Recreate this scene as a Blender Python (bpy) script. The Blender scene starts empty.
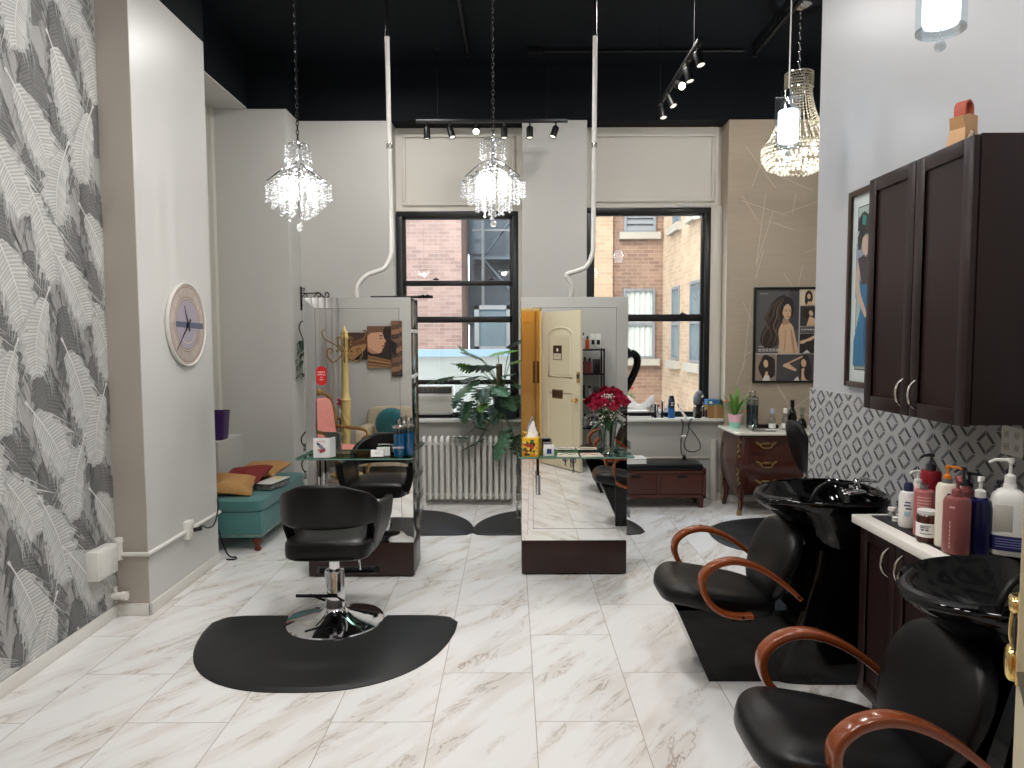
import bpy, bmesh, math, random
from mathutils import Vector, Matrix, Euler
R = math.radians
PI = math.pi
rnd = random.Random(7)
scene = bpy.context.scene
COL = scene.collection

# ------------------------------------------------------------------ materials
def new_mat(name):
    m = bpy.data.materials.new(name); m.use_nodes = True
    nt = m.node_tree; nt.nodes.clear()
    out = nt.nodes.new('ShaderNodeOutputMaterial')
    return m, nt, out

def lin(c):
    """sRGB 0-255 to linear"""
    r = []
    for v in c[:3]:
        v = v / 255.0
        r.append(v / 12.92 if v <= 0.04045 else ((v + 0.055) / 1.055) ** 2.4)
    return (r[0], r[1], r[2], 1.0)

def mat(name, rgb, rough=0.5, metal=0.0, spec=0.5, coat=0.0, trans=0.0, ior=1.45, emit=None, estr=0.0,
        var=0.0, vscale=8.0, bump=0.0, bscale=40.0, alpha=1.0, sheen=0.0, stretch=None):
    m, nt, out = new_mat(name)
    b = nt.nodes.new('ShaderNodeBsdfPrincipled')
    nt.links.new(b.outputs[0], out.inputs[0])
    c = lin(rgb)
    b.inputs['Base Color'].default_value = c
    b.inputs['Roughness'].default_value = rough
    b.inputs['Metallic'].default_value = metal
    b.inputs['Specular IOR Level'].default_value = spec
    b.inputs['Coat Weight'].default_value = coat
    b.inputs['Coat Roughness'].default_value = 0.05
    b.inputs['Transmission Weight'].default_value = trans
    b.inputs['IOR'].default_value = ior
    b.inputs['Alpha'].default_value = alpha
    b.inputs['Sheen Weight'].default_value = sheen
    if emit:
        b.inputs['Emission Color'].default_value = lin(emit)
        b.inputs['Emission Strength'].default_value = estr
    if var or bump:
        tc = nt.nodes.new('ShaderNodeTexCoord'); mp = nt.nodes.new('ShaderNodeMapping')
        nt.links.new(tc.outputs['Object'], mp.inputs[0])
        if stretch: mp.inputs['Scale'].default_value = stretch
    if var:
        n = nt.nodes.new('ShaderNodeTexNoise'); n.inputs['Scale'].default_value = vscale
        n.inputs['Detail'].default_value = 5
        nt.links.new(mp.outputs[0], n.inputs['Vector'])
        mx = nt.nodes.new('ShaderNodeMix'); mx.data_type = 'RGBA'
        mx.inputs[6].default_value = tuple(min(1, v * (1 - var)) for v in c[:3]) + (1,)
        mx.inputs[7].default_value = tuple(min(1, v * (1 + var)) for v in c[:3]) + (1,)
        nt.links.new(n.outputs['Fac'], mx.inputs[0]); nt.links.new(mx.outputs[2], b.inputs['Base Color'])
    if bump:
        n2 = nt.nodes.new('ShaderNodeTexNoise'); n2.inputs['Scale'].default_value = bscale
        n2.inputs['Detail'].default_value = 3
        nt.links.new(mp.outputs[0], n2.inputs['Vector'])
        bp = nt.nodes.new('ShaderNodeBump'); bp.inputs['Strength'].default_value = bump
        bp.inputs['Distance'].default_value = 0.02
        nt.links.new(n2.outputs['Fac'], bp.inputs['Height']); nt.links.new(bp.outputs[0], b.inputs['Normal'])
    return m

def mat_marble_floor():
    m, nt, out = new_mat('marble_tile')
    N = nt.nodes.new; L = nt.links.new
    b = N('ShaderNodeBsdfPrincipled'); L(b.outputs[0], out.inputs[0])
    b.inputs['Roughness'].default_value = 0.22
    b.inputs['Specular IOR Level'].default_value = 0.45
    tc = N('ShaderNodeTexCoord')
    sep = N('ShaderNodeSeparateXYZ'); L(tc.outputs['Object'], sep.inputs[0])
    # tiles 0.455 wide (x), 0.92 long (y), every second column shifted by half a tile
    comb = N('ShaderNodeCombineXYZ')
    ay = N('ShaderNodeMath'); ay.operation = 'ADD'; L(sep.outputs['Y'], ay.inputs[0]); ay.inputs[1].default_value = 0.17 + 9.2
    ax = N('ShaderNodeMath'); ax.operation = 'ADD'; L(sep.outputs['X'], ax.inputs[0]); ax.inputs[1].default_value = -0.10 + 0.455 * 20
    L(ay.outputs[0], comb.inputs[0]); L(ax.outputs[0], comb.inputs[1])
    br = N('ShaderNodeTexBrick'); L(comb.outputs[0], br.inputs['Vector'])
    br.offset = 0.5; br.offset_frequency = 2; br.squash = 1.0
    br.inputs['Scale'].default_value = 1.0
    br.inputs['Brick Width'].default_value = 0.92
    br.inputs['Row Height'].default_value = 0.455
    br.inputs['Mortar Size'].default_value = 0.0022
    br.inputs['Mortar Smooth'].default_value = 0.1
    br.inputs['Bias'].default_value = 0.0
    br.inputs['Color1'].default_value = (0, 0, 0, 1); br.inputs['Color2'].default_value = (1, 1, 1, 1)
    br.inputs['Mortar'].default_value = (0.5, 0.5, 0.5, 1)
    # per tile offset for the veining
    off = N('ShaderNodeVectorMath'); off.operation = 'SCALE'
    L(br.outputs['Color'], off.inputs[0]); off.inputs['Scale'].default_value = 7.3
    add = N('ShaderNodeVectorMath'); L(tc.outputs['Object'], add.inputs[0]); L(off.outputs[0], add.inputs[1])
    mp = N('ShaderNodeMapping'); mp.inputs['Rotation'].default_value = (0, 0, R(-52)); mp.inputs['Scale'].default_value = (1.0, 4.6, 1)
    rot = N('ShaderNodeMapping'); rot.inputs['Rotation'].default_value = (0, 0, R(-55))
    L(add.outputs[0], rot.inputs[0])
    sc = N('ShaderNodeMapping'); sc.inputs['Scale'].default_value = (1.15, 5.2, 1)
    L(rot.outputs[0], sc.inputs[0])
    n1 = N('ShaderNodeTexNoise'); n1.inputs['Scale'].default_value = 1.7; n1.inputs['Detail'].default_value = 9
    n1.inputs['Roughness'].default_value = 0.62; n1.inputs['Distortion'].default_value = 0.6
    L(sc.outputs[0], n1.inputs['Vector'])
    # thin veins: |noise-0.5| small
    s1 = N('ShaderNodeMath'); s1.operation = 'SUBTRACT'; L(n1.outputs['Fac'], s1.inputs[0]); s1.inputs[1].default_value = 0.5
    a1 = N('ShaderNodeMath'); a1.operation = 'ABSOLUTE'; L(s1.outputs[0], a1.inputs[0])
    r1 = N('ShaderNodeValToRGB'); L(a1.outputs[0], r1.inputs[0])
    r1.color_ramp.elements[0].position = 0.0; r1.color_ramp.elements[0].color = (1, 1, 1, 1)
    r1.color_ramp.elements[1].position = 0.022; r1.color_ramp.elements[1].color = (0, 0, 0, 1)
    # mask so that veins come and go
    n2 = N('ShaderNodeTexNoise'); n2.inputs['Scale'].default_value = 1.5; n2.inputs['Detail'].default_value = 4
    L(sc.outputs[0], n2.inputs['Vector'])
    r2 = N('ShaderNodeValToRGB'); L(n2.outputs['Fac'], r2.inputs[0])
    r2.color_ramp.elements[0].position = 0.44; r2.color_ramp.elements[0].color = (0, 0, 0, 1)
    r2.color_ramp.elements[1].position = 0.68; r2.color_ramp.elements[1].color = (1, 1, 1, 1)
    mul = N('ShaderNodeMath'); mul.operation = 'MULTIPLY'; L(r1.outputs[0], mul.inputs[0]); L(r2.outputs[0], mul.inputs[1])
    # soft clouding
    cl = N('ShaderNodeMix'); cl.data_type = 'RGBA'
    cl.inputs[6].default_value = lin((236, 236, 235)); cl.inputs[7].default_value = lin((220, 216, 210))
    L(r2.outputs[0], cl.inputs[0])
    ve = N('ShaderNodeMix'); ve.data_type = 'RGBA'; L(mul.outputs[0], ve.inputs[0])
    L(cl.outputs[2], ve.inputs[6]); ve.inputs[7].default_value = lin((166, 152, 140))
    gr = N('ShaderNodeMix'); gr.data_type = 'RGBA'; L(br.outputs['Fac'], gr.inputs[0])
    L(ve.outputs[2], gr.inputs[6]); gr.inputs[7].default_value = lin((178, 172, 164))
    L(gr.outputs[2], b.inputs['Base Color'])
    return m

def mat_brick(name, c1, c2, mortar, sc=1.0):
    m, nt, out = new_mat(name)
    N = nt.nodes.new; L = nt.links.new
    b = N('ShaderNodeBsdfPrincipled'); L(b.outputs[0], out.inputs[0]); b.inputs['Roughness'].default_value = 0.9
    tc = N('ShaderNodeTexCoord'); sep = N('ShaderNodeSeparateXYZ'); L(tc.outputs['Object'], sep.inputs[0])
    sm = N('ShaderNodeMath'); L(sep.outputs['X'], sm.inputs[0]); L(sep.outputs['Y'], sm.inputs[1])
    cb = N('ShaderNodeCombineXYZ'); L(sm.outputs[0], cb.inputs[0]); L(sep.outputs['Z'], cb.inputs[1])
    br = N('ShaderNodeTexBrick'); L(cb.outputs[0], br.inputs['Vector'])
    br.inputs['Scale'].default_value = sc
    br.inputs['Brick Width'].default_value = 0.215; br.inputs['Row Height'].default_value = 0.072
    br.inputs['Mortar Size'].default_value = 0.005; br.inputs['Bias'].default_value = 0.0
    br.inputs['Color1'].default_value = lin(c1); br.inputs['Color2'].default_value = lin(c2)
    br.inputs['Mortar'].default_value = lin(mortar)
    n = N('ShaderNodeTexNoise'); n.inputs['Scale'].default_value = 1.6; n.inputs['Detail'].default_value = 6
    L(tc.outputs['Object'], n.inputs['Vector'])
    mx = N('ShaderNodeMix'); mx.data_type = 'RGBA'; mx.blend_type = 'MULTIPLY'; mx.inputs[0].default_value = 0.5
    rp = N('ShaderNodeValToRGB'); rp.color_ramp.elements[0].position = 0.3; rp.color_ramp.elements[1].position = 0.7
    rp.color_ramp.elements[0].color = (0.6, 0.6, 0.6, 1)
    L(n.outputs['Fac'], rp.inputs[0]); L(br.outputs['Color'], mx.inputs[6]); L(rp.outputs[0], mx.inputs[7])
    L(mx.outputs[2], b.inputs['Base Color'])
    return m

def mat_wood(name, c1, c2, rough=0.35, axis='Z', scale=6.0, coat=0.0):
    m, nt, out = new_mat(name)
    N = nt.nodes.new; L = nt.links.new
    b = N('ShaderNodeBsdfPrincipled'); L(b.outputs[0], out.inputs[0])
    b.inputs['Roughness'].default_value = rough; b.inputs['Coat Weight'].default_value = coat
    b.inputs['Specular IOR Level'].default_value = 0.35
    tc = N('ShaderNodeTexCoord'); mp = N('ShaderNodeMapping'); L(tc.outputs['Object'], mp.inputs[0])
    s = {'X': (0.08, 1, 1), 'Y': (1, 0.08, 1), 'Z': (1, 1, 0.08)}[axis]
    mp.inputs['Scale'].default_value = tuple(v * scale * 4 for v in s)
    n = N('ShaderNodeTexNoise'); n.inputs['Scale'].default_value = 1.6; n.inputs['Detail'].default_value = 6
    n.inputs['Distortion'].default_value = 0.8
    L(mp.outputs[0], n.inputs['Vector'])
    mx = N('ShaderNodeMix'); mx.data_type = 'RGBA'; mx.inputs[6].default_value = lin(c1); mx.inputs[7].default_value = lin(c2)
    L(n.outputs['Fac'], mx.inputs[0]); L(mx.outputs[2], b.inputs['Base Color'])
    return m

def mat_glass_sheet(name, tint=(235, 245, 240), fac=0.08, rough=0.0):
    """thin clear sheet: see-through with a weak mirror reflection"""
    m, nt, out = new_mat(name)
    N = nt.nodes.new; L = nt.links.new
    t = N('ShaderNodeBsdfTransparent'); t.inputs[0].default_value = lin(tint)
    g = N('ShaderNodeBsdfGlossy'); g.inputs['Roughness'].default_value = rough
    mx = N('ShaderNodeMixShader'); mx.inputs[0].default_value = fac
    L(t.outputs[0], mx.inputs[1]); L(g.outputs[0], mx.inputs[2]); L(mx.outputs[0], out.inputs[0])
    return m

def mat_crystal(name, dens=0.45, tint=(255, 255, 255)):
    """cut glass beads: part clear, part glossy, part lit through"""
    m, nt, out = new_mat(name)
    N = nt.nodes.new; L = nt.links.new
    t = N('ShaderNodeBsdfTransparent')
    g = N('ShaderNodeBsdfGlossy'); g.inputs['Roughness'].default_value = 0.08; g.inputs[0].default_value = (.75, .75, .75, 1)
    tr = N('ShaderNodeBsdfTranslucent'); tr.inputs[0].default_value = lin(tint)
    d = N('ShaderNodeMixShader'); d.inputs[0].default_value = 0.35
    L(tr.outputs[0], d.inputs[1]); L(g.outputs[0], d.inputs[2])
    mx = N('ShaderNodeMixShader'); mx.inputs[0].default_value = dens
    L(t.outputs[0], mx.inputs[1]); L(d.outputs[0], mx.inputs[2]); L(mx.outputs[0], out.inputs[0])
    return m

def mat_emit(name, rgb, s):
    m, nt, out = new_mat(name)
    e = nt.nodes.new('ShaderNodeEmission'); e.inputs[0].default_value = lin(rgb); e.inputs[1].default_value = s
    nt.links.new(e.outputs[0], out.inputs[0]); return m

def mat_linen(name, c1, c2):
    m, nt, out = new_mat(name)
    N = nt.nodes.new; L = nt.links.new
    b = N('ShaderNodeBsdfPrincipled'); L(b.outputs[0], out.inputs[0]); b.inputs['Roughness'].default_value = 0.7
    tc = N('ShaderNodeTexCoord'); mp = N('ShaderNodeMapping'); L(tc.outputs['Object'], mp.inputs[0])
    mp.inputs['Scale'].default_value = (3, 3, 60)
    n = N('ShaderNodeTexNoise'); n.inputs['Scale'].default_value = 2.0; n.inputs['Detail'].default_value = 4
    L(mp.outputs[0], n.inputs['Vector'])
    mx = N('ShaderNodeMix'); mx.data_type = 'RGBA'; mx.inputs[6].default_value = lin(c1); mx.inputs[7].default_value = lin(c2)
    L(n.outputs['Fac'], mx.inputs[0]); L(mx.outputs[2], b.inputs['Base Color'])
    return m

M = {}
M['floor'] = mat_marble_floor()
M['paint'] = mat('wall_paint_grey', (196, 195, 190), 0.55, var=0.04, vscale=1.5)
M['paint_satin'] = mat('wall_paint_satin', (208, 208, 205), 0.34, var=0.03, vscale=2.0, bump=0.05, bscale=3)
M['paint_shaded'] = mat('wall_paint_shaded', (176, 168, 158), 0.5, var=0.03, vscale=1.5)  # pier front with its shade put into the colour; satin side faces the lights
M['paint_white'] = mat('wall_paint_white', (190, 192, 195), 0.4, var=0.02, vscale=2)
M['paint_cream'] = mat('paint_cream_trim', (212, 208, 198), 0.45)
M['black_paint'] = mat('ceiling_black', (19, 22, 26), 0.7, spec=0.12, var=0.1, vscale=2)
M['black_metal'] = mat('black_metal', (12, 12, 13), 0.4, spec=0.35)
M['frame_black'] = mat('window_black', (22, 22, 22), 0.35)
M['white_gloss'] = mat('white_enamel', (226, 224, 218), 0.3)
M['white_plastic'] = mat('white_plastic', (232, 231, 226), 0.4)
M['white_paper'] = mat('white_paper', (240, 239, 236), 0.7)
M['chrome'] = mat('chrome', (225, 225, 228), 0.06, metal=1)
M['steel'] = mat('brushed_steel', (200, 196, 190), 0.25, metal=1)
M['brass'] = mat('brass', (232, 204, 136), 0.2, metal=1)
M['gold'] = mat('antique_gold', (142, 114, 68), 0.5, metal=0.45, var=0.25, vscale=30)
M['mirror'] = mat('mirror_silver', (246, 247, 246), 0.0, metal=1)
M['vinyl'] = mat('black_vinyl', (13, 13, 14), 0.34, spec=0.34, bump=0.08, bscale=160)
M['rubber'] = mat('black_rubber_mat', (26, 27, 28), 0.42, spec=0.4, bump=0.15, bscale=300)
M['gloss_black'] = mat('gloss_black', (5, 5, 6), 0.06, spec=0.45, coat=0.0)
M['armwood'] = mat_wood('cherry_armrest', (146, 74, 34), (118, 54, 22), 0.22, 'X', 3, coat=0.6)
M['darkwood'] = mat_wood('espresso_wood', (40, 25, 24), (32, 19, 19), 0.34, 'Z', 5, coat=0.0)
M['darkwood_h'] = mat_wood('espresso_wood_laminate', (54, 34, 29), (36, 22, 19), 0.35, 'Z', 6, coat=0.1)
M['benchwood'] = mat_wood('mahogany_bench', (92, 52, 44), (74, 40, 35), 0.35, 'X', 4)
M['bombewood'] = mat_wood('mahogany_chest', (84, 40, 28), (54, 24, 18), 0.25, 'Z', 4, coat=0.4)
M['marble'] = mat('marble_top', (232, 226, 212), 0.18, var=0.06, vscale=7)
M['quartz'] = mat('white_quartz', (236, 232, 224), 0.22, var=0.04, vscale=5)
M['glass_pane'] = mat_glass_sheet('window_glass', (240, 246, 246), 0.07)
M['glass_shelf'] = mat_glass_sheet('green_shelf_glass', (178, 214, 202), 0.12)
M['glass_edge'] = mat('green_glass_edge', (92, 132, 120), 0.15, spec=0.6)
M['acrylic'] = mat_glass_sheet('clear_acrylic', (225, 228, 228), 0.16)
M['jar_glass'] = mat_glass_sheet('jar_glass', (232, 238, 240), 0.07)
M['vase_glass'] = mat_glass_sheet('vase_glass', (226, 232, 230), 0.22)
M['pend_glass'] = mat_glass_sheet('pendant_glass', (244, 249, 252), 0.09)
M['crystal'] = mat_crystal('crystal_beads', 0.74, (232, 234, 234))
M['crystal_w'] = mat_crystal('crystal_beads_warm', 0.76, (240, 232, 210))
M['bulb'] = mat_emit('bulb_glow', (255, 252, 244), 7.0)
M['spot_glow'] = mat_emit('spot_glow', (255, 246, 222), 18.0)
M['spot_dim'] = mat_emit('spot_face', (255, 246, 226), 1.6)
M['pend_core'] = mat_emit('pendant_core', (238, 246, 255), 4.5)
M['teal'] = mat('teal_linen', (74, 122, 120), 0.8, var=0.12, vscale=60, bump=0.1, bscale=200, sheen=0.2)
M['teal_pillow'] = mat('teal_velvet', (20, 96, 104), 0.6, var=0.15, vscale=30, sheen=0.3)
M['gold_fabric'] = mat('gold_sequin_fabric', (186, 140, 84), 0.4, metal=0.3, var=0.4, vscale=90, bump=0.4, bscale=120)
M['red_fabric'] = mat('dark_red_fabric', (120, 30, 26), 0.7, var=0.15, vscale=40, bump=0.2, bscale=150)
M['purple'] = mat('purple_plastic', (58, 24, 84), 0.3)
M['beige_fabric'] = mat('beige_fabric', (176, 164, 142), 0.85, var=0.08, vscale=30)
M['pink_fabric'] = mat('pink_brocade', (214, 140, 130), 0.7, var=0.2, vscale=40)
M['silver_fabric'] = mat('silver_satin', (186, 183, 180), 0.3, metal=0.55)
M['leaf'] = mat('leaf_green', (32, 64, 35), 0.35, var=0.25, vscale=12)
M['leaf_light'] = mat('leaf_bright', (92, 140, 52), 0.4, var=0.2, vscale=12)
M['leaf_pale'] = mat('leaf_pale', (78, 116, 88), 0.3, var=0.15, vscale=12)
M['stem'] = mat('stem_green', (72, 98, 54), 0.5)
M['moss'] = mat('moss_pole', (98, 70, 48), 0.95, var=0.3, vscale=60, bump=0.5, bscale=80)
M['pot_green'] = mat('dark_green_pot', (46, 66, 60), 0.4)
M['terra'] = mat('soil', (52, 38, 28), 0.95)
M['rose'] = mat('rose_petals', (176, 22, 62), 0.55, var=0.25, vscale=40)
M['rose_b'] = mat('rose_petals_light', (204, 50, 96), 0.55, var=0.25, vscale=40)
M['rose_pink'] = mat('pink_petals', (220, 40, 110), 0.5)
M['white_flower'] = mat('white_blossom', (226, 214, 206), 0.7)
M['redwood_leg'] = mat_wood('red_wood_leg', (110, 48, 30), (84, 34, 20), 0.3, 'Z', 4)
M['cardboard'] = mat('cardboard', (150, 116, 72), 0.85, var=0.06, vscale=12)
M['door_cream'] = mat('door_cream', (214, 206, 178), 0.4)
M['hall_yellow'] = mat('hall_paint', (222, 184, 112), 0.5)
M['tan_panel'] = mat_linen('tan_wallpaper', (182, 168, 148), (166, 152, 134))
M['tan_line'] = mat('tan_wallpaper_line', (206, 197, 182), 0.5)
M['wp_bg'] = mat('feather_ground', (166, 166, 164), 0.6, var=0.08, vscale=3)
M['wp_dark'] = mat('feather_dark', (122, 122, 121), 0.6)
M['wp_dark2'] = mat('feather_dark_barb', (104, 104, 104), 0.6)
M['wp_light'] = mat('feather_light', (176, 177, 175), 0.6)
M['wp_light2'] = mat('feather_light_barb', (208, 209, 206), 0.6)
M['wp_white'] = mat('feather_quill', (220, 220, 217), 0.5)
M['tile_w'] = mat('tile_white', (182, 183, 182), 0.2, var=0.05, vscale=14)
M['tile_c'] = mat('tile_centre', (176, 177, 177), 0.2, var=0.12, vscale=18)
M['tile_g1'] = mat('tile_grey', (116, 118, 122), 0.2, var=0.1, vscale=18)
M['tile_g2'] = mat('tile_dark_grey', (82, 85, 90), 0.2, var=0.1, vscale=18)
M['brick_pink'] = mat_brick('brick_pink', (140, 110, 98), (118, 92, 82), (142, 122, 110))
M['brick_tan'] = mat_brick('brick_tan', (142, 108, 86), (120, 88, 70), (150, 130, 110))
M['brick_cream'] = mat_brick('brick_cream', (172, 144, 114), (158, 127, 99), (172, 152, 128))
M['stone'] = mat('stone_cream', (150, 138, 122), 0.8, var=0.08, vscale=3)
M['ext_white'] = mat('exterior_white', (124, 120, 110), 0.8, var=0.06, vscale=2)
M['ext_blue'] = mat('coping_blue', (112, 126, 132), 0.6)
M['ext_grey'] = mat('steel_blue_grey', (84, 89, 94), 0.5, var=0.12, vscale=2)
M['ext_dark'] = mat('dark_window_glass', (60, 68, 74), 0.15)
M['ext_glass'] = mat('light_window_glass', (84, 94, 98), 0.2, var=0.15, vscale=3)
M['ext_metal'] = mat('window_metal', (112, 110, 108), 0.5)
M['blind'] = mat('blind_cream', (176, 174, 162), 0.7)
M['dark_recess'] = mat('fire_escape_steel', (74, 80, 86), 0.5)

def flat(name, rgb, rough=0.55):
    if name not in M: M[name] = mat(name, rgb, rough)
    return M[name]

# ------------------------------------------------------------------ mesh helper
def spline(pts, k=6, closed=False):
    P = [Vector(p) for p in pts]; n = len(P); out = []
    rng = range(n if closed else n - 1)
    for i in rng:
        if closed: a, b, c, d = P[(i - 1) % n], P[i], P[(i + 1) % n], P[(i + 2) % n]
        else: a, b, c, d = P[max(i - 1, 0)], P[i], P[i + 1], P[min(i + 2, n - 1)]
        for j in range(k):
            t = j / k
            out.append(0.5 * ((2 * b) + (c - a) * t + (2 * a - 5 * b + 4 * c - d) * t * t + (3 * b - a - 3 * c + d) * t ** 3))
    if not closed: out.append(P[-1])
    return out

class MB:
    def __init__(s, *mats):
        s.v = []; s.f = []; s.mi = []; s.mats = list(mats); s.m = 0; s.T = None
    def slot(s, m):
        if m not in s.mats: s.mats.append(m)
        s.m = s.mats.index(m); return s
    def V(s, p):
        p = Vector(p)
        if s.T is not None: p = s.T @ p
        s.v.append(p); return len(s.v) - 1
    def F(s, idx): s.f.append(tuple(idx)); s.mi.append(s.m)
    def poly(s, pts): s.F([s.V(p) for p in pts])
    def box(s, x0, x1, y0, y1, z0, z1, bev=0.0, seg=2):
        if bev <= 0:
            i = [s.V(p) for p in ((x0, y0, z0), (x1, y0, z0), (x1, y1, z0), (x0, y1, z0), (x0, y0, z1), (x1, y0, z1), (x1, y1, z1), (x0, y1, z1))]
            for q in ((0, 3, 2, 1), (4, 5, 6, 7), (0, 1, 5, 4), (1, 2, 6, 5), (2, 3, 7, 6), (3, 0, 4, 7)): s.F([i[k] for k in q])
            return
        bm = bmesh.new(); bmesh.ops.create_cube(bm, size=1)
        for v in bm.verts:
            v.co = Vector(((x0 + x1) / 2 + v.co.x * (x1 - x0), (y0 + y1) / 2 + v.co.y * (y1 - y0), (z0 + z1) / 2 + v.co.z * (z1 - z0)))
        bev = min(bev, 0.49 * min(abs(x1 - x0), abs(y1 - y0), abs(z1 - z0)))
        bmesh.ops.bevel(bm, geom=bm.edges[:], offset=bev, segments=seg, affect='EDGES', profile=0.5)
        s.add_bm(bm)
    def add_bm(s, bm):
        bm.verts.index_update(); base = {}
        for v in bm.verts: base[v.index] = s.V(v.co)
        for f in bm.faces: s.F([base[v.index] for v in f.verts])
        bm.free()
    def cyl(s, p0, p1, r0, r1=None, n=16, cap=True):
        s.tube([p0, p1], [r0, r0 if r1 is None else r1], n, cap)
    def tube(s, pts, r, n=8, cap=True, closed=False):
        P = [Vector(p) for p in pts]; k = len(P)
        rr = r if isinstance(r, (list, tuple)) else [r] * k
        rings = []; up = None
        for i in range(k):
            if closed: t = P[(i + 1) % k] - P[i - 1]
            else: t = P[min(i + 1, k - 1)] - P[max(i - 1, 0)]
            if t.length < 1e-9: t = Vector((0, 0, 1))
            t.normalize()
            if up is None:
                a = Vector((0, 0, 1)) if abs(t.z) < 0.9 else Vector((1, 0, 0))
                up = (a - t * a.dot(t)).normalized()
            else:
                up = up - t * up.dot(t)
                if up.length < 1e-6: up = t.orthogonal()
                up.normalize()
            sd = t.cross(up)
            rings.append([s.V(P[i] + (up * math.cos(2 * PI * j / n) + sd * math.sin(2 * PI * j / n)) * rr[i]) for j in range(n)])
        for i in range(k if closed else k - 1):
            A, B = rings[i], rings[(i + 1) % k]
            for j in range(n): s.F((A[j], A[(j + 1) % n], B[(j + 1) % n], B[j]))
        if cap and not closed:
            s.F(rings[0][::-1]); s.F(rings[-1])
    def sweep(s, pts, sect, side, closed=False):
        """sweep a 2-D section (a along `side`, b along the normal) along pts"""
        P = [Vector(p) for p in pts]; k = len(P); side = Vector(side).normalized(); rings = []
        for i in range(k):
            if closed: t = P[(i + 1) % k] - P[i - 1]
            else: t = P[min(i + 1, k - 1)] - P[max(i - 1, 0)]
            nrm = t.cross(side).normalized()
            sc = sect(i / max(1, k - 1)) if callable(sect) else sect
            rings.append([s.V(P[i] + side * a + nrm * b) for a, b in sc])
        n = len(rings[0])
        for i in range(k if closed else k - 1):
            A, B = rings[i], rings[(i + 1) % k]
            for j in range(n): s.F((A[j], A[(j + 1) % n], B[(j + 1) % n], B[j]))
        if not closed: s.F(rings[0][::-1]); s.F(rings[-1])
    def lathe(s, prof, n=24, c=(0, 0, 0)):
        c = Vector(c); rings = []
        for r, z in prof:
            if r < 1e-6: rings.append([s.V(c + Vector((0, 0, z)))])
            else: rings.append([s.V(c + Vector((r * math.cos(2 * PI * j / n), r * math.sin(2 * PI * j / n), z))) for j in range(n)])
        for A, B in zip(rings, rings[1:]):
            for j in range(n):
                q = [A[j % len(A)], A[(j + 1) % len(A)], B[(j + 1) % len(B)], B[j % len(B)]]
                u = []
                for x in q:
                    if x not in u: u.append(x)
                if len(u) > 2: s.F(u)
        if len(rings[0]) > 1: s.F(rings[0][::-1])
        if len(rings[-1]) > 1: s.F(rings[-1])
    def loft(s, rings, cap0=True, cap1=True, closed=True):
        I = [[s.V(p) for p in r] for r in rings]; n = len(I[0])
        for A, B in zip(I, I[1:]):
            for j in range(n if closed else n - 1): s.F((A[j], A[(j + 1) % n], B[(j + 1) % n], B[j]))
        if cap0: s.F(I[0][::-1])
        if cap1: s.F(I[-1])
    def prism(s, pts, fn0, fn1):
        """pts 2-D outline; fn0/fn1 map it to the two end faces"""
        s.loft([[fn0(*p) for p in pts], [fn1(*p) for p in pts]])
    def sell(s, c, a, b, d, e1=0.5, e2=0.5, nu=20, nv=12, rot=None, warp=None):
        """superellipsoid cushion"""
        c = Vector(c)
        sp = lambda x, e: math.copysign(abs(x) ** e, x)
        rings = []
        for i in range(nv + 1):
            eta = -PI / 2 + PI * i / nv
            row = []
            for j in range(nu):
                w = 2 * PI * j / nu
                p = Vector((a * sp(math.cos(eta), e1) * sp(math.cos(w), e2), b * sp(math.cos(eta), e1) * sp(math.sin(w), e2), d * sp(math.sin(eta), e1)))
                if warp: p = Vector(warp(p))
                if rot: p = rot @ p
                row.append(s.V(c + p))
            rings.append(row)
        for A, B in zip(rings, rings[1:]):
            for j in range(nu): s.F((A[j], A[(j + 1) % nu], B[(j + 1) % nu], B[j]))
    def ball(s, c, r, n=12, sc=(1, 1, 1)):
        s.sell(c, r * sc[0], r * sc[1], r * sc[2], 1, 1, n, max(6, n // 2 + 2))
    def build(s, name, parent=None, smooth=35, loc=(0, 0, 0)):
        me = bpy.data.meshes.new(name)
        me.from_pydata([tuple(v) for v in s.v], [], s.f)
        for m in s.mats: me.materials.append(m)
        me.polygons.foreach_set('material_index', s.mi)
        bm = bmesh.new(); bm.from_mesh(me)
        bmesh.ops.remove_doubles(bm, verts=bm.verts[:], dist=1e-6)
        bmesh.ops.recalc_face_normals(bm, faces=bm.faces[:])
        bm.to_mesh(me); bm.free()
        if smooth:
            me.polygons.foreach_set('use_smooth', [True] * len(me.polygons))
            me.set_sharp_from_angle(angle=R(smooth))
        me.update()
        o = bpy.data.objects.new(name, me); COL.objects.link(o)
        o.location = loc
        if parent: o.parent = parent
        return o

def tag(o, label=None, cat=None, group=None, kind=None):
    if label: o['label'] = label
    if cat: o['category'] = cat
    if group: o['group'] = group
    if kind: o['kind'] = kind
    return o
def thing(name, label, cat, loc=(0, 0, 0), rotz=0.0, group=None):
    o = bpy.data.objects.new(name, None); COL.objects.link(o)
    o.empty_display_size = 0.05
    o.location = loc; o.rotation_euler = (0, 0, rotz)
    return tag(o, label, cat, group)
def struct(o, label=None, cat=None):
    return tag(o, label, cat, kind='structure')
def copy_tree(o, parent=None):
    c = o.copy(); COL.objects.link(c)
    if parent is not None: c.parent = parent
    for ch in [x for x in bpy.data.objects if x.parent == o]: copy_tree(ch, c)
    return c
def sbox(name, x0, x1, y0, y1, z0, z1, m, label=None, cat=None, bev=0.0):
    b = MB(M[m] if isinstance(m, str) else m); b.box(x0, x1, y0, y1, z0, z1, bev)
    return struct(b.build(name), label, cat)
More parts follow.
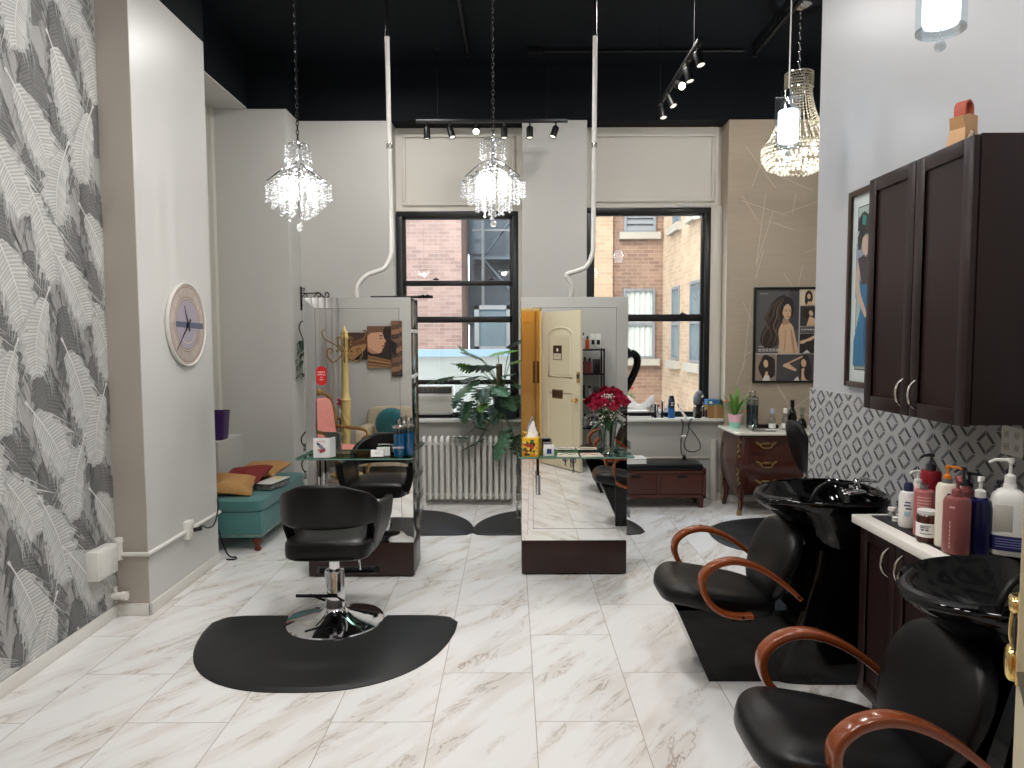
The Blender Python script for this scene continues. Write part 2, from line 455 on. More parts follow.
def lettering(txt, size, m, parent, loc, rot, align='CENTER', ext=0.0004):
    cu = bpy.data.curves.new('lettering', 'FONT'); cu.body = txt; cu.size = size; cu.extrude = ext
    cu.align_x = align; cu.align_y = 'CENTER'; cu.materials.append(m)
    tmp = bpy.data.objects.new('lettering_curve', cu); COL.objects.link(tmp)
    me = bpy.data.meshes.new_from_object(tmp.evaluated_get(bpy.context.evaluated_depsgraph_get()))
    bpy.data.objects.remove(tmp); bpy.data.curves.remove(cu)
    if not me.materials: me.materials.append(m)
    o = bpy.data.objects.new('lettering', me); COL.objects.link(o)
    o.parent = parent; o.location = loc; o.rotation_euler = rot
    return o
# ================================================================== SETTING
ZB, ZC = 3.87, 4.40                       # black paint starts / ceiling
sbox('floor', -3.3, 3.8, -2.0, 7.62, -0.06, 0.0, 'floor', 'pale marble tile floor with diagonal brown veins', 'floor')
sbox('ceiling', -3.3, 3.8, -2.0, 7.62, ZC, ZC + 0.12, 'black_paint', 'matt black painted ceiling', 'ceiling')

# ---- wall_left with the feather wallpaper
def feather_wall():
    b = MB(M['wp_bg'])
    X = -2.44
    b.box(X - 0.1, X, 0.30, 4.29, 0, ZC)
    lay = [0]
    def P(y, z): return (X + 0.0012 + lay[0] * 0.00022, y, z)
    def feather(y0, z0, L, W, lean, curl, fill, barb, quill, dirn):
        """quill foot at (y0,z0); the vane hangs down from it"""
        n = 26
        sp = []
        for i in range(n + 1):
            t = i / n
            y = y0 + lean * t + curl * math.sin(t * PI * 0.8) * dirn
            z = z0 - L * t
            sp.append(Vector((y, z)))
        def width(t):
            if t < 0.14: return 0.0
            u = (t - 0.14) / 0.86
            return W * (math.sin(PI * min(1, u * 0.92 + 0.06)) ** 0.6)
        def nrm(i):
            a = sp[min(i + 1, n)] - sp[max(i - 1, 0)]; a.normalize(); return Vector((-a.y, a.x)), a
        clipy = lambda v: (max(0.32, min(4.288, v.x)), max(0.076, min(ZC - 0.01, v.y)))
        b.slot(fill)
        for sd in (-1, 1):
            for i in range(4, n):
                nn, aa = nrm(i); n2, a2 = nrm(i + 1)
                w1 = 0.86 * width(i / n) * (0.86 + 0.14 * math.sin(i * 2.1 + sd)); w2 = 0.86 * width((i + 1) / n) * (0.86 + 0.14 * math.sin((i + 1) * 2.1 + sd))
                q = [sp[i], sp[i] + nn * w1 * sd + aa * w1 * 0.55, sp[i + 1] + n2 * w2 * sd + a2 * w2 * 0.55, sp[i + 1]]
                b.poly([P(*clipy(v)) for v in q])
        lay[0] += 1
        b.slot(barb)
        for sd in (-1, 1):
            for k in range(24):
                t = 0.15 + 0.83 * k / 24; i = int(t * n)
                nn, aa = nrm(i); w = width(t) * rnd.uniform(0.75, 1.28)
                if w < 0.01: continue
                p0 = sp[i].lerp(sp[min(i + 1, n)], t * n - i)
                pm = p0 + nn * w * 0.58 * sd + aa * w * 0.22
                p1 = p0 + nn * w * rnd.uniform(.85, 1.0) * sd + aa * w * rnd.uniform(0.8, 1.5)
                h = rnd.uniform(0.003, 0.0085)
                o = aa * h
                for A, B, oa, ob in ((p0, pm, o * 0.5, o), (pm, p1, o, o * 0.3)):
                    b.poly([P(*clipy(v)) for v in (A - oa, A + oa, B + ob, B - ob)])
        lay[0] += 1
        b.slot(quill)
        for i in range(n):
            t = i / n; h = 0.0052 * (1 - 0.8 * t); nn, aa = nrm(i)
            if i == 0: h = 0.009
            b.poly([P(*clipy(v)) for v in (sp[i] - nn * h, sp[i] + nn * h, sp[i + 1] + nn * h * 0.9, sp[i + 1] - nn * h * 0.9)])
        lay[0] += 1
    cw, ch = 0.42, 0.54
    y = 0.9; col = 0
    darks, lights = [], []
    while y < 4.7:
        z = ZC + 0.55 - (0.27 if col % 2 else 0); r = 0
        while z > 0.0:
            darks.append((y + 0.20 + rnd.uniform(-.03, .03), z - 0.02))
            lights.append((y + rnd.uniform(-.03, .03), z + 0.0, (col + r) % 3)); r += 1
            z -= ch
        y += cw / 2 * 1.2; col += 1
    for (yy, zz) in darks:
        lay[0] = 0
        feather(yy, zz, 0.54, 0.16, 0.07, 0.03, M['wp_dark'], M['wp_dark2'], M['wp_dark2'], 1)
    k = 0
    for (yy, zz, v) in lights:
        lay[0] = 4 + (k % 3) * 3; k += 1
        if v == 0: feather(yy - 0.07, zz, 0.52, 0.165, 0.16, 0.07, M['wp_light'], M['wp_light2'], M['wp_white'], 1)
        elif v == 1: feather(yy + 0.08, zz, 0.47, 0.15, -0.09, 0.07, M['wp_light'], M['wp_light2'], M['wp_white'], -1)
        else: feather(yy - 0.14, zz - 0.05, 0.42, 0.16, 0.27, 0.06, M['wp_light'], M['wp_light2'], M['wp_white'], 1)
    return struct(b.build('wall_left', smooth=0), 'left wall in grey and white feather wallpaper', 'wall')
feather_wall()

# ---- the wall pier with the clock
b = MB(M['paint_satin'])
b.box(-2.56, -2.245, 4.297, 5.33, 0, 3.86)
b.slot(M['paint_shaded']); b.box(-2.56, -2.2455, 4.29, 4.298, 0, ZC)
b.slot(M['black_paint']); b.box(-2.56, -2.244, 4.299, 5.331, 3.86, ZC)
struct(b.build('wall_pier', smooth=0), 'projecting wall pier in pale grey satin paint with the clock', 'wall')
sbox('wall_alcove_side', -2.95, -2.85, 5.33, 6.87, 0, ZB, 'paint', 'alcove side wall behind the teal bench', 'wall')
sbox('wall_alcove_front', -2.95, -2.46, 5.24, 5.329, 0, ZC, 'paint')
sbox('wall_alcove_side_upper', -2.95, -2.50, 5.33, 6.864, ZB + 0.012, ZC, 'black_paint')
sbox('ceiling_alcove', -2.95, -2.50, 5.33, 6.868, ZB, ZB + 0.012, 'paint')
sbox('wall_back_alcove', -2.95, -2.13, 6.87, 7.62, 0, ZB, 'paint', 'back alcove wall above the teal bench', 'wall')
sbox('wall_back_alcove_upper', -2.95, -2.125, 6.865, 7.62, ZB, ZC, 'black_paint')
sbox('trim_1', -2.85, -2.815, 6.80, 6.87, 0, ZB, 'paint_cream')
sbox('wall_ledge', -2.85, -2.63, 6.30, 6.87, 0, 0.775, 'paint', 'low painted wall ledge in the alcove', 'wall')
# ---- back wall: plain stretch, two window recesses, pier, wallpapered stretch
sbox('wall_back_left', -2.13, -1.20, 7.25, 7.62, 0, ZB, 'paint', 'back wall left of the first window', 'wall')
sbox('wall_back_pier', 0.11, 0.76, 7.25, 7.62, 0, ZB, 'paint', 'wall pier between the two windows', 'wall')
sbox('wall_back_upper', -2.13, 3.8, 7.25, 7.62, ZB, ZC, 'black_paint', 'black painted band over the windows', 'wall')
def recess(n, x0, x1, ztop):
    b = MB(M['paint_cream'])
    b.box(x0, x1, 7.50, 7.62, ztop, ZB)                                 # panel wall over the window
    # raised moulding frame round the panel
    m = 0.07
    za, zb_ = ztop + 0.10, ZB - 0.10
    for (a, c, d, e) in ((x0 + m, x1 - m, zb_, zb_ + 0.035), (x0 + m, x1 - m, za - 0.035, za), (x0 + m, x0 + m + 0.035, za, zb_), (x1 - m - 0.035, x1 - m, za, zb_)):
        b.box(a, c, 7.475, 7.50, d, e, 0.008)
    b.box(x0, x1, 7.455, 7.50, ztop - 0.012, ztop + 0.03, 0.01)
    struct(b.build('trim_%d' % n), 'cream moulded panel over window %d' % (n - 1), 'trim')
    b = MB(M['paint'])
    b.box(x0, x1, 7.36, 7.62, 0, 0.835)
    struct(b.build('wall_parapet' + ('' if n == 2 else '.001'), smooth=0))
    b = MB(M['white_gloss'])
    b.box(x0 - 0.01 if n == 3 else x0, x1, 7.27, 7.62, 0.835, 0.865, 0.006)
    struct(b.build('trim_%d' % (n + 2)), 'white window ledge', 'trim')
recess(2, -1.20, 0.11, 3.01); recess(3, 0.76, 2.18, 3.04)
# fill round window 1 and 2 between frame and recess
sbox('trim_6', 2.06, 2.18, 7.44, 7.62, 0.865, 3.04, 'paint_cream')
sbox('trim_7', 0.07, 0.11, 7.44, 7.62, 0.865, 3.01, 'paint_cream')

# wallpapered wall with thin straight lines
def tan_wall():
    b = MB(M['tan_panel']); b.box(2.18, 3.8, 7.25, 7.62, 0, ZB)
    b.slot(M['tan_line']); r = random.Random(11)
    for k in range(95):
        x, z = r.uniform(2.2, 3.75), r.uniform(0.1, ZB - 0.05)
        a = r.choice([R(-52), R(-60), R(22), R(70), R(-20), R(35), R(80)]) + r.uniform(-.1, .1); L = r.uniform(0.2, 0.75)
        dx, dz = math.cos(a) * L / 2, math.sin(a) * L / 2
        if not (2.19 < x - abs(dx) and x + abs(dx) < 3.79 and 0.02 < z - abs(dz) and z + abs(dz) < ZB - 0.02): continue
        nx, nz = -math.sin(a) * 0.0026, math.cos(a) * 0.0026
        y = 7.2488 - 0.0003 * (k % 4)
        b.poly([(x - dx - nx, y, z - dz - nz), (x + dx - nx, y, z + dz - nz), (x + dx + nx, y, z + dz + nz), (x - dx + nx, y, z - dz + nz)])
    return struct(b.build('wall_back_right', smooth=0), 'tan wallpaper wall with thin crossing pale lines', 'wall')
tan_wall()
# ---- right side
sbox('wall_right', 2.008, 2.12, 0.30, 4.72, 0, ZC, 'paint_white', 'white partition wall along the wash stations', 'wall')
sbox('wall_right_far', 3.7, 3.8, 4.6, 7.25, 0, ZC, 'paint', 'far right wall beyond the partition', 'wall')
sbox('wall_right_return', 2.12, 3.8, 4.55, 4.65, 0, ZC, 'paint')
# ---- rear wall with the doorway we look in from
sbox('wall_rear_left', -2.55, -0.52, 0.27, 0.42, 0, ZC, 'paint', 'rear wall left of the doorway, behind the camera', 'wall')
sbox('wall_rear_right', 0.40, 2.12, 0.27, 0.42, 0, ZC, 'paint', 'rear wall right of the doorway, behind the camera', 'wall')
sbox('wall_rear_over', -0.52, 0.40, 0.27, 0.42, 2.10, ZC, 'paint')
sbox('wall_hall_back', -1.6, 2.2, -1.45, -1.35, 0, 3.0, 'hall_yellow')
sbox('wall_hall_left', -1.6, -1.5, -1.35, 0.27, 0, 3.0, 'hall_yellow')
sbox('wall_hall_right', 2.1, 2.2, -1.35, 0.27, 0, 3.0, 'hall_yellow')
sbox('ceiling_hall', -1.6, 2.2, -1.45, 0.27, 3.0, 3.1, 'paint_cream')
# ---- baseboards
def skirt(name, pts, h=0.075, t=0.016):
    b = MB(M['white_gloss'])
    for (x0, x1, y0, y1) in pts: b.box(x0, x1, y0, y1, 0, h, 0.005)
    struct(b.build(name), 'white painted baseboard', 'baseboard')
skirt('baseboard_left', [(-2.44, -2.424, 0.42, 4.29), (-2.44, -2.229, 4.274, 4.29), (-2.245, -2.229, 4.274, 5.33)])
skirt('baseboard_back', [(-2.13, -1.2, 7.234, 7.25), (0.11, 0.76, 7.234, 7.25), (-1.2, 0.11, 7.344, 7.36), (0.76, 2.18, 7.344, 7.36), (2.18, 3.7, 7.234, 7.25), (-2.63, -2.13, 6.854, 6.87)])
skirt('baseboard_right', [(1.984, 2.0, 0.42, 4.72)])
# ---- window frames
def window(name, x0, x1, z0, z1, rails, label):
    b = MB(M['frame_black']); w = 0.062; y0, y1 = 7.43, 7.53
    b.box(x0, x1, y0, y1, z1 - 0.055, z1, 0.006); b.box(x0, x1, y0, y1, z0, z0 + 0.05, 0.006)
    b.box(x0, x0 + w, y0, y1, z0 + 0.05, z1 - 0.055, 0.006); b.box(x1 - w, x1, y0, y1, z0 + 0.05, z1 - 0.055, 0.006)
    fr = struct(b.build(name), label, 'window')
    s = MB(M['frame_black'])
    for (z, h, dy) in rails: s.box(x0 + w, x1 - w, 7.455 + dy, 7.49 + dy, z - h / 2, z + h / 2, 0.004)
    for sx in (x0 + w, x1 - w - 0.028): s.box(sx, sx + 0.028, 7.46, 7.50, z0 + 0.05, z1 - 0.055)
    s.box(x0 + w, x1 - w, 7.46, 7.50, z1 - 0.055 - 0.025, z1 - 0.055)
    s.build('sash', fr)
    t = MB(M['frame_black'])
    for xx in (x0 + (x1 - x0) * .32, x0 + (x1 - x0) * .78):
        t.box(xx - 0.03, xx + 0.03, 7.42, 7.46, rails[0][0] + 0.03, rails[0][0] + 0.045, 0.004); t.cyl((xx, 7.44, rails[0][0] + 0.04), (xx, 7.44, rails[0][0] + 0.055), 0.012)
    t.build('sash_lock', fr)
    g = MB(M['glass_pane'])
    g.poly([(x0 + w, 7.485, z0 + 0.05), (x1 - w, 7.485, z0 + 0.05), (x1 - w, 7.485, z1 - 0.055), (x0 + w, 7.485, z1 - 0.055)])
    g.build('pane', fr, smooth=0)
window('window_1', -1.19, 0.07, 0.865, 3.01, [(2.272, 0.055, 0), (1.895, 0.065, 0.005), (1.238, 0.05, 0)], 'black sash window behind the leafy monstera')
window('window_2', 0.772, 2.065, 0.865, 3.04, [(1.905, 0.075, 0)], 'black sash window with the tan brick view')

# ---- grey diamond tile backsplash on the right wall
def backsplash():
    X = 1.985
    b = MB(M['tile_w']); b.box(X, 2.008, 1.6, 4.72, 0.60, 1.362)
    p, q = 0.245, 0.118
    r = random.Random(3)
    y0, y1, z0, z1 = 1.605, 4.715, 0.605, 1.358
    def clip(poly):
        for ax, lim, sg in ((0, y0, 1), (0, y1, -1), (1, z0, 1), (1, z1, -1)):
            out = []
            for i in range(len(poly)):
                a, c = poly[i - 1], poly[i]
                da, dc = (a[ax] - lim) * sg, (c[ax] - lim) * sg
                if da >= 0: out.append(a)
                if da * dc < 0:
                    t = da / (da - dc); out.append((a[0] + (c[0] - a[0]) * t, a[1] + (c[1] - a[1]) * t))
            poly = out
            if len(poly) < 3: return None
        return poly
    def put(poly, m, x):
        c = clip(poly)
        if c: b.slot(m); b.poly([(x, yy, zz) for yy, zz in c])
    ny, nz = int((y1 - y0) / (p / 2)) + 3, int((z1 - z0) / q) + 3
    for i in range(ny):
        for j in range(nz):
            cy = y0 + i * p / 2; cz = z0 + (j + (0.5 if i % 2 else 0)) * q
            A, B = p * 0.272, q * 0.475; a, c = p * 0.168, q * 0.295
            O = [(cy - A, cz), (cy, cz + B), (cy + A, cz), (cy, cz - B)]
            I = [(cy - a, cz), (cy, cz + c), (cy + a, cz), (cy, cz - c)]
            put(I, M['tile_c'], X - 0.0012)
            for k in range(4):
                l = (k + 1) % 4
                mtl = M['tile_g2'] if (k in (0, 2)) == (r.random() < 0.8) else M['tile_g1']
                s = 0.06
                f = lambda u, v, t: (u[0] + (v[0] - u[0]) * t, u[1] + (v[1] - u[1]) * t)
                put([f(O[k], O[l], s), f(O[k], O[l], 1 - s), f(I[k], I[l], 1 - s * .4), f(I[k], I[l], s * .4)], mtl, X - 0.0008)
    return struct(b.build('trim_8', smooth=0), 'grey and white diamond mosaic tile backsplash', 'backsplash')
backsplash()

# white wall pipe column and conduit in the window bay
b = MB(M['paint_cream']); b.cyl((2.09, 7.30, 0), (2.09, 7.30, 0.645), 0.036, n=20)
struct(b.build('trim_9'), 'capped vertical white pipe beside the chest', 'pipe')
b = MB(M['paint_cream']); b.box(0.80, 2.16, 7.345, 7.36, 0.435, 0.455, 0.004)
struct(b.build('trim_10'), 'white conduit along the window wall', 'trim')

# ================================================================== OUTSIDE
def ext_thing(name, label, loc=(0, 0, 0)): return thing(name, label, 'building', loc)
sbox('ground_outside', -14, 14, 7.7, 30, -5.1, -5.0, 'ext_white', 'pale ground far below the windows', 'ground')
t = ext_thing('brick_building', 'pinkish brick wall seen in the left half of the first window', (-4, 14, -5))
b = MB(M['brick_pink']); b.box(-4, 3.02, 0, 2.2, 0, 14); b.build('wall', t, smooth=0)
t = ext_thing('fire_escape_building', 'blue grey steel fire escape front right of the pink bricks', (0, 16, -5))
b = MB(M['ext_grey']); b.box(-0.975, 0.95, 0.4, 1.05, 0, 14); b.build('wall', t, smooth=0)
for z in (5.6, 8.4, 11.2):
    b = MB(M['dark_recess']); b.box(-0.85, 0.55, -0.5, 0.4, z, z + 0.06); b.build('landing', t, smooth=0)
b = MB(M['ext_metal'])
for x in (-0.62, 0.5): b.box(x - 0.03, x + 0.03, -0.53, -0.47, 5, 14)
for z in (6.2, 9.0, 11.6): b.box(-0.85, 0.55, -0.52, -0.48, z, z + 0.04)
b.build('rail', t, smooth=0)
b = MB(M['dark_recess'])
for (x0, z0, x1, z1) in ((-0.6, 5.7, 0.5, 7.1), (-0.6, 8.4, 0.5, 7.1), (-0.6, 8.5, 0.5, 9.9), (-0.6, 11.2, 0.5, 9.9)):
    b.cyl((x0, -0.4, z0), (x1, -0.4, z1), 0.035, n=6)
b.build('stair', t, smooth=0)
for (x0, x1, z0, z1) in ((-1.1, -0.68, 8.6, 9.5), (-1.1, -0.68, 10.1, 11.0), (-1.1, -0.68, 7.0, 8.0)):
    w = MB(M['ext_dark']); w.box(x0, x1, 0.33, 0.4, z0, z1); w.build('window', t, smooth=0)
# white parapet wall with blue coping and a small window above it
t = ext_thing('parapet_building', 'low white painted wall with a pale blue coping outside the first window', (-0.6, 10.5, -5))
b = MB(M['ext_white']); b.box(-4.5, 1.25, 0, 0.4, 0, 6.43); b.build('wall', t, smooth=0)
b = MB(M['ext_blue']); b.box(-4.5, 1.25, -0.05, 0.5, 6.43, 6.53); b.build('coping', t, smooth=0)
t = ext_thing('rooftop_bulkhead', 'small white framed window on a reddish base above the coping', (-0.32, 12.0, 1.2))
b = MB(M['ext_metal'])
for x in (-0.27, 0.27): b.box(x - 0.04, x + 0.04, 0, 0.08, 0.3, 1.05)
b.box(-0.31, 0.31, 0, 0.08, 0.28, 0.36); b.box(-0.31, 0.31, 0, 0.08, 0.98, 1.05); b.build('frame', t, smooth=0)
b = MB(M['ext_glass']); b.box(-0.23, 0.23, 0.03, 0.05, 0.36, 0.98); b.build('pane', t, smooth=0)
b = MB(flat('ext_red', (150, 100, 92))); b.box(-0.34, 0.36, -0.02, 0.4, -0.3, 0.28); b.build('base', t, smooth=0)
# tan brick building in the second window
t = ext_thing('tan_brick_building', 'sunlit tan brick building filling the second window', (0, 14, -5))
b = MB(M['brick_cream']); b.box(1.0, 1.98, 0.0, 3, 0, 14)
b.slot(M['brick_tan']); b.box(1.98, 2.98, 0.1, 3, 0, 14); b.build('wall', t, smooth=0)
b = MB(M['brick_cream']); b.box(2.98, 6.0, -4.2, 3, 0, 14); b.build('side_wall', t, smooth=0)
def ext_win(x0, x1, z0, z1, louvre):
    w = MB(M['ext_metal'])
    f = 0.05
    for (a, c, d, e) in ((x0, x0 + f, z0, z1), (x1 - f, x1, z0, z1), (x0 + f, x1 - f, z1 - f, z1), (x0 + f, x1 - f, z0, z0 + f), (x0 + f, x1 - f, (z0 + z1) / 2 - .03, (z0 + z1) / 2 + .03)):
        if louvre and d > z0 + .1 and e < z1 - .1 and c - a > 0.2: continue
        w.box(a, c, 0.02, 0.1, d, e)
    o = w.build('window', t, smooth=0)
    g = MB(M['blind'])
    if louvre:
        g.slot(M['ext_metal'])
        n = 9
        for k in range(n):
            zz = z0 + f + (z1 - z0 - 2 * f) * k / n
            g.poly([(x0 + f, 0.04, zz), (x1 - f, 0.04, zz), (x1 - f, 0.09, zz + (z1 - z0) / n), (x0 + f, 0.09, zz + (z1 - z0) / n)])
        g.build('louvre', o, smooth=0)
    else:
        for k in range(10):
            xa = x0 + f + (x1 - x0 - 2 * f) * k / 10; xb = x0 + f + (x1 - x0 - 2 * f) * (k + 1) / 10
            g.poly([(xa, 0.085, z0 + f), (xb, 0.06 + 0.02 * (k % 2), z0 + f), (xb, 0.06 + 0.02 * (k % 2), z1 - f), (xa, 0.085, z1 - f)])
        g.build('curtain', o, smooth=0)
    s = MB(M['stone']); s.box(x0 - 0.09, x1 + 0.09, -0.03, 0.1, z0 - 0.13, z0); s.build('window_sill', o, smooth=0)
ext_win(2.20, 2.82, 8.75, 9.9, True); ext_win(2.20, 2.82, 6.28, 7.66, False)
def ext_side_win(y0, y1, z0, z1):
    w = MB(M['ext_metal'])
    f = 0.05; X = 2.98
    for (a, c, d, e) in ((y0, y0 + f, z0, z1), (y1 - f, y1, z0, z1), (y0 + f, y1 - f, z1 - f, z1), (y0 + f, y1 - f, z0, z0 + f), (y0 + f, y1 - f, (z0 + z1) / 2 - .03, (z0 + z1) / 2 + .03)):
        w.box(X - 0.02, X + 0.08, a, c, d, e)
    o = w.build('window', t, smooth=0)
    g = MB(M['ext_glass']); g.box(X - 0.006, X + 0.02, y0 + f, y1 - f, z0 + f, z1 - f); g.build('pane', o, smooth=0)
    s = MB(M['stone']); s.box(X - 0.1, X, y0 - 0.1, y1 + 0.1, z0 - 0.14, z0); s.build('window_sill', o, smooth=0)
for (y0, y1) in ((-1.35, -0.75), (-2.85, -2.1)):
    ext_side_win(y0, y1, 6.28, 7.62); ext_side_win(y0, y1, 8.72, 9.95)
# ================================================================== STYLING STATIONS
def station(label, loc):
    t = thing('styling_station', label, 'styling station', loc, 0, 'double sided mirror styling stations')
    W, D, H0, H1 = 0.375, 0.36, 0.248, 1.985
    b = MB(M['darkwood_h']); b.box(-W, W, 0, D, 0.012, H0, 0.004)
    for x in (-W + .05, W - .05):
        for y in (.04, D - .04): b.cyl((x, y, 0), (x, y, 0.014), 0.012, n=8)
    b.build('plinth', t)
    b = MB(M['gloss_black']); b.box(-W + 0.004, W - 0.004, 0.008, D - 0.008, H0, H1 - 0.002, 0.002); b.build('cabinet', t)
    for face in (0, 1):
        T = Matrix.Identity(4) if face == 0 else Matrix.Translation((0, D, 0)) @ Matrix.Rotation(PI, 4, 'Z')
        i = 0.082; z0, z1 = H0 + 0.005, H1
        m = MB(M['mirror']); m.T = T
        # centre sheet and four bevelled border strips
        xi0, xi1, zi0, zi1 = -W + i, W - i, z0 + 0.085, z1 - 0.075
        yo, yi = 0.0012, 0.0
        m.poly([(xi0, yi, zi0), (xi1, yi, zi0), (xi1, yi, zi1), (xi0, yi, zi1)])
        m.poly([(-W, yo, z0), (W, yo, z0), (xi1, yi, zi0), (xi0, yi, zi0)])
        m.poly([(xi0, yi, zi1), (xi1, yi, zi1), (W, yo, z1), (-W, yo, z1)])
        m.poly([(-W, yo, z0), (xi0, yi, zi0), (xi0, yi, zi1), (-W, yo, z1)])
        m.poly([(xi1, yi, zi0), (W, yo, z0), (W, yo, z1), (xi1, yi, zi1)])
        m.build('mirror', t, smooth=0)
        g = MB(M['dark_recess']); g.T = T; e = 0.0012
        for (a, c, d, f) in ((xi0, xi1, zi0 - e, zi0 + e), (xi0, xi1, zi1 - e, zi1 + e), (xi0 - e, xi0 + e, zi0, zi1), (xi1 - e, xi1 + e, zi0, zi1)):
            g.box(a, c, -0.0006, 0.0006, d, f)
        g.build('bevel_line', t, smooth=0)
        # glass shelf
        s = MB(M['glass_shelf']); s.T = T
        o = []
        x0, x1, ya, yb = -W - 0.02, W + 0.02, -0.205, -0.002
        for (cx, cy_, a0) in ((x1 - .03, yb, 0), (x0 + .03, yb, 90), (x0 + .03, ya + .03, 180), (x1 - .03, ya + .03, 270)):
            if cy_ == yb: o.append((x1 if a0 == 0 else x0, yb))
            else:
                for k in range(5): o.append((cx + .03 * math.cos(R(a0 + 22.5 * k)), cy_ + .03 * math.sin(R(a0 + 22.5 * k))))
        s.prism(o, lambda x, y: (x, y, 0.878), lambda x, y: (x, y, 0.888))
        sh = s.build('glass_shelf', t, smooth=0)
        ed = MB(M['glass_edge']); ed.T = T
        ed.tube([(x, y, 0.883) for x, y in o[1:]], 0.0052, n=6)
        ed.build('shelf_edge', sh)
        for x in (-W + .09, W - .09):
            k = MB(M['chrome']); k.T = T; k.box(x - .012, x + .012, -0.05, 0.0, 0.858, 0.878, 0.003); k.build('shelf_bracket', t)
        # curling iron tube holder below the shelf
        h = MB(M['chrome']); h.T = T; h.tube([(-W + .115, -.07, .60), (-W + .115, -.07, .74)], 0.016, n=14); h.slot(M['black_metal']); h.tube([(-W + .115, -.07, .735), (-W + .115, -.07, .876)], 0.007, n=10)
        h.build('tool_holder', t)
    # clear side brackets on both sides
    for sx in (-1, 1):
        for z in (0.90, 0.70, 0.53, 0.40):
            a = MB(M['acrylic']); a.box(sx * W, sx * (W + 0.035), 0.06, 0.30, z, z + 0.012, 0.003); a.box(sx * (W + .03), sx * (W + .036), 0.06, 0.30, z, z + 0.05, 0.002)
            a.build('side_bracket', t)
    for z in (1.74, 1.42):
        a = MB(M['white_plastic']); a.box(W - 0.006, W + 0.006, 0.02, 0.30, z, z + 0.022, 0.002); a.build('side_clip', t)
    return t
station('tall mirror station with black styling chair and red sticker, under the left white pipe', (-1.078, 4.965, 0))
station('tall mirror station holding the roses vase and yellow tissue box on its glass shelf', (0.441, 5.0, 0))

# half moon floor mats
def floor_mat(label, loc, rotz, a=0.70, d=0.90, notch=0.305, notch_y=0.0):
    b = MB(M['rubber'])
    out = []
    n = 56
    for k in range(n + 1):
        w = PI * k / n
        c, s = math.cos(w), math.sin(w)
        out.append((a * math.copysign(abs(c) ** 0.80, c), -d * abs(s) ** 0.92 - 0.0))
    # round the two back corners
    pts = []
    for (x, y) in out: pts.append((x, y - 0.02 if abs(x) > a * 0.985 else y))
    back = [(-a * 0.93, 0.055), (-a * 0.80, 0.075)]
    back2 = [(a * 0.80, 0.075), (a * 0.93, 0.055)]
    arc = [(notch * math.cos(q), notch_y + notch * math.sin(q) * 0.98 + 0.0) for q in [R(v) for v in range(165, 376, 10)]]
    arc = [(x, y) for x, y in arc if y < 0.075]
    pts = pts + back + [(arc[0][0] - .01, 0.075)] + arc + [(arc[-1][0] + .01, 0.075)] + back2
    cx, cy_ = 0, -d * 0.45
    ins = lambda x, y, s: (cx + (x - cx) * s, cy_ + (y - cy_) * s)
    rings = [[(x, y, 0.0005) for x, y in pts], [(x, y, 0.006) for x, y in pts], [ins(x, y, 0.955) + (0.019,) for x, y in pts]]
    b.loft(rings)
    o = b.build('floor_mat', None, smooth=30, loc=loc); o.rotation_euler = (0, 0, rotz)
    return tag(o, label, 'mat', 'half moon anti-fatigue mats')
floor_mat('black half moon mat under the chrome chair base in the open floor', (-1.065, 4.17, 0), 0, 0.735, 0.86)
floor_mat('black half moon mat behind the left mirror station, beside the radiator', (-1.10, 6.10, 0), PI, 0.76, 0.82)
floor_mat('black half moon mat behind the mirror station with roses', (0.40, 6.10, 0), PI, 0.76, 0.82)
floor_mat('black round ended mat by the chest, behind the far wash chair', (2.55, 5.95, 0), R(-90), 0.62, 0.85)

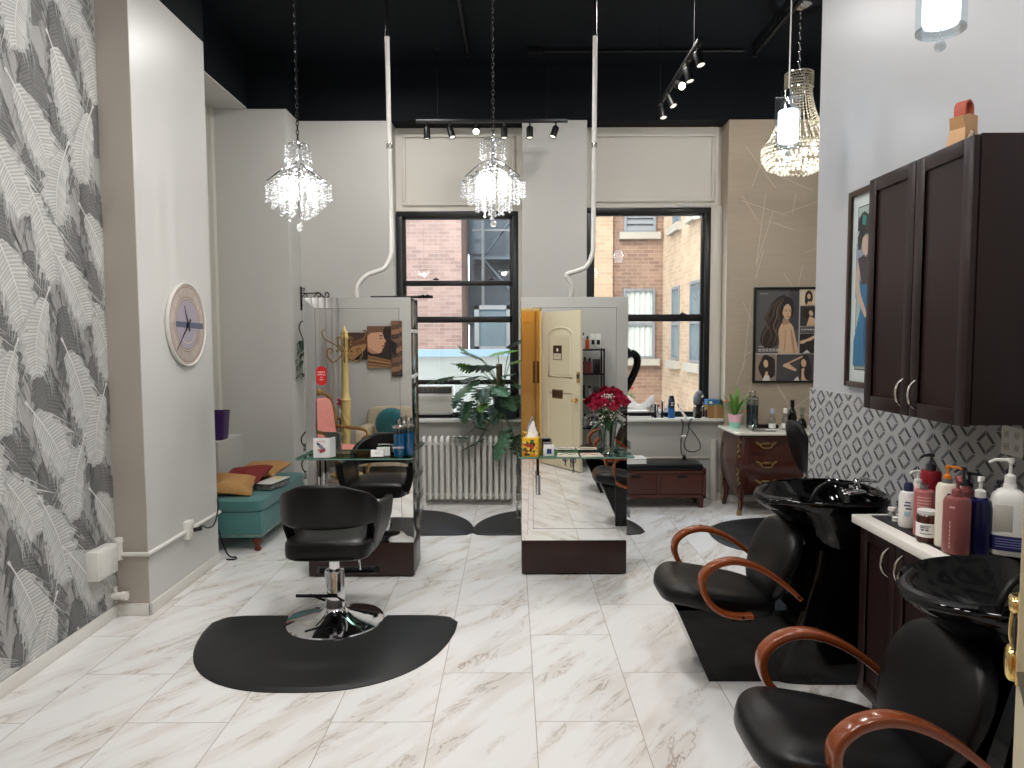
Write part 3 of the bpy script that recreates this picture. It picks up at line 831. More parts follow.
# ------------------------------------------------------------------ styling chair
def styling_chair(loc, rot, label):
    t = thing('styling_chair', label, 'chair', loc, rot)
    b = MB(M['chrome'])
    b.lathe([(0, 0), (0.292, 0), (0.294, 0.010), (0.285, 0.022), (0.255, 0.031), (0.20, 0.045), (0.13, 0.062), (0.09, 0.074), (0.068, 0.088), (0.062, 0.10)], 48)
    b.build('base', t)
    b = MB(M['chrome']); b.lathe([(0.058, 0.07), (0.058, 0.318), (0.053, 0.326), (0.034, 0.328), (0.030, 0.33), (0.030, 0.42), (0.0, 0.42)], 32)
    b.build('pump_column', t)
    b = MB(M['black_metal'])
    b.tube(spline([(-0.05, 0, 0.13), (-0.09, -0.02, 0.155), (-0.14, -0.04, 0.185)], 5), 0.007, n=8)
    b.tube([(-0.215, -0.06, 0.186), (0.03, -0.07, 0.186)], 0.010, n=10)
    b.tube([(0.05, 0, 0.13), (0.06, -0.05, 0.15), (0.02, -0.07, 0.186)], 0.006, n=8)
    b.build('foot_lever', t)
    b = MB(M['chrome']); b.box(-0.06, 0.06, -0.15, 0.16, 0.415, 0.438, 0.006); b.build('seat_plate', t)
    b = MB(M['chrome']); b.tube(spline([(0.08, 0.10, 0.425), (0.08, 0.25, 0.40), (0.08, 0.34, 0.30), (0.08, 0.37, 0.20)], 5), 0.009, n=10)
    b.tube(spline([(-0.08, 0.10, 0.425), (-0.08, 0.25, 0.40), (-0.08, 0.34, 0.30), (-0.08, 0.37, 0.20)], 5), 0.009, n=10)
    fr = b.build('footrest', t)
    b = MB(M['vinyl']); b.tube(spline([(-0.19, 0.36, 0.20), (-0.14, 0.385, 0.19), (0, 0.40, 0.185), (0.14, 0.385, 0.19), (0.19, 0.36, 0.20)], 5), 0.024, n=12); b.build('foot_pad', fr)
    # seat cushion
    b = MB(M['vinyl'])
    b.sell((0, 0.01, 0.496), 0.250, 0.265, 0.060, 0.35, 0.42, 40, 14, warp=lambda p: (p.x, p.y, p.z + (0.012 * (1 - (p.x / .27) ** 2) if p.z > 0 else 0)))
    b.build('seat', t)
    # wrap-round shell with an opening under the back
    b = MB(M['vinyl'])
    a_, b_ = 0.272, 0.272
    path = []
    NP = 64
    for k in range(NP + 1):
        s = -1 + 2 * k / NP                               # -1 left arm front .. 1 right arm front
        q = s * 1.42
        if abs(q) <= 1:
            w = q * PI / 2; path.append((s, a_ * math.sin(w), -b_ * math.cos(w), (math.sin(w) * b_, -math.cos(w) * a_)))
        else:
            e = (abs(q) - 1) / 0.42
            path.append((s, math.copysign(a_ + 0.022 * e, q), 0.235 * e, (math.copysign(1, q), 0)))
    def ss(x, lo, hi):
        x = max(0, min(1, (x - lo) / (hi - lo))); return x * x * (3 - 2 * x)
    rings = []
    for (s, x, y, nn) in path:
        A = abs(s)
        top = 0.895 - 0.060 * ss(A, 0.12, 0.48) - 0.110 * ss(A, 0.40, 0.70)
        bot = 0.640 - 0.205 * ss(A, 0.50, 0.60) + 0.06 * ss(A, 0.78, 1.0)
        n = Vector((nn[0], nn[1], 0)).normalized()
        th = 0.027
        row = []
        lean = lambda z: -0.10 * (z - 0.5) * max(0, 1 - ss(A, 0.3, 0.75))
        inw = lambda z: -0.050 * (1 - ss((z - 0.43), 0, 0.26)) * ss(A, 0.3, 0.6)
        hs = (top - bot) / 2; mid = (top + bot) / 2
        for k in range(20):
            w = 2 * PI * k / 20
            u = math.copysign(abs(math.cos(w)) ** 0.6, math.cos(w)) * th
            v = math.copysign(abs(math.sin(w)) ** 0.18, math.sin(w)) * hs
            z = mid + v
            if abs(math.sin(w)) > 0.985: u *= 0.55
            row.append((x + n.x * (u + inw(z)), y + n.y * (u + inw(z)) + lean(z), z))
        rings.append(row)
    b.loft(rings)
    b.build('backrest', t, smooth=50)
    return t
styling_chair((-1.065, 4.165, 0), R(1), 'black tub styling chair on a round chrome pump base, facing the mirror')

# ------------------------------------------------------------------ things on the left shelf
Z = 0.888
t = thing('greeting_card', 'white standing card with a colourful bird drawing, left on the glass shelf', 'card', (-1.305, 4.815, Z)); t.scale = (.82, .82, .86)
b = MB(M['white_paper'])
b.T = Matrix.Translation((0, 0, 0)) @ Matrix.Rotation(R(0), 4, 'Z')
b.box(-0.066, 0.066, -0.002, 0.0, 0, 0.158); b.T = None
b.loft([[(0.066, -0.002, 0), (0.068, 0, 0), (0.10, 0.075, 0), (0.098, 0.077, 0)], [(0.066, -0.002, .158), (0.068, 0, .158), (0.10, 0.075, .158), (0.098, 0.077, .158)]])
b.build('folded_card', t, smooth=0)
d = MB(flat('bird_red', (170, 60, 84)))
def blob(mb, cx, cz, rx, rz, a, y, n=18, jag=0.0, seed=0):
    r = random.Random(seed); pts = []
    for k in range(n):
        w = 2 * PI * k / n; f = 1 + (jag * (r.random() - .5))
        x, z = rx * math.cos(w) * f, rz * math.sin(w) * f
        pts.append((cx + x * math.cos(a) - z * math.sin(a), y, cz + x * math.sin(a) + z * math.cos(a)))
    mb.poly(pts)
blob(d, 0.008, 0.055, 0.03, 0.016, 0.4, -0.0026, jag=.5, seed=1); blob(d, 0.012, 0.07, 0.02, 0.012, -0.5, -0.0027, jag=.4, seed=4)
d.slot(flat('bird_blue', (52, 66, 92))); blob(d, -0.012, 0.098, 0.034, 0.010, -0.7, -0.0028); blob(d, -0.02, 0.105, 0.012, 0.01, 0, -0.0029)
d.slot(flat('bird_grey', (140, 136, 150))); blob(d, 0.0, 0.085, 0.026, 0.014, -0.5, -0.0030, jag=.3, seed=2)
d.slot(flat('bird_ochre', (190, 140, 90))); blob(d, -0.02, 0.06, 0.012, 0.009, .3, -0.0031, jag=.5, seed=3)
d.slot(flat('bird_pink', (226, 170, 180))); 
for k in range(5): blob(d, -0.03 + 0.015 * k, 0.128 + .003 * (k % 2), 0.007, 0.005, 0.5 * k, -0.0026)
d.build('bird_drawing', t, smooth=0)

t = thing('card_holder', 'clear holder of small white business cards in the middle of the shelf', 'card holder', (-0.925, 4.82, Z), R(6))
b = MB(M['acrylic']); b.box(-0.047, 0.047, -0.012, 0.045, 0, 0.004); b.box(-0.047, 0.047, 0.018, 0.021, 0, 0.05); b.build('holder', t, smooth=0)
b = MB(M['white_paper']); b.T = Matrix.Rotation(R(-14), 4, 'X'); b.box(-0.043, 0.043, 0.0, 0.012, 0.004, 0.052); b.build('cards', t, smooth=0)
b = MB(flat('card_ink', (176, 150, 150))); b.T = Matrix.Rotation(R(-14), 4, 'X')
for (x0, x1) in ((-0.016, -0.004), (-0.002, 0.006), (0.008, 0.017)): b.box(x0, x1, -0.0008, 0, 0.027, 0.031)
b.build('print', t, smooth=0)
t = thing('card_stack', 'short stack of pale cards standing behind the white business cards', 'cards', (-0.895, 4.885, Z), R(4))
b = MB(M['white_paper']); b.box(-0.045, 0.045, 0, 0.02, 0, 0.056); b.slot(flat('card_green', (150, 172, 160))); b.box(-0.046, 0.046, 0.02, 0.024, 0, 0.058); b.build('cards', t, smooth=0)

def disinfectant_jar(x, y, label, group, s=1.0, z=Z, lettered=True):
    t = thing('disinfectant_jar', label, 'jar', (x, y, z), 0, group)
    b = MB(mat('blue_liquid_%d' % round(x * 100), (20, 112, 166), 0.08) if x < 0 else flat('dark_teal_liquid', (14, 40, 48), 0.1))
    b.lathe([(0, 0.006), (0.043 * s, 0.006), (0.046 * s, 0.02 * s), (0.046 * s, 0.20 * s), (0, 0.20 * s)], 28); b.build('liquid', t)
    b = MB(M['jar_glass']); b.lathe([(0, 0), (0.049 * s, 0), (0.052 * s, 0.01 * s), (0.052 * s, 0.255 * s), (0.049 * s, 0.255 * s), (0.047 * s, 0.21 * s), (0.047 * s, 0.012 * s)], 28); b.build('glass', t)
    b = MB(M['steel']); b.lathe([(0.053 * s, 0.248 * s), (0.053 * s, 0.262 * s), (0.03 * s, 0.276 * s), (0.012 * s, 0.282 * s), (0, 0.282 * s)], 28)
    b.tube([(0.0, 0, 0.275 * s), (0.0, 0, 0.302 * s)], 0.007 * s, n=10); b.ball((0, 0, 0.308 * s), 0.012 * s); b.build('lid', t)
    b = MB(M['black_metal'])
    for (dx, h) in ((-0.016, 0.305), (0.02, 0.318)):
        b.tube([(dx * s, 0.01, 0.12 * s), (dx * s * 1.2, 0.012, h * s)], [0.003, 0.004], n=6); b.ball((dx * s * 1.2, 0.012, h * s), 0.0065, 8)
    b.build('comb', t)
    if lettered: lettering('BARBICIDE', 0.0165, M['white_paper'], t, (0, -0.0528 * s, 0.085 * s), (R(90), 0, 0))
    return t
disinfectant_jar(-0.778, 4.845, 'blue liquid comb jar with a metal lid, front one by the mirror edge', 'blue comb jars', .80)
disinfectant_jar(-0.722, 4.905, 'blue liquid comb jar, half hidden behind the other at the mirror edge', 'blue comb jars', 0.80, lettered=False)

# red sticker on the mirror
t = thing('sticker', 'small red round-ended sticker stuck on the left mirror', 'sticker', (-1.334, 4.962, 1.44))
b = MB(flat('sticker_red', (196, 30, 34))); pts = []
for k in range(9): pts.append((0.036 * math.cos(PI * k / 8), 0.034 + 0.034 * math.sin(PI * k / 8)))
for k in range(9): pts.append((0.036 * math.cos(PI + PI * k / 8), -0.034 + 0.034 * math.sin(PI + PI * k / 8)))
b.prism(pts, lambda x, z: (x, 0.0, z), lambda x, z: (x, -0.0012, z)); b.build('backing', t, smooth=0)
for i, (s, h, z) in enumerate((('PEOPLE', 0.0155, 0.026), ('LOVE US', 0.0150, 0.008), ('ON', 0.010, -0.010), ('YELP', 0.013, -0.026))):
    lettering(s, h, M['white_paper'], t, (0, -0.0014, z), (R(90), 0, 0))

# black flat tray lying on the station top, right edge overhanging
t = thing('flat_iron_tray', 'thin black tray lying on top of the left mirror station', 'tray', (-0.80, 5.10, 1.988))
b = MB(M['black_metal']); b.box(-0.20, 0.13, -0.05, 0.05, 0, 0.012, 0.004); b.build('tray', t)
b = MB(M['black_metal']); b.box(0.13, 0.24, -0.03, -0.012, -0.004, 0.016, 0.003); b.box(0.15, 0.22, 0.0, 0.018, 0.0, 0.014, 0.003)
b.cyl((0.17, -0.04, 0.0), (0.17, -0.04, 0.02), 0.012, n=10); b.cyl((0.205, -0.04, 0.0), (0.205, -0.04, 0.02), 0.012, n=10); b.build('handle', t)

# cords hanging from the left edge of the left station
for i, (z, dz) in enumerate(((0.99, 0.11), (0.81, 0.12))):
    b = MB(M['black_metal'])
    b.tube(spline([(-1.457, 5.06, z + dz / 2), (-1.475, 5.04, z + dz * .42), (-1.505, 5.03, z), (-1.49, 5.03, z - dz * .45), (-1.46, 5.05, z - dz / 2)], 6), 0.005, n=8)
    o = b.build('power_cord'); tag(o, ['black cord loop on the left station edge, level with the bird card', 'black cord loop on the left station edge, below the glass shelf'][i], 'cord', 'cord loops on the left station')

# white conduits from the ceiling down to the stations
def conduit(x, x2, tp, label):
    t = thing('ceiling_conduit', label, 'pipe', (x, 5.2, 1.99), 0, 'white swan-neck conduits over the stations')
    b = MB(M['white_gloss'])
    pts = [(tp, 0, 1.85), (tp * .6, 0, 1.2), (0.0, 0, 0.42), (-0.005, 0, 0.32), (-0.05, 0, 0.225), (-0.13, 0, 0.19), (-0.19, 0, 0.165), (x2 - x, 0, 0.09), (x2 - x - .005, 0, 0.0)]
    b.tube([pts[0], pts[1]] + spline(pts[2:], 6), 0.017, n=14); b.build('pipe', t)
    b = MB(M['steel']); b.lathe([(0.021, 1.07), (0.022, 1.075), (0.022, 1.10), (0.021, 1.105)], 14, (tp * .5, 0, 0)); b.build('coupling', t)
    b = MB(M['black_metal']); b.cyl((tp, 0, 1.85), (tp, 0, ZC - 1.99), 0.012, n=10); b.build('drop_rod', t)
conduit(-0.868, -1.12, -.012, 'white swan-neck conduit dropping from the ceiling to the left station')
conduit(0.592, 0.437, .008, 'white swan-neck conduit dropping to the station with the roses')

# ------------------------------------------------------------------ things on the right shelf
Z = 0.888
t = thing('tissue_box', 'yellow floral tissue box with a white tissue pulled up', 'tissue box', (0.135, 4.87, Z), R(-12))
b = MB(flat('tissue_yellow', (224, 178, 40))); s = 0.056; b.box(-s, s, -s, s, 0, 0.128, 0.002); b.build('carton', t)
p = MB(flat('tissue_green', (40, 84, 40))); r = random.Random(5)
def on_face(mb, f, u, v, ru, rv, lift):
    pts = []
    for k in range(10):
        w = 2 * PI * k / 10; jj = 1 + .3 * (r.random() - .5)
        a, c = u + ru * math.cos(w) * jj, v + rv * math.sin(w) * jj
        a = max(-s + .001, min(s - .001, a)); c = max(0.002, min(0.126, c))
        pts.append((a, -s - lift, c) if f == 0 else (-s - lift, a, c))
    mb.poly(pts)
cols = [('tissue_green', (40, 84, 40)), ('tissue_red', (176, 60, 40)), ('tissue_orange', (224, 130, 40)), ('tissue_brown', (70, 46, 30)), ('tissue_lemon', (238, 206, 90))]
for f in (0, 1):
    for k in range(26):
        nm, cc = cols[(k * 3 + f) % 5]; p.slot(flat(nm, cc))
        on_face(p, f, r.uniform(-.046, .046), r.uniform(.012, .116), r.uniform(.006, .017), r.uniform(.006, .017), 0.0004 + 0.00012 * k)
p.build('floral_print', t, smooth=0)
b = MB(M['white_paper']); n = 14; rings = []
for i in range(8):
    tt = i / 7; rr = 0.034 * (1 - tt) ** 0.7 + 0.002
    rings.append([((rr + 0.010 * math.sin(3 * w + i) * (1 - tt)) * math.cos(w) * 1.1 + 0.012 * tt, rr * 0.45 * math.sin(w) * (1 + .5 * math.sin(2 * w + i * .7)), 0.127 + 0.118 * tt) for w in [2 * PI * k / n for k in range(n)]])
b.loft(rings, cap0=False); b.build('tissue', t, smooth=60)

t = thing('sign_stand', 'small white box with a dark blue square, beside the tissue box', 'box', (0.252, 4.845, Z), R(4))
b = MB(M['white_paper']); b.box(-0.036, 0.036, 0, 0.012, 0, 0.078, 0.001); b.box(-0.036, 0.036, 0.012, 0.06, 0, 0.05, 0.002); b.build('card', t)
b = MB(flat('visa_blue', (36, 66, 128))); b.box(-0.014, 0.018, -0.0012, 0, 0.016, 0.05); b.build('blue_square', t, smooth=0)
b = MB(M['ext_metal']); b.box(-0.034, 0.026, 0.03, 0.07, 0.05, 0.088, 0.002); b.build('metal_block', t)
for i, (x, lab) in enumerate(((0.385, 'open pale leaflet with a green line, by the small blue square box'), (0.545, 'open pale leaflet with a red line, beside the roses vase'))):
    t = thing('leaflet', lab, 'leaflet', (x, 4.87, Z), R(-3 + 5 * i), 'leaflets on the glass shelf')
    b = MB(flat('leaflet_cream', (232, 226, 206))); b.loft([[(-.075, -.07, 0), (.075, -.07, 0), (.07, .06, 0), (-.07, .06, 0)], [(-.075, -.07, .006), (.075, -.07, .006), (.07, .06, .008), (-.07, .06, .008)]]); b.build('sheet', t, smooth=0)
    b = MB(flat('leaflet_green', (90, 130, 90)) if i == 0 else flat('leaflet_red', (206, 90, 90)))
    b.tube(spline([(-.06, -.03, .0078), (-.02, .02, .009), (.02, -.01, .0085), (.055, .03, .009)], 5), 0.0022, n=5); b.build('printed_line', t)
# shears hanging under the shelf on a hook
for i, x in enumerate((0.37, 0.425)):
    t = thing('hair_shears', ['dark blue shears hanging under the glass shelf, the shorter pair', 'dark blue shears hanging under the glass shelf, the longer pair'][i], 'shears', (x, 4.90, 0.876), 0, 'shears hanging under the shelf')
    b = MB(flat('shear_blue', (38, 46, 86), 0.3)); L = 0.07 + 0.05 * i
    for sg in (-1, 1): b.tube([(sg * 0.004, 0, 0), (sg * 0.002, 0, -L * .6), (-sg * 0.006, 0, -L)], [0.003, 0.004, 0.0012], n=6)
    b.build('blades', t)
    b = MB(flat('shear_blue', (38, 46, 86)))
    for sg in (-1, 1): b.tube([(sg * 0.009 + 0.009 * math.cos(2 * PI * k / 12), 0, -L * .25 + 0.013 * math.sin(2 * PI * k / 12)) for k in range(12)], 0.003, n=6, closed=True)
    b.build('finger_rings', t)

# roses in a glass vase
t = thing('flower_vase', 'tall clear glass vase of water on the glass shelf, holding dark pink roses', 'vase', (0.668, 4.875, Z))
b = MB(M['vase_glass'])
b.lathe([(0, 0), (0.052, 0), (0.055, 0.006), (0.044, 0.016), (0.036, 0.03), (0.038, 0.08), (0.047, 0.16), (0.062, 0.235), (0.059, 0.235), (0.044, 0.16), (0.033, 0.05), (0, 0.04)], 28)
b.build('glass', t)
b = MB(mat('vase_water', (150, 150, 110), 0.05, trans=0.7)); b.lathe([(0, 0.042), (0.031, 0.045), (0.034, 0.08), (0.041, 0.14), (0, 0.14)], 20); b.build('water', t)
rose_pos = [(-0.115, -0.04, 0.335), (-0.075, 0.02, 0.375), (0.02, -0.075, 0.335), (0.0, 0.02, 0.42), (0.055, 0.03, 0.415), (0.105, -0.02, 0.36), (-0.035, 0.07, 0.39), (0.09, 0.06, 0.38), (-0.05, -0.065, 0.36), (0.062, -0.055, 0.38)]
def rose(loc, k):
    t2 = thing('rose', 'dark pink rose in the glass vase', 'rose', loc, 0.7 * k, 'dark pink roses in the vase')
    m = MB(M['rose'], M['rose_b'])
    r = random.Random(k)
    for layer in range(5):
        rad = 0.009 + 0.0072 * layer; npet = 3 + layer; hh = 0.046 - 0.003 * layer; m.m = 1 if (layer + k) % 3 == 2 else 0
        for j in range(npet):
            w0 = 2 * PI * j / npet + layer * 0.9
            rings = []
            for u in range(7):
                a = w0 + (u / 6 - 0.5) * 2 * PI / npet * 1.35; col = []
                for v in range(5):
                    q = v / 4
                    rr = rad * (0.45 + 0.62 * q ** 0.8) + 0.005 * q ** 3 * (layer / 4)
                    edge = 1 - 0.35 * abs(u / 3 - 1) ** 2
                    col.append((rr * math.cos(a), rr * math.sin(a), -0.020 + (hh + 0.020) * q * edge - (0.006 * q ** 4 * layer / 2)))
                rings.append(col)
            m.loft(rings, False, False, closed=False)
    m.build('petals', t2, smooth=80)
    s = MB(M['stem']); base = Vector((0.668 - loc[0], 4.875 - loc[1], Z + 0.06 - loc[2])); base.rotate(Euler((0, 0, -0.7 * k)))
    sh = Vector((base.x * .35 , base.y * .35 , -0.16)); 
    tgt = base + Vector((0.018 * math.cos(k), 0.018 * math.sin(k), 0))
    neck = Vector(((0.668 - loc[0]), (4.875 - loc[1]), Z + 0.225 - loc[2])); neck.rotate(Euler((0, 0, -0.7 * k))); neck += Vector((0.02 * math.cos(k * 1.3), 0.02 * math.sin(k * 1.3), 0))
    s.tube(spline([(0, 0, -0.012), neck, tgt], 6), 0.0032, n=6); s.lathe([(0, -0.03), (0.012, -0.022), (0.014, -0.012)], 8); s.build('stem', t2)
for k, p in enumerate(rose_pos): rose((0.672 + p[0] * .97, 4.875 + p[1] * 1.05, Z + p[2] * 1.05 - .015), k)
t = thing('babys_breath', 'sprays of tiny white blossom and green leaves among the dark pink roses', 'flowers', (0.668, 4.875, Z + 0.23))
m = MB(M['white_flower']); r = random.Random(9)
for k in range(150):
    a = r.uniform(0, 2 * PI); rr = r.uniform(0.03, 0.135); z = r.uniform(0.0, 0.16) - 0.35 * max(0, rr - 0.08)
    if r.random() < .35: z = 0.17 + r.uniform(0, .03); rr = r.uniform(0, 0.06)
    m.ball((rr * math.cos(a), rr * math.sin(a), z), r.uniform(.0035, .0065), 6)
m.build('blossoms', t)
m = MB(M['leaf'])
def simple_leaf(mb, base, d, L, W, droop=0.3, n=6):
    base = Vector(base); d = Vector(d).normalized(); side = d.cross(Vector((0, 0, 1)))
    if side.length < 1e-4: side = Vector((1, 0, 0))
    side.normalize(); rings = []
    for i in range(n + 1):
        q = i / n; c = base + d * L * q + Vector((0, 0, -droop * L * q * q)); w = W * math.sin(PI * (q * .94 + .03)) ** 0.8
        up = side.cross(d).normalized()
        rings.append([c - side * w + up * w * 0.25, c, c + side * w + up * w * 0.25])
    mb.loft(rings, False, False, closed=False)
for k in range(14):
    a = 2 * PI * k / 14 + r.uniform(-.2, .2)
    simple_leaf(m, (0.03 * math.cos(a), 0.03 * math.sin(a), 0.0), (math.cos(a), math.sin(a), r.uniform(-0.1, .9)), r.uniform(.08, .14), 0.02, 0.6)
m.build('leaves', t)
m = MB(M['stem'])
for k in range(22):
    a = r.uniform(0, 2 * PI); m.tube([(0.012 * math.cos(a), 0.012 * math.sin(a), -0.16), (0.03 * math.cos(a), 0.03 * math.sin(a), 0), (0.1 * math.cos(a), 0.1 * math.sin(a), 0.1)], 0.0012, n=4)
m.build('stems', t)
t = thing('glass_dish', 'small clear glass dish beside the foot of the vase', 'dish', (0.755, 4.86, Z))
b = MB(M['vase_glass']); b.lathe([(0, 0), (0.025, 0), (0.034, 0.03), (0.031, 0.03), (0.022, 0.006), (0, 0.005)], 18); b.build('dish', t)

# black dryer hood arm at the right edge of the right station
t = thing('hair_steamer', 'glossy black curved dryer hose at the right mirror edge, against the window', 'hair dryer', (0.845, 5.42, 1.385))
b = MB(M['gloss_black'])
b.tube(spline([(0.02, 0, 0.175), (0.07, 0, 0.195), (0.108, 0, 0.165), (0.108, 0, 0.10), (0.075, 0, 0.015), (0.03, 0, -0.07), (-0.02, 0, -0.14)], 7), [0.029] * 43, n=14); b.build('hose', t)
b = MB(M['black_metal']); b.tube([(-0.03, 0, 0.235), (0.02, 0, 0.215), (0.065, 0, 0.185)], [0.038, 0.034, 0.028], n=16); b.lathe([(0.0, 0.19), (0.012, 0.19), (0.012, 0.13), (0, 0.13)], 12, (0.03, 0, 0)); b.build('nozzle', t)
b = MB(M['black_metal']); b.box(-0.04, 0.0, -0.03, 0.03, -0.14, 0.26, 0.01); b.build('wall_clip', t)
# ================================================================== WASH STATIONS
def wash_station(cy0, dx, label):
    """shampoo unit; local origin on the floor under the seat line, -X is the way the sitter faces"""
    t = thing('shampoo_station', label, 'wash station', (dx, cy0, 0), 0, 'shampoo chairs with basins')
    # gloss base under the seat and tall pedestal under the bowl
    b = MB(M['gloss_black'])
    prof = [(0.96, 0), (1.50, 0), (1.50, 0.36), (0.80, 0.36)]
    b.prism(prof, lambda x, z: (x, -0.15, z), lambda x, z: (x, 0.13, z)); b.build('seat_base', t, smooth=20)
    b = MB(M['gloss_black']); rings = []
    for (z, x0, x1, w) in ((0, 1.26, 1.93, 0.19), (0.05, 1.27, 1.93, 0.19), (0.36, 1.37, 1.93, 0.185), (0.58, 1.44, 1.92, 0.185), (0.66, 1.45, 1.90, 0.185)):
        ring = []
        for k in range(28):
            w_ = 2 * PI * k / 28; c, s = math.cos(w_), math.sin(w_)
            ring.append(((x0 + x1) / 2 + (x1 - x0) / 2 * math.copysign(abs(c) ** .5, c), w * math.copysign(abs(s) ** .5, s), z))
        rings.append(ring)
    b.loft(rings); b.build('pedestal', t, smooth=40)
    # sloping gloss back panel between base and bowl
    b = MB(M['gloss_black']); b.loft([[(1.36, -.16, .36), (1.62, -.16, .36), (1.62, .16, .36), (1.36, .16, .36)], [(1.50, -.15, .80), (1.70, -.15, .80), (1.70, .15, .80), (1.50, .15, .80)]]); b.build('back_panel', t, smooth=20)
    # bowl
    b = MB(M['gloss_black'])
    cx = 1.575
    def rim(s, z, sx=0.0, dip=1.0):
        out = []
        for k in range(56):
            w = 2 * PI * k / 56; c, sn = math.cos(w), math.sin(w)
            L = 0.335 if c < 0 else 0.255
            x = L * math.copysign(abs(c) ** (0.92 if c < 0 else 0.62), c)
            y = 0.30 * sn * (abs(sn) ** -0.22 if abs(sn) > 1e-3 else 1) * (1 + 0.10 * c)
            u = max(0, -c)
            zz = z - 0.020 * dip * (u ** 10) + 0.022 * max(0, c) ** 2 * dip + 0.012 * dip * (abs(sn) ** 3)
            out.append((cx + sx + x * s, y * s, zz))
        return out
    outer = [rim(0.56, 0.58, 0.09, 0), rim(0.60, 0.64, 0.085, 0), rim(0.68, 0.72, 0.07, 0), rim(0.80, 0.79, 0.045, .3), rim(0.92, 0.850, 0.015, .7), rim(0.985, 0.882, 0.0, 1), rim(1.0, 0.898, 0, 1), rim(0.995, 0.911, 0, 1), rim(0.972, 0.915, 0, 1), rim(0.945, 0.904, 0.0, 1), rim(0.86, 0.850, 0.012, .8), rim(0.70, 0.79, 0.035, .4), rim(0.48, 0.745, 0.06, 0), rim(0.2, 0.735, 0.08, 0)]
    b.loft(outer); b.build('bowl', t, smooth=60)
    # neck rest
    b = MB(M['vinyl']); pts = [(cx - 0.33 + 0.10 * (abs(v) / 0.17) ** 2, v, 0.892 + 0.02 * (abs(v) / .17) ** 2) for v in [(-0.17 + 0.34 * k / 16) for k in range(17)]]
    b.tube(pts, [0.012 + 0.012 * math.sin(PI * k / 16) for k in range(17)], n=10); b.build('neck_rest', t)
    # tap and hose
    b = MB(M['chrome']); b.box(1.68, 1.78, -0.03, 0.05, 0.895, 0.925, 0.012); b.tube(spline([(1.75, .01, .93), (1.74, .01, .965), (1.78, .02, .975), (1.85, .03, .965)], 5), 0.013, n=10)
    b.tube([(1.72, 0.01, 0.93), (1.66, 0.0, 0.945)], 0.014, n=12); b.build('tap', t)
    b = MB(M['black_metal']); b.tube(spline([(1.67, 0, .945), (1.60, -0.02, .965), (1.53, -0.04, .945), (1.49, -0.05, .89), (1.48, -0.05, .83)], 6), 0.011, n=10); b.tube([(1.66, 0, .945), (1.69, 0.005, .945)], 0.016, n=10); b.build('spray_hose', t)
    # seat cushion: front lip high, falling to the back
    b = MB(M['vinyl'])
    rot = Matrix.Rotation(R(10), 3, 'Y')
    def wseat(p):
        w = 1 - 0.10 * max(0, p.x / 0.29)
        z = p.z
        if z > 0: z -= 0.022 * math.exp(-((p.y / 0.10) ** 2)) * max(0, 1 - ((p.x + 0.05) / .27) ** 2)
        if p.x < -0.17: z -= 0.10 * ((-p.x - 0.17) / 0.12) ** 2 * 0.35
        return (p.x, p.y * w, z)
    b.sell((1.015, 0.0, 0.418), 0.285, 0.252, 0.060, 0.5, 0.55, 48, 18, rot, wseat); b.build('seat', t, smooth=60)
    # backrest, leaning back
    b = MB(M['vinyl'])
    rot = Matrix.Rotation(R(20), 3, 'Y')
    def wb(p):
        w = 1 - 0.16 * max(0, -p.z / 0.24) - 0.20 * max(0, p.z / 0.24 - 0.15) ** 1.5
        x = p.x + (0.020 * (p.y / 0.24) ** 2 if p.x < 0 else 0) - 0.03 * (p.y / .24) ** 2
        return (x, p.y * w, p.z)
    b.sell((1.33, 0.0, 0.578), 0.062, 0.245, 0.205, 0.62, 0.6, 44, 22, rot, wb); b.build('backrest', t, smooth=60)
    # bent wood arms
    for sgn in (-1, 1):
        b = MB(M['armwood'])
        y = sgn * 0.285
        P = [(1.12, .388), (1.05, .386), (0.975, .405), (0.915, .455), (0.882, .52), (0.888, .585), (0.945, .635), (1.03, .652), (1.125, .628), (1.22, .575), (1.30, .510), (1.345, .468)]
        pts = spline([(x, y, z) for x, z in P], 5)
        def sec(q):
            w = 0.025 + 0.005 * math.sin(PI * min(1, q * 1.1)); h = 0.011 + 0.004 * math.sin(PI * q); o = []
            for k in range(16):
                a = 2 * PI * k / 16; c, s = math.cos(a), math.sin(a)
                o.append((w * math.copysign(abs(c) ** .28, c), h * math.copysign(abs(s) ** .28, s)))
            return o
        b.sweep(pts, sec, (0, 1, 0)); arm = b.build('armrest', t, smooth=50)
        k = MB(M['black_metal'])
        for (x, z) in ((1.07, .388),): k.cyl((x, y - .03, z), (x, y + .03, z), 0.008, n=12)
        k.build('bolt', arm)
        k = MB(M['black_metal']); k.cyl((1.33, y - .03, .483), (1.33, y + .03, .483), 0.007, n=12); k.build('bolt', arm)
    b = MB(M['black_metal']); b.box(1.02, 1.12, -0.285, 0.285, 0.352, 0.372, 0.004); b.build('arm_bracket', t)
    return t
wash_station(3.56, 0.01, 'black shampoo chair and basin with brown wooden arms, the far one beside the chest')
wash_station(2.175, 0.005, 'black shampoo chair and basin with brown wooden arms, the near one by the brass lock')

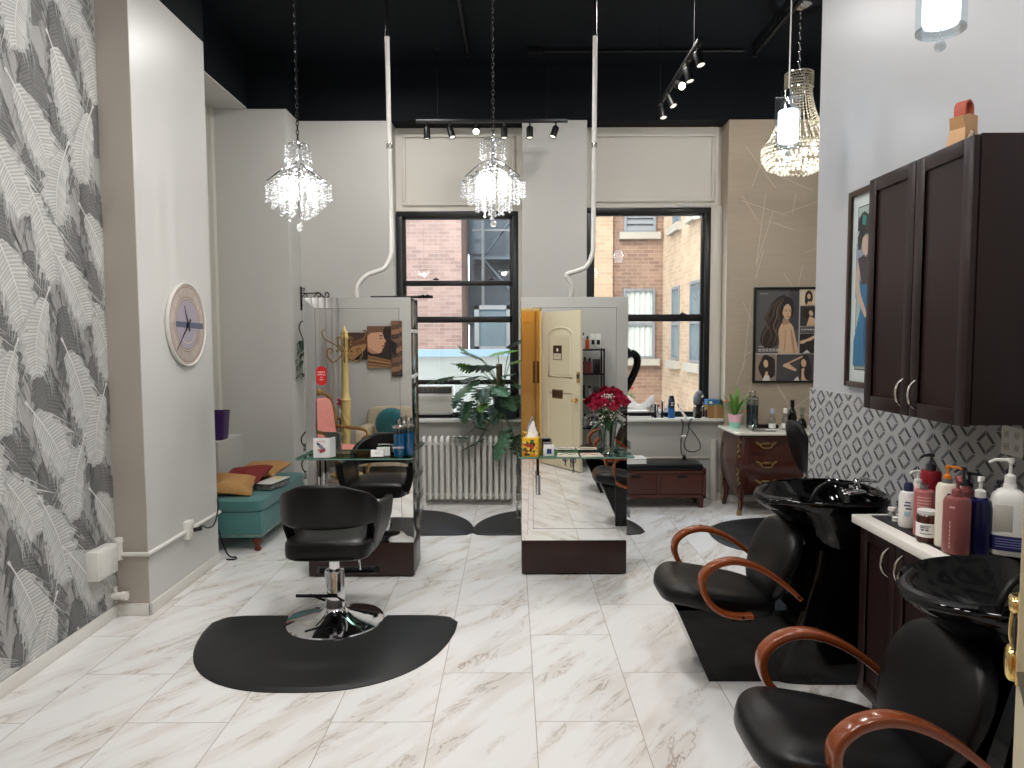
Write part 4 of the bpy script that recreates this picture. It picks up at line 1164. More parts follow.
# ------------------------------------------------------------------ wall cabinet and base cabinet
def shaker_door(mb, x, y0, y1, z0, z1, fr=0.06, th=0.022):
    """front towards -X at x"""
    mb.box(x, x + th, y0, y0 + fr, z0, z1, 0.002); mb.box(x, x + th, y1 - fr, y1, z0, z1, 0.002)
    mb.box(x, x + th, y0 + fr, y1 - fr, z1 - fr, z1, 0.002); mb.box(x, x + th, y0 + fr, y1 - fr, z0, z0 + fr, 0.002)
    mb.box(x + 0.011, x + th, y0 + fr, y1 - fr, z0 + fr, z1 - fr)
def bow_handle(x, y, z0, z1, par):
    h = MB(M['steel'])
    h.tube(spline([(x, y, z0), (x - 0.022, y, z0 + 0.022), (x - 0.030, y, (z0 + z1) / 2), (x - 0.022, y, z1 - 0.022), (x, y, z1)], 6), [0.004 + 0.003 * math.sin(PI * k / 24) for k in range(25)], n=10)
    return h.build('handle', par)
t = thing('wall_cabinet', 'dark wood two door wall cabinet hung above the tile backsplash', 'cabinet', (0, 0, 0))
b = MB(M['darkwood']); b.box(1.692, 2.007, 2.60, 3.36, 1.372, 2.43, 0.002); b.build('carcass', t)
for (y0, y1, yh) in ((2.604, 2.972, 2.925), (2.978, 3.356, 3.02)):
    d = MB(M['darkwood']); shaker_door(d, 1.667, y0, y1, 1.366, 2.425); o = d.build('door', t); bow_handle(1.667, yh, 1.40, 1.52, o)
t = thing('base_cabinet', 'dark wood two door base cabinet between the two wash stations', 'cabinet', (0, 0, 0))
b = MB(M['darkwood']); b.box(1.59, 1.984, 2.56, 3.15, 0.09, 0.862, 0.002); b.box(1.64, 1.984, 2.57, 3.14, 0, 0.09); b.build('carcass', t)
for (y0, y1, yh) in ((2.565, 2.852, 2.80), (2.857, 3.146, 2.905)):
    d = MB(M['darkwood']); shaker_door(d, 1.567, y0, y1, 0.10, 0.855); o = d.build('door', t); bow_handle(1.567, yh, 0.70, 0.82, o)
b = MB(M['quartz']); b.box(1.535, 1.984, 2.525, 3.17, 0.863, 0.90, 0.004); o = b.build('countertop'); tag(o, 'white quartz worktop on the dark base cabinet', 'worktop')

# ------------------------------------------------------------------ bottles on the worktop
b = MB(M['black_metal']); b.box(1.60, 1.965, 2.545, 3.12, 0.9005, 0.906, 0.002); o = b.build('counter_mat'); tag(o, 'black mat under the bottles on the white worktop', 'mat')
ZT = 0.9065
def pump_head(t, z, m, r=0.018, ang=R(180), L=0.06, hgt=0.07, name='pump'):
    b = MB(m)
    b.lathe([(r, z), (r, z + hgt * .34), (r * .55, z + hgt * .40), (r * .32, z + hgt * .42), (r * .32, z + hgt * .8), (r * .62, z + hgt * .82), (r * .62, z + hgt), (0, z + hgt)], 18)
    c, s = math.cos(ang), math.sin(ang)
    b.tube([(0, 0, z + hgt * .92), (c * L * .7, s * L * .7, z + hgt * .92), (c * L, s * L, z + hgt * .80)], [r * .42, r * .34, r * .26], n=8)
    return b.build(name, t)
def bottle(loc, label, prof, m, n=28):
    t = thing('bottle', label, 'bottle', loc, 0, 'hair care bottles on the worktop')
    b = MB(m); b.lathe(prof, n); b.build('body', t); return t
def barlines(t, rows, r, m, a0, da):
    """small unreadable print: short lines wrapped on a round body"""
    b = MB(m)
    for (z, h, w0, w1) in rows:
        k = 5
        for j in range(k):
            u0, u1 = a0 + da * (w0 + (w1 - w0) * j / k), a0 + da * (w0 + (w1 - w0) * (j + 1) / k)
            b.poly([(r * math.cos(u0), r * math.sin(u0), z), (r * math.cos(u1), r * math.sin(u1), z), (r * math.cos(u1), r * math.sin(u1), z + h), (r * math.cos(u0), r * math.sin(u0), z + h)])
    return b.build('label', t, smooth=0)
FA = math.atan2(-2.7, -1.68)      # bearing that faces the room
# white bottle with navy cap
t = bottle((1.655, 2.93, ZT), 'white bottle with a navy cap, front left of the worktop group', [(0, 0), (.034, 0), (.036, .006), (.036, .128), (.030, .146), (.015, .152), (0, .152)], M['white_plastic'])
b = MB(flat('navy', (34, 42, 74), .35)); b.lathe([(.018, .150), (.019, .172), (.014, .186), (0, .188)], 18); b.build('cap', t)
barlines(t, [(.105, .006, -.3, .3), (.092, .006, -.4, .3), (.079, .006, -.2, .4)], .0366, flat('ink_blue', (70, 90, 120)), FA, 1.0)
barlines(t, [(.05, .02, -.35, .3)], .0367, flat('pale_blue', (170, 196, 210)), FA, 1.0)
# tall slim pink-white bottle
t = bottle((1.725, 2.985, ZT), 'slim pale pink bottle with a white pump behind the navy capped bottle', [(0, 0), (.026, 0), (.027, .005), (.027, .155), (.02, .168), (0, .168)], flat('pale_pink', (220, 196, 192), .35))
pump_head(t, .166, M['white_plastic'], .016, FA - .7, .045, .062)
# red pump bottle
RED = flat('bottle_red', (150, 20, 38), .25)
t = bottle((1.80, 3.02, ZT), 'square shouldered dark red bottle with a dark grey pump', [(0, 0), (.040, 0), (.041, .005), (.041, .212), (.037, .220), (0, .222)], RED)
pump_head(t, .22, flat('pump_grey', (62, 62, 66), .4), .018, FA - .7, .062, .072)
# brown jar with white label, pink lid bottle on top
t = bottle((1.617, 2.73, ZT), 'amber jar with a wide white label and a clear top, front row', [(0, 0), (.036, 0), (.037, .005), (.037, .100), (.032, .106), (0, .106)], flat('amber_brown', (66, 34, 24), .2))
b = MB(M['white_paper']); b.lathe([(.0375, .018), (.0375, .072)], 28); b.build('label', t)
barlines(t, [(.06, .003, -.6, .4), (.054, .003, -.6, .2), (.044, .006, -.5, -.2), (.044, .006, -.1, .2), (.030, .003, -.6, .5)], .0381, flat('ink_grey', (90, 90, 96)), FA, 1.0)
b = MB(M['white_plastic']); b.lathe([(.033, .104), (.034, .106), (.034, .120), (0, .121)], 24); b.build('lid', t)
t = bottle((1.645, 2.80, ZT), 'stout pink bottle with printed lines, standing behind the amber jar', [(0, 0), (.036, 0), (.036, .178), (.03, .184), (0, .184)], flat('pink_print', (172, 100, 100), .3))
barlines(t, [(.06 + .012 * k, .0035, -.7, .7) for k in range(9)], .0365, flat('print_pale', (214, 170, 168)), FA, 1.0)
b = MB(M['acrylic']); b.lathe([(.015, .184), (.016, .19), (.016, .208), (0, .212)], 16); b.build('cap', t)
# cream bottle with orange pump
t = bottle((1.645, 2.655, ZT), 'tall cream bottle with a bright orange pump', [(0, 0), (.036, 0), (.037, .006), (.037, .222), (.030, .238), (.018, .242), (0, .242)], flat('cream_bottle', (230, 222, 206), .35))
b = MB(M['ext_metal']); b.lathe([(.019, .240), (.019, .258), (0, .258)], 18); b.build('collar', t)
pump_head(t, .250, flat('orange_pump', (222, 128, 20), .35), .013, FA + 1.5, .045, .058)
barlines(t, [(.03, .012, -.25, .05)], .0375, flat('label_orange', (226, 160, 60)), FA, 1.0)
barlines(t, [(.08 + .022 * k, .010, .30, .42) for k in range(6)], .0375, flat('label_orange', (226, 160, 60)), FA, 1.0)
barlines(t, [(.19, .018, .0, .35), (.012, .004, 0, .4)], .0375, flat('ink_grey', (90, 90, 96)), FA, 1.0)
# rose bottle
RO = flat('dusky_rose', (138, 80, 78), .3)
t = bottle((1.635, 2.575, ZT), 'dusky rose bottle with a matching pump, nearest in the row', [(0, 0), (.044, 0), (.0455, .005), (.0455, .186), (.040, .203), (.02, .208), (0, .208)], RO)
pump_head(t, .206, RO, .020, FA + .2, .04, .076)
barlines(t, [(.02 + .015 * k, .011, -.52, -.44) for k in range(7)] + [(.17, .006, -.55, -.15)], .0460, flat('print_pale', (214, 170, 168)), FA, 1.0)
# navy bottle with white pump
t = bottle((1.725, 2.585, ZT), 'dark navy bottle with a clear white pump beside the rose bottle', [(0, 0), (.042, 0), (.043, .006), (.041, .16), (.036, .190), (.02, .202), (0, .204)], flat('navy_bottle', (22, 24, 62), .15))
pump_head(t, .20, M['white_plastic'], .018, FA - .2, .03, .078)
# white jug
t = thing('bottle', 'large white jug with a dark blue label and a long white pump', 'bottle', (1.815, 2.56, ZT), R(-32), 'hair care bottles on the worktop'); t.scale = (.9, .9, .93)
b = MB(M['white_plastic'])
def jring(z, w, d):
    o = []
    for k in range(32):
        a = 2 * PI * k / 32; c, s = math.cos(a), math.sin(a); o.append((w * math.copysign(abs(c) ** .55, c), d * math.copysign(abs(s) ** .55, s), z))
    return o
b.loft([jring(0, .062, .050), jring(.006, .066, .054), jring(.085, .067, .055), jring(.10, .066, .054), jring(.205, .066, .054), jring(.232, .058, .048), jring(.25, .04, .036), jring(.258, .024, .024), jring(.275, .022, .022)])
b.build('body', t, smooth=50)
b = MB(flat('jug_recess', (196, 192, 182), .45)); b.box(-.05, .012, -.0556, -.050, .095, .20, .004); b.build('grip_recess', t)
b = MB(flat('navy_label', (28, 30, 84), .4)); b.loft([[(p[0] * 1.012, p[1] * 1.012, z) for p in jring(0, .067, .055)[17:32]] for z in (.02, .078)], False, False, closed=False); b.build('label', t, smooth=0)
b = MB(flat('print_lilac', (120, 124, 176)))
for z in (.064, .054, .044, .034): b.box(-.045, .045, -.0562, -.0558, z, z + .004)
b.build('print', t, smooth=0)
pump_head(t, .272, M['white_plastic'], .020, R(180 + 10), .075, .105)
# back row
for (x, y, h, r_, m, lab, pm) in ((1.86, 2.86, .17, .033, 'dark_grey_b', 'black pump bottle at the back, between the orange pump and the navy bottle', 'black_metal'),
                                  (1.90, 2.74, .16, .032, 'grey_bottle', 'grey bottle at the back against the tiles, next to the white jug', None),
                                  (1.80, 2.80, .20, .036, 'pale_rose2', 'reddish bottle behind the cream bottle with a grey pump', 'grey')):
    col = {'dark_grey_b': (26, 26, 28), 'grey_bottle': (96, 98, 100), 'pale_rose2': (150, 84, 84)}[m]
    t = bottle((x, y, ZT), lab, [(0, 0), (r_, 0), (r_, h * .9), (r_ * .6, h), (0, h)], flat(m, col, .3))
    pump_head(t, h - .002, M['black_metal'] if pm == 'black_metal' else (flat('pump_grey', (62, 62, 66), .4)), .016, FA - .6 if pm == 'grey' else FA + 1.2, .055, .075)
t = thing('cap_jar', 'tiny clear jar with a white lid at the far end of the worktop', 'jar', (1.672, 3.085, ZT)); b = MB(M['vase_glass']); b.lathe([(0, 0), (.015, 0), (.015, .03), (0, .03)], 16); b.build('glass', t); b = MB(M['white_plastic']); b.lathe([(0, .004), (.012, .004), (.012, .022), (0, .022)], 14); b.build('cream', t); b = MB(M['white_plastic']); b.lathe([(.016, .03), (.016, .043), (0, .044)], 16); b.build('lid', t)
t = thing('cap_jar', 'small white capsule lying by the tiny clear jar', 'jar', (1.655, 3.02, ZT)); b = MB(M['white_plastic']); b.lathe([(0, 0), (.016, 0), (.016, .016), (0.013, .018), (0, .018)], 16); b.build('body', t); b = MB(M['ext_metal']); b.lathe([(.0165, .010), (.0165, .013)], 16); b.build('ring', t)

# outlet on the tiles
t = thing('wall_outlet', 'cream four-socket outlet plate on the tile backsplash by the cabinet', 'outlet', (1.984, 2.79, 1.285))
b = MB(M['white_plastic']); b.box(-.007, 0, -.06, .06, -.058, .058, .003); b.build('plate', t)
for yy in (-.03, .03):
    for zz in (-.025, .025):
        s = MB(flat('socket_cream', (214, 210, 198))); s.box(-.0085, -.006, yy - .016, yy + .016, zz - .015, zz + .015, .002)
        s.slot(M['black_metal'])
        for q in (-.006, .006): s.box(-.0088, -.008, yy + q - .0012, yy + q + .0012, zz - .003, zz + .006)
        s.box(-.0088, -.008, yy - .002, yy + .002, zz - .010, zz - .006); s.build('socket', t, smooth=0)

# house-shaped decoration on the wall cabinet
t = thing('carved_ornament', 'small tan house shaped carrier with a red roof loop on the wall cabinet', 'ornament', (1.80, 2.885, 2.431), R(28)); t.scale = (.86, .86, .88)
TAN = mat_wood('ornament_tan', (206, 164, 118), (190, 144, 96), .5, 'Z', 6)
b = MB(TAN)
pr = [(-.07, 0), (.07, 0), (.050, .10), (.062, .165), (.0, .168), (-.062, .150), (-.046, .10)]
b.prism(pr, lambda x, z: (x, -.045 * (1 - z * 2.2), z), lambda x, z: (x, .045 * (1 - z * 2.2), z)); b.build('body', t, smooth=0)
b = MB(flat('ornament_red', (176, 84, 66)))
b.sweep(spline([(-.03, 0, .158), (-.028, 0, .205), (0, 0, .226), (.028, 0, .205), (.03, 0, .158)], 5), [(-.026, -.004), (.026, -.004), (.026, .004), (-.026, .004)], (0, 1, 0)); b.build('handle', t)
b = MB(M['black_metal'])
for k in range(5):
    z = .012 + .018 * k; y = -.0455 * (1 - z * 2.2) - .0012; b.poly([(.012 + .012 * math.cos(a), y, z + .011 * math.sin(a)) for a in [2 * PI * j / 10 for j in range(10)]])
b.build('scallop_trim', t, smooth=0)
b = MB(flat('ornament_cream', (226, 206, 186)))
for k in range(3): b.tube(spline([(-.062 + .014 * k, -.05, .012), (-.045 + .012 * k, -.048, .05), (-.012 + .006 * k, -.045, .085)], 4), .003, n=5)
b.build('ribbon', t)

# ------------------------------------------------------------------ framed painting of a woman on the right wall
t = thing('framed_painting', 'brown framed painting of a woman in a blue gown, half behind the wall cabinet', 'painting', (2.007, 3.865, 1.975))
b = MB(mat_wood('frame_walnut', (70, 46, 34), (54, 36, 28), .35, 'Z', 5)); w, h, f = .36, .565, .032
b.box(-.032, 0, -w, -w + f, -h, h, .004); b.box(-.032, 0, w - f, w, -h, h, .004); b.box(-.032, 0, -w + f, w - f, h - f, h, .004); b.box(-.032, 0, -w + f, w - f, -h, -h + f, .004); b.build('frame', t)
b = MB(M['white_paper']); b.box(-.012, 0, -w + f, w - f, -h + f, h - f); b.build('mount', t, smooth=0)
def wallpoly(mb, pts, lift): mb.poly([(-.012 - lift, y, z) for y, z in pts])
p = MB(flat('art_ground', (196, 204, 200)))
L0 = [0]; SH = [0.0]
def ap(col, pts):
    L0[0] += 1; p.slot(col); wallpoly(p, [(max(-.271, min(.271, y + SH[0])), z) for y, z in pts], .0003 * L0[0])
a0, a1, z0, z1 = -.265, .265, -.46, .46
e = 0.006
ap(flat('art_black', (40, 38, 40)), [(a0 - e, z0 - e), (a1 + e, z0 - e), (a1 + e, z1 + e), (a0 - e, z1 + e)])
ap(flat('art_ground', (196, 204, 200)), [(a0, z0), (a1, z0), (a1, z1), (a0, z1)])
rr = random.Random(4)
for k in range(26):
    cy_, cz = rr.uniform(a0 + .03, a1 - .03), rr.uniform(.26, .43); s = rr.uniform(.015, .03)
    ap(flat(*[('art_yellow', (206, 194, 110)), ('art_olive', (136, 138, 90)), ('art_pale', (214, 216, 196)), ('art_lav', (168, 168, 186))][k % 4]), [(cy_ - s, cz - s), (cy_ + s, cz - s), (cy_ + s, cz + s), (cy_ - s, cz + s)])
ap(flat('art_lav', (168, 168, 186)), [(.12, -.1), (a1, -.05), (a1, .26), (.14, .24)])
ap(flat('art_sky', (140, 190, 206)), [(-.10, .12), (.08, .16), (.02, .40), (-.14, .42)])
SH[0] = .10
G = flat('art_blue', (52, 120, 164)); G2 = flat('art_blue_dark', (34, 86, 132))
ap(G, [(.16, .04), (.10, -.12), (.17, -.30), (.20, z0 + .02), (-.16, z0 + .02), (-.12, -.2), (-.06, -.02), (-.02, .05)])
ap(G2, [(.02, -.06), (.06, -.25), (.04, z0 + .04), (-.02, z0 + .04), (-.03, -.2)])
SK = flat('art_skin', (224, 190, 170))
ap(SK, [(.14, .16), (.17, .04), (.14, -.06), (.04, -.17), (.02, -.15), (.10, -.03), (.12, .05), (.09, .14)])
ap(flat('art_plum', (76, 58, 66)), [(.14, .17), (.09, .02), (.02, .02), (-.02, .16), (.06, .19)])
ap(SK, [(.09, .21), (.10, .27), (.06, .30), (.02, .27), (.03, .20), (.05, .17)])
ap(flat('art_black', (40, 38, 40)), [(.05, .31), (.09, .28), (.11, .22), (.14, .22), (.15, .28), (.12, .34), (.06, .345)])
ap(flat('art_black', (40, 38, 40)), [(-.01, .29), (.15, .33), (.14, .40), (.08, .43), (.02, .40)])
ap(flat('art_teal', (70, 150, 140)), [(.06, .35), (.10, .36), (.09, .41), (.05, .40)])
ap(flat('art_grey', (96, 104, 104)), [(a1, z0), (a1, -.20), (.22, -.16), (.18, -.24), (.19, z0)])
p.build('picture', t, smooth=0)
b = MB(M['glass_pane']); b.poly([(-.0285, -w + f, -h + f), (-.0285, w - f, -h + f), (-.0285, w - f, h - f), (-.0285, -w + f, h - f)]); b.build('glazing', t, smooth=0)

# ------------------------------------------------------------------ hair poster on the tan wall
t = thing('framed_poster', 'black framed hair poster of a long haired woman on the tan wallpaper', 'poster', (2.80, 7.25, 1.72))
w, h, f = .345, .485, .022
b = MB(M['frame_black']); b.box(-w, -w + f, -.03, 0, -h, h, .003); b.box(w - f, w, -.03, 0, -h, h, .003); b.box(-w + f, w - f, -.03, 0, h - f, h, .003); b.box(-w + f, w - f, -.03, 0, -h, -h + f, .003); b.build('frame', t)
p = MB(flat('poster_grey', (84, 82, 82)))
LY = [0]
def pp(col, pts, name=None):
    LY[0] += 1; p.slot(col if not isinstance(col, tuple) else flat('poster_%d_%d_%d' % col, col)); p.poly([(x, -.006 - .00028 * LY[0], z) for x, z in pts])
def pell(col, cx, cz, rx, rz, a=0.0, n=20, wav=0.0):
    pts = []
    for k in range(n):
        q = 2 * PI * k / n; ff = 1 + wav * math.sin(q * 5 + cx * 40)
        x, z = rx * math.cos(q) * ff, rz * math.sin(q) * ff; pts.append((cx + x * math.cos(a) - z * math.sin(a), cz + x * math.sin(a) + z * math.cos(a)))
    pp(col, pts)
X0, X1, Z0, Z1 = -w + f, w - f, -h + f, h - f
pp((196, 190, 182), [(X0, Z0), (X1, Z0), (X1, Z1), (X0, Z1)])
XD, ZD = .118, -.185
pp((92, 90, 90), [(X0, ZD), (XD, ZD), (XD, Z1), (X0, Z1)])
pp((70, 70, 72), [(.02, .05), (XD, .05), (XD, Z1), (.02, Z1)])
HAIR = (50, 41, 38); HAIR2 = (86, 72, 64); HAIR3 = (112, 96, 84); SKN = (212, 178, 146); SKD = (178, 140, 110)
def strand2d(col, pts, w):
    P = spline([(x, 0, z) for x, z in pts], 6); L_ = []; R_ = []
    n_ = len(P)
    for i_ in range(n_):
        d = P[min(i_ + 1, n_ - 1)] - P[max(i_ - 1, 0)]; d.normalize(); q_ = w * math.sin(PI * (.08 + .9 * i_ / (n_ - 1))) ** .7
        L_.append((P[i_].x - d.z * q_, P[i_].z + d.x * q_)); R_.append((P[i_].x + d.z * q_, P[i_].z - d.x * q_))
    for i_ in range(n_ - 1):
        if i_ == 0: LY[0] += 1; p.slot(flat('poster_%d_%d_%d' % col, col))
        p.poly([(x, -.006 - .00028 * LY[0], z) for x, z in (L_[i_], L_[i_ + 1], R_[i_ + 1], R_[i_])])
# falling wavy hair, then back and arm, face, front locks
pp(HAIR, [(-.03, .41), (-.10, .385), (-.16, .32), (-.20, .24), (-.235, .17), (-.215, .10), (-.255, .03), (-.275, -.05), (-.245, -.12), (-.17, -.135), (-.10, -.10), (-.075, 0), (-.06, .12), (-.03, .20), (.0, .30)])
pp(SKN, [(-.085, .06), (-.06, .115), (-.02, .135), (.03, .125), (.062, .085), (.085, -.02), (.112, -.12), (XD, ZD), (-.09, ZD), (-.075, -.06), (-.088, .0)])
pp(SKD, [(.035, .06), (.05, .05), (.066, -.04), (.09, ZD), (.07, ZD), (.045, -.05)]); pp(SKD, [(-.02, .05), (-.012, .05), (-.02, -.16), (-.03, -.16)])
pp(SKD, [(-.045, .17), (.015, .15), (.02, .115), (-.05, .10)])
pp(SKN, [(-.055, .27), (-.03, .31), (.005, .315), (.032, .29), (.038, .25), (.034, .20), (.018, .165), (-.002, .155), (-.03, .175), (-.05, .22)])
pp(HAIR, [(-.06, .36), (-.02, .395), (.03, .38), (.062, .33), (.068, .26), (.055, .19), (.042, .17), (.040, .25), (.026, .305), (-.005, .318), (-.035, .29), (-.052, .22), (-.075, .16), (-.09, .26)])
for ex in (-.016, .024):
    pell((40, 32, 30), ex, .243, .010, .0042, -.2); pp((60, 46, 40), [(ex - .013, .256), (ex + .012, .252), (ex + .011, .256), (ex - .011, .261)])
pp(SKD, [(.006, .24), (.012, .212), (-.002, .209), (.0, .214)]); pell((164, 84, 80), .004, .188, .014, .0055, -.2)
strands = [((-.05, .38), (-.12, .30), (-.15, .20), (-.19, .10), (-.16, .0), (-.20, -.10)), ((-.04, .36), (-.10, .28), (-.11, .18), (-.14, .09), (-.11, .0), (-.14, -.10)), ((-.08, .38), (-.16, .28), (-.20, .20), (-.19, .12), (-.24, .04), (-.22, -.06)), ((-.06, .33), (-.09, .24), (-.08, .15), (-.11, .06), (-.09, -.02), (-.11, -.09)), ((-.13, .33), (-.19, .24), (-.22, .15), (-.20, .07), (-.25, -.01), (-.24, -.10))]
for k, sd_ in enumerate(strands): strand2d((HAIR2, HAIR3, (70, 58, 52), HAIR2, (98, 84, 74))[k], sd_, (.010, .007, .012, .008, .007)[k])
for k, (zz, x1_) in enumerate(((-.148, .02), (-.165, .06))): 
    for j in range(7): pp((206, 200, 192), [(-.29 + .036 * j, zz), (-.262 + .036 * j, zz), (-.262 + .036 * j, zz + .009), (-.29 + .036 * j, zz + .009)])
pp((214, 208, 200), [(-.29, -.118), (-.24, -.118), (-.24, -.112), (-.29, -.112)]); pp((170, 166, 162), [(-.29, .415), (-.20, .415), (-.20, .42), (-.29, .42)])
# right column
zz = [(Z1, .30), (.292, .09), (.082, .02), (.012, ZD)]
cols = [(222, 206, 178), (58, 54, 54), (96, 94, 94), (48, 44, 44)]
for i, ((za, zb_), cc) in enumerate(zip(zz, cols)):
    pp(cc, [(XD + .008, zb_), (X1, zb_), (X1, za), (XD + .008, za)])
pell(HAIR, .21, .38, .04, .07, 0); pell(SKN, .21, .39, .018, .028); pp(SKN, [(.17, .302), (.25, .302), (.23, .34), (.19, .34)]); pell(HAIR, .185, .35, .016, .04)
pell(HAIR, .20, .22, .04, .06, .3); pp(SKN, [(.19, .09), (.30, .09), (.27, .17), (.22, .19)]); pell(SKN, .235, .22, .02, .03, .4)
for j in range(5): pp((200, 196, 190), [(.14 + .03 * j, .048), (.16 + .03 * j, .048), (.16 + .03 * j, .06), (.14 + .03 * j, .06)])
pp(SKN, [(.13, -.06), (.20, -.04), (.28, .0), (.28, -.03), (.20, -.08), (.13, -.09)]); pell(HAIR, .22, -.11, .06, .05, .4); pp((206, 202, 196), [(.16, ZD), (.24, ZD), (.20, -.15)])
# bottom row
pp((150, 132, 120), [(X0, Z0), (-.115, Z0), (-.115, ZD - .012), (X0, ZD - .012)]); pell(HAIR, -.20, -.33, .085, .13, 0, wav=.08); pell(SKN, -.215, -.29, .024, .04, .1); pp(SKN, [(-.24, Z0), (-.18, Z0), (-.195, -.37), (-.215, -.37)]); pp((226, 220, 214), [(-.25, Z0), (-.165, Z0), (-.18, -.41), (-.225, -.41)])
pp((74, 72, 74), [(-.107, Z0), (X1, Z0), (X1, ZD - .012), (-.107, ZD - .012)]); pell(HAIR, .185, -.33, .06, .13, 0, wav=.06); pell(SKN, .17, -.285, .026, .042, .1)
pp(SKN, [(-.04, -.30), (.03, -.27), (.15, -.21), (.16, -.225), (.02, -.29), (.10, -.35), (.09, -.37), (-.04, -.32)]); pp(SKN, [(.15, -.34), (.20, -.34), (.215, Z0), (.15, Z0)]); pell(HAIR, .215, -.38, .04, .08); pp((226, 220, 214), [(.07, Z0), (.13, Z0), (.11, -.42)])
p.build('print', t, smooth=0)
# ================================================================== LIGHT FITTINGS
def strand_mesh(L, r=0.0092, pitch=0.0165, drop=True, m='crystal'):
    b = MB(M[m]); n = max(2, int(L / pitch))
    for i in range(n):
        z = -pitch * (i + .5); rr = r * (1.0 if i < n - 1 or not drop else 1.5); h = pitch * .55 * (1 if i < n - 1 or not drop else 1.4)
        top, bot = b.V((0, 0, z + h)), b.V((0, 0, z - h))
        ring = [b.V((rr * math.cos(PI / 3 * k), rr * math.sin(PI / 3 * k), z)) for k in range(6)]
        for k in range(6): b.F((top, ring[k], ring[(k + 1) % 6])); b.F((bot, ring[(k + 1) % 6], ring[k]))
    return b
_strands = {}
def strand(par, x, y, z, L, m='crystal', r=0.0092):
    key = (round(L, 3), m, r)
    if key not in _strands:
        o = strand_mesh(L, r, m=m).build('crystal_strand', par, smooth=0); _strands[key] = o
    else:
        o = _strands[key].copy(); COL.objects.link(o); o.parent = par
    o.location = (x, y, z); o.rotation_euler = (0, 0, (x * 37 + y * 91) % 6.28); return o
def chain(par, z0, z1, m='black_metal', r=0.0032, link=0.034):
    b = MB(M[m]); n = int((z1 - z0) / (link * .78)); 
    for i in range(n):
        z = z0 + (i + .5) * (z1 - z0) / n; h = link / 2; w = 0.0085
        pts = [(w * math.cos(a), h * math.sin(a)) for a in [2 * PI * k / 10 for k in range(10)]]
        b.tube([(u, 0, z + v) if i % 2 else (0, u, z + v) for u, v in pts], r, n=5, closed=True)
    return b.build('chain', par)
def chandelier(loc, label, first=None):
    """loc = height of the ring centre (z of the widest tier)"""
    t = thing('chandelier', label, 'chandelier', loc, 0, 'crystal chandeliers over the stations'); t.scale = (.9, .9, 1)
    b = MB(M['chrome']); b.lathe([(0.0, 0.02), (0.014, 0.02), (0.012, 0.10), (0.02, 0.12), (0.014, 0.16), (0.01, 0.20), (0.018, 0.225), (0.012, 0.25), (0, 0.255)], 14)
    b.tube([(0.009 * math.cos(a), 0, 0.262 + 0.012 * math.sin(a)) for a in [2 * PI * k / 10 for k in range(10)]], 0.003, n=6, closed=True)
    b.lathe([(0.006, -0.24), (0.006, 0.03)], 8); b.build('stem', t)
    b = MB(M['chrome'])
    tiers = [(0.212, -0.005, 36, 0.100), (0.170, 0.024, 26, 0.175), (0.118, 0.048, 17, 0.240), (0.066, 0.068, 7, 0.295)]
    for (r_, z, n, L) in tiers:
        b.tube([(r_ * math.cos(2 * PI * k / 32), r_ * math.sin(2 * PI * k / 32), z + 0.020 * math.sin(2 * PI * k / 32 * 3)) for k in range(32)], 0.0035, n=6, closed=True)
    for k in range(6):
        a = 2 * PI * k / 6
        b.tube(spline([(0.012 * math.cos(a), 0.012 * math.sin(a), 0.125), (0.10 * math.cos(a + .25), 0.10 * math.sin(a + .25), 0.085), (0.210 * math.cos(a + .5), 0.210 * math.sin(a + .5), 0.0)], 5), 0.0045, n=6)
    b.build('frame', t)
    b = MB(M['chrome']); b.tube([(0.082 * math.cos(2 * PI * k / 20), 0.082 * math.sin(2 * PI * k / 20), 0.225) for k in range(20)], 0.0028, n=6, closed=True)
    for k in range(10):
        a = 2 * PI * k / 10; b.tube(spline([(0.01 * math.cos(a), 0.01 * math.sin(a), 0.215), (0.045 * math.cos(a), 0.045 * math.sin(a), 0.243), (0.084 * math.cos(a), 0.084 * math.sin(a), 0.222)], 4), 0.0022, n=5)
    b.build('crown', t)
    for k in range(14):
        a = 2 * PI * k / 14; strand(t, 0.083 * math.cos(a), 0.083 * math.sin(a), 0.224, 0.105, r=0.008)
    for (r_, z, n, L) in tiers:
        for k in range(n):
            a = 2 * PI * (k + .5 * (n % 4 == 2)) / n; zz = z + 0.020 * math.sin(a * 3)
            strand(t, r_ * math.cos(a), r_ * math.sin(a), zz, L)
    b = MB(M['crystal']); b.ball((0, 0, -0.262), 0.022, 12); b.build('crystal_ball', t)
    for k in range(4):
        a = PI / 4 + PI / 2 * k
        s = MB(M['bulb']); s.ball((0.105 * math.cos(a), 0.105 * math.sin(a), 0.012), 0.021, 10, (1, 1, 1.35)); s.build('bulb', t)
    chain(t, 0.27, ZC - 0.055 - loc[2])
    b = MB(M['chrome']); zc = ZC - loc[2]; b.lathe([(0.010, zc - .05), (0.05, zc - .03), (0.056, zc - .002), (0, zc - .002)], 20); b.build('ceiling_rose', t)
    return t
chandelier((-1.297, 4.4, 2.64), 'tiered crystal chandelier on a black chain above the empty styling chair')
chandelier((-0.110, 4.4, 2.66), 'tiered crystal chandelier on a black chain in front of the first window')

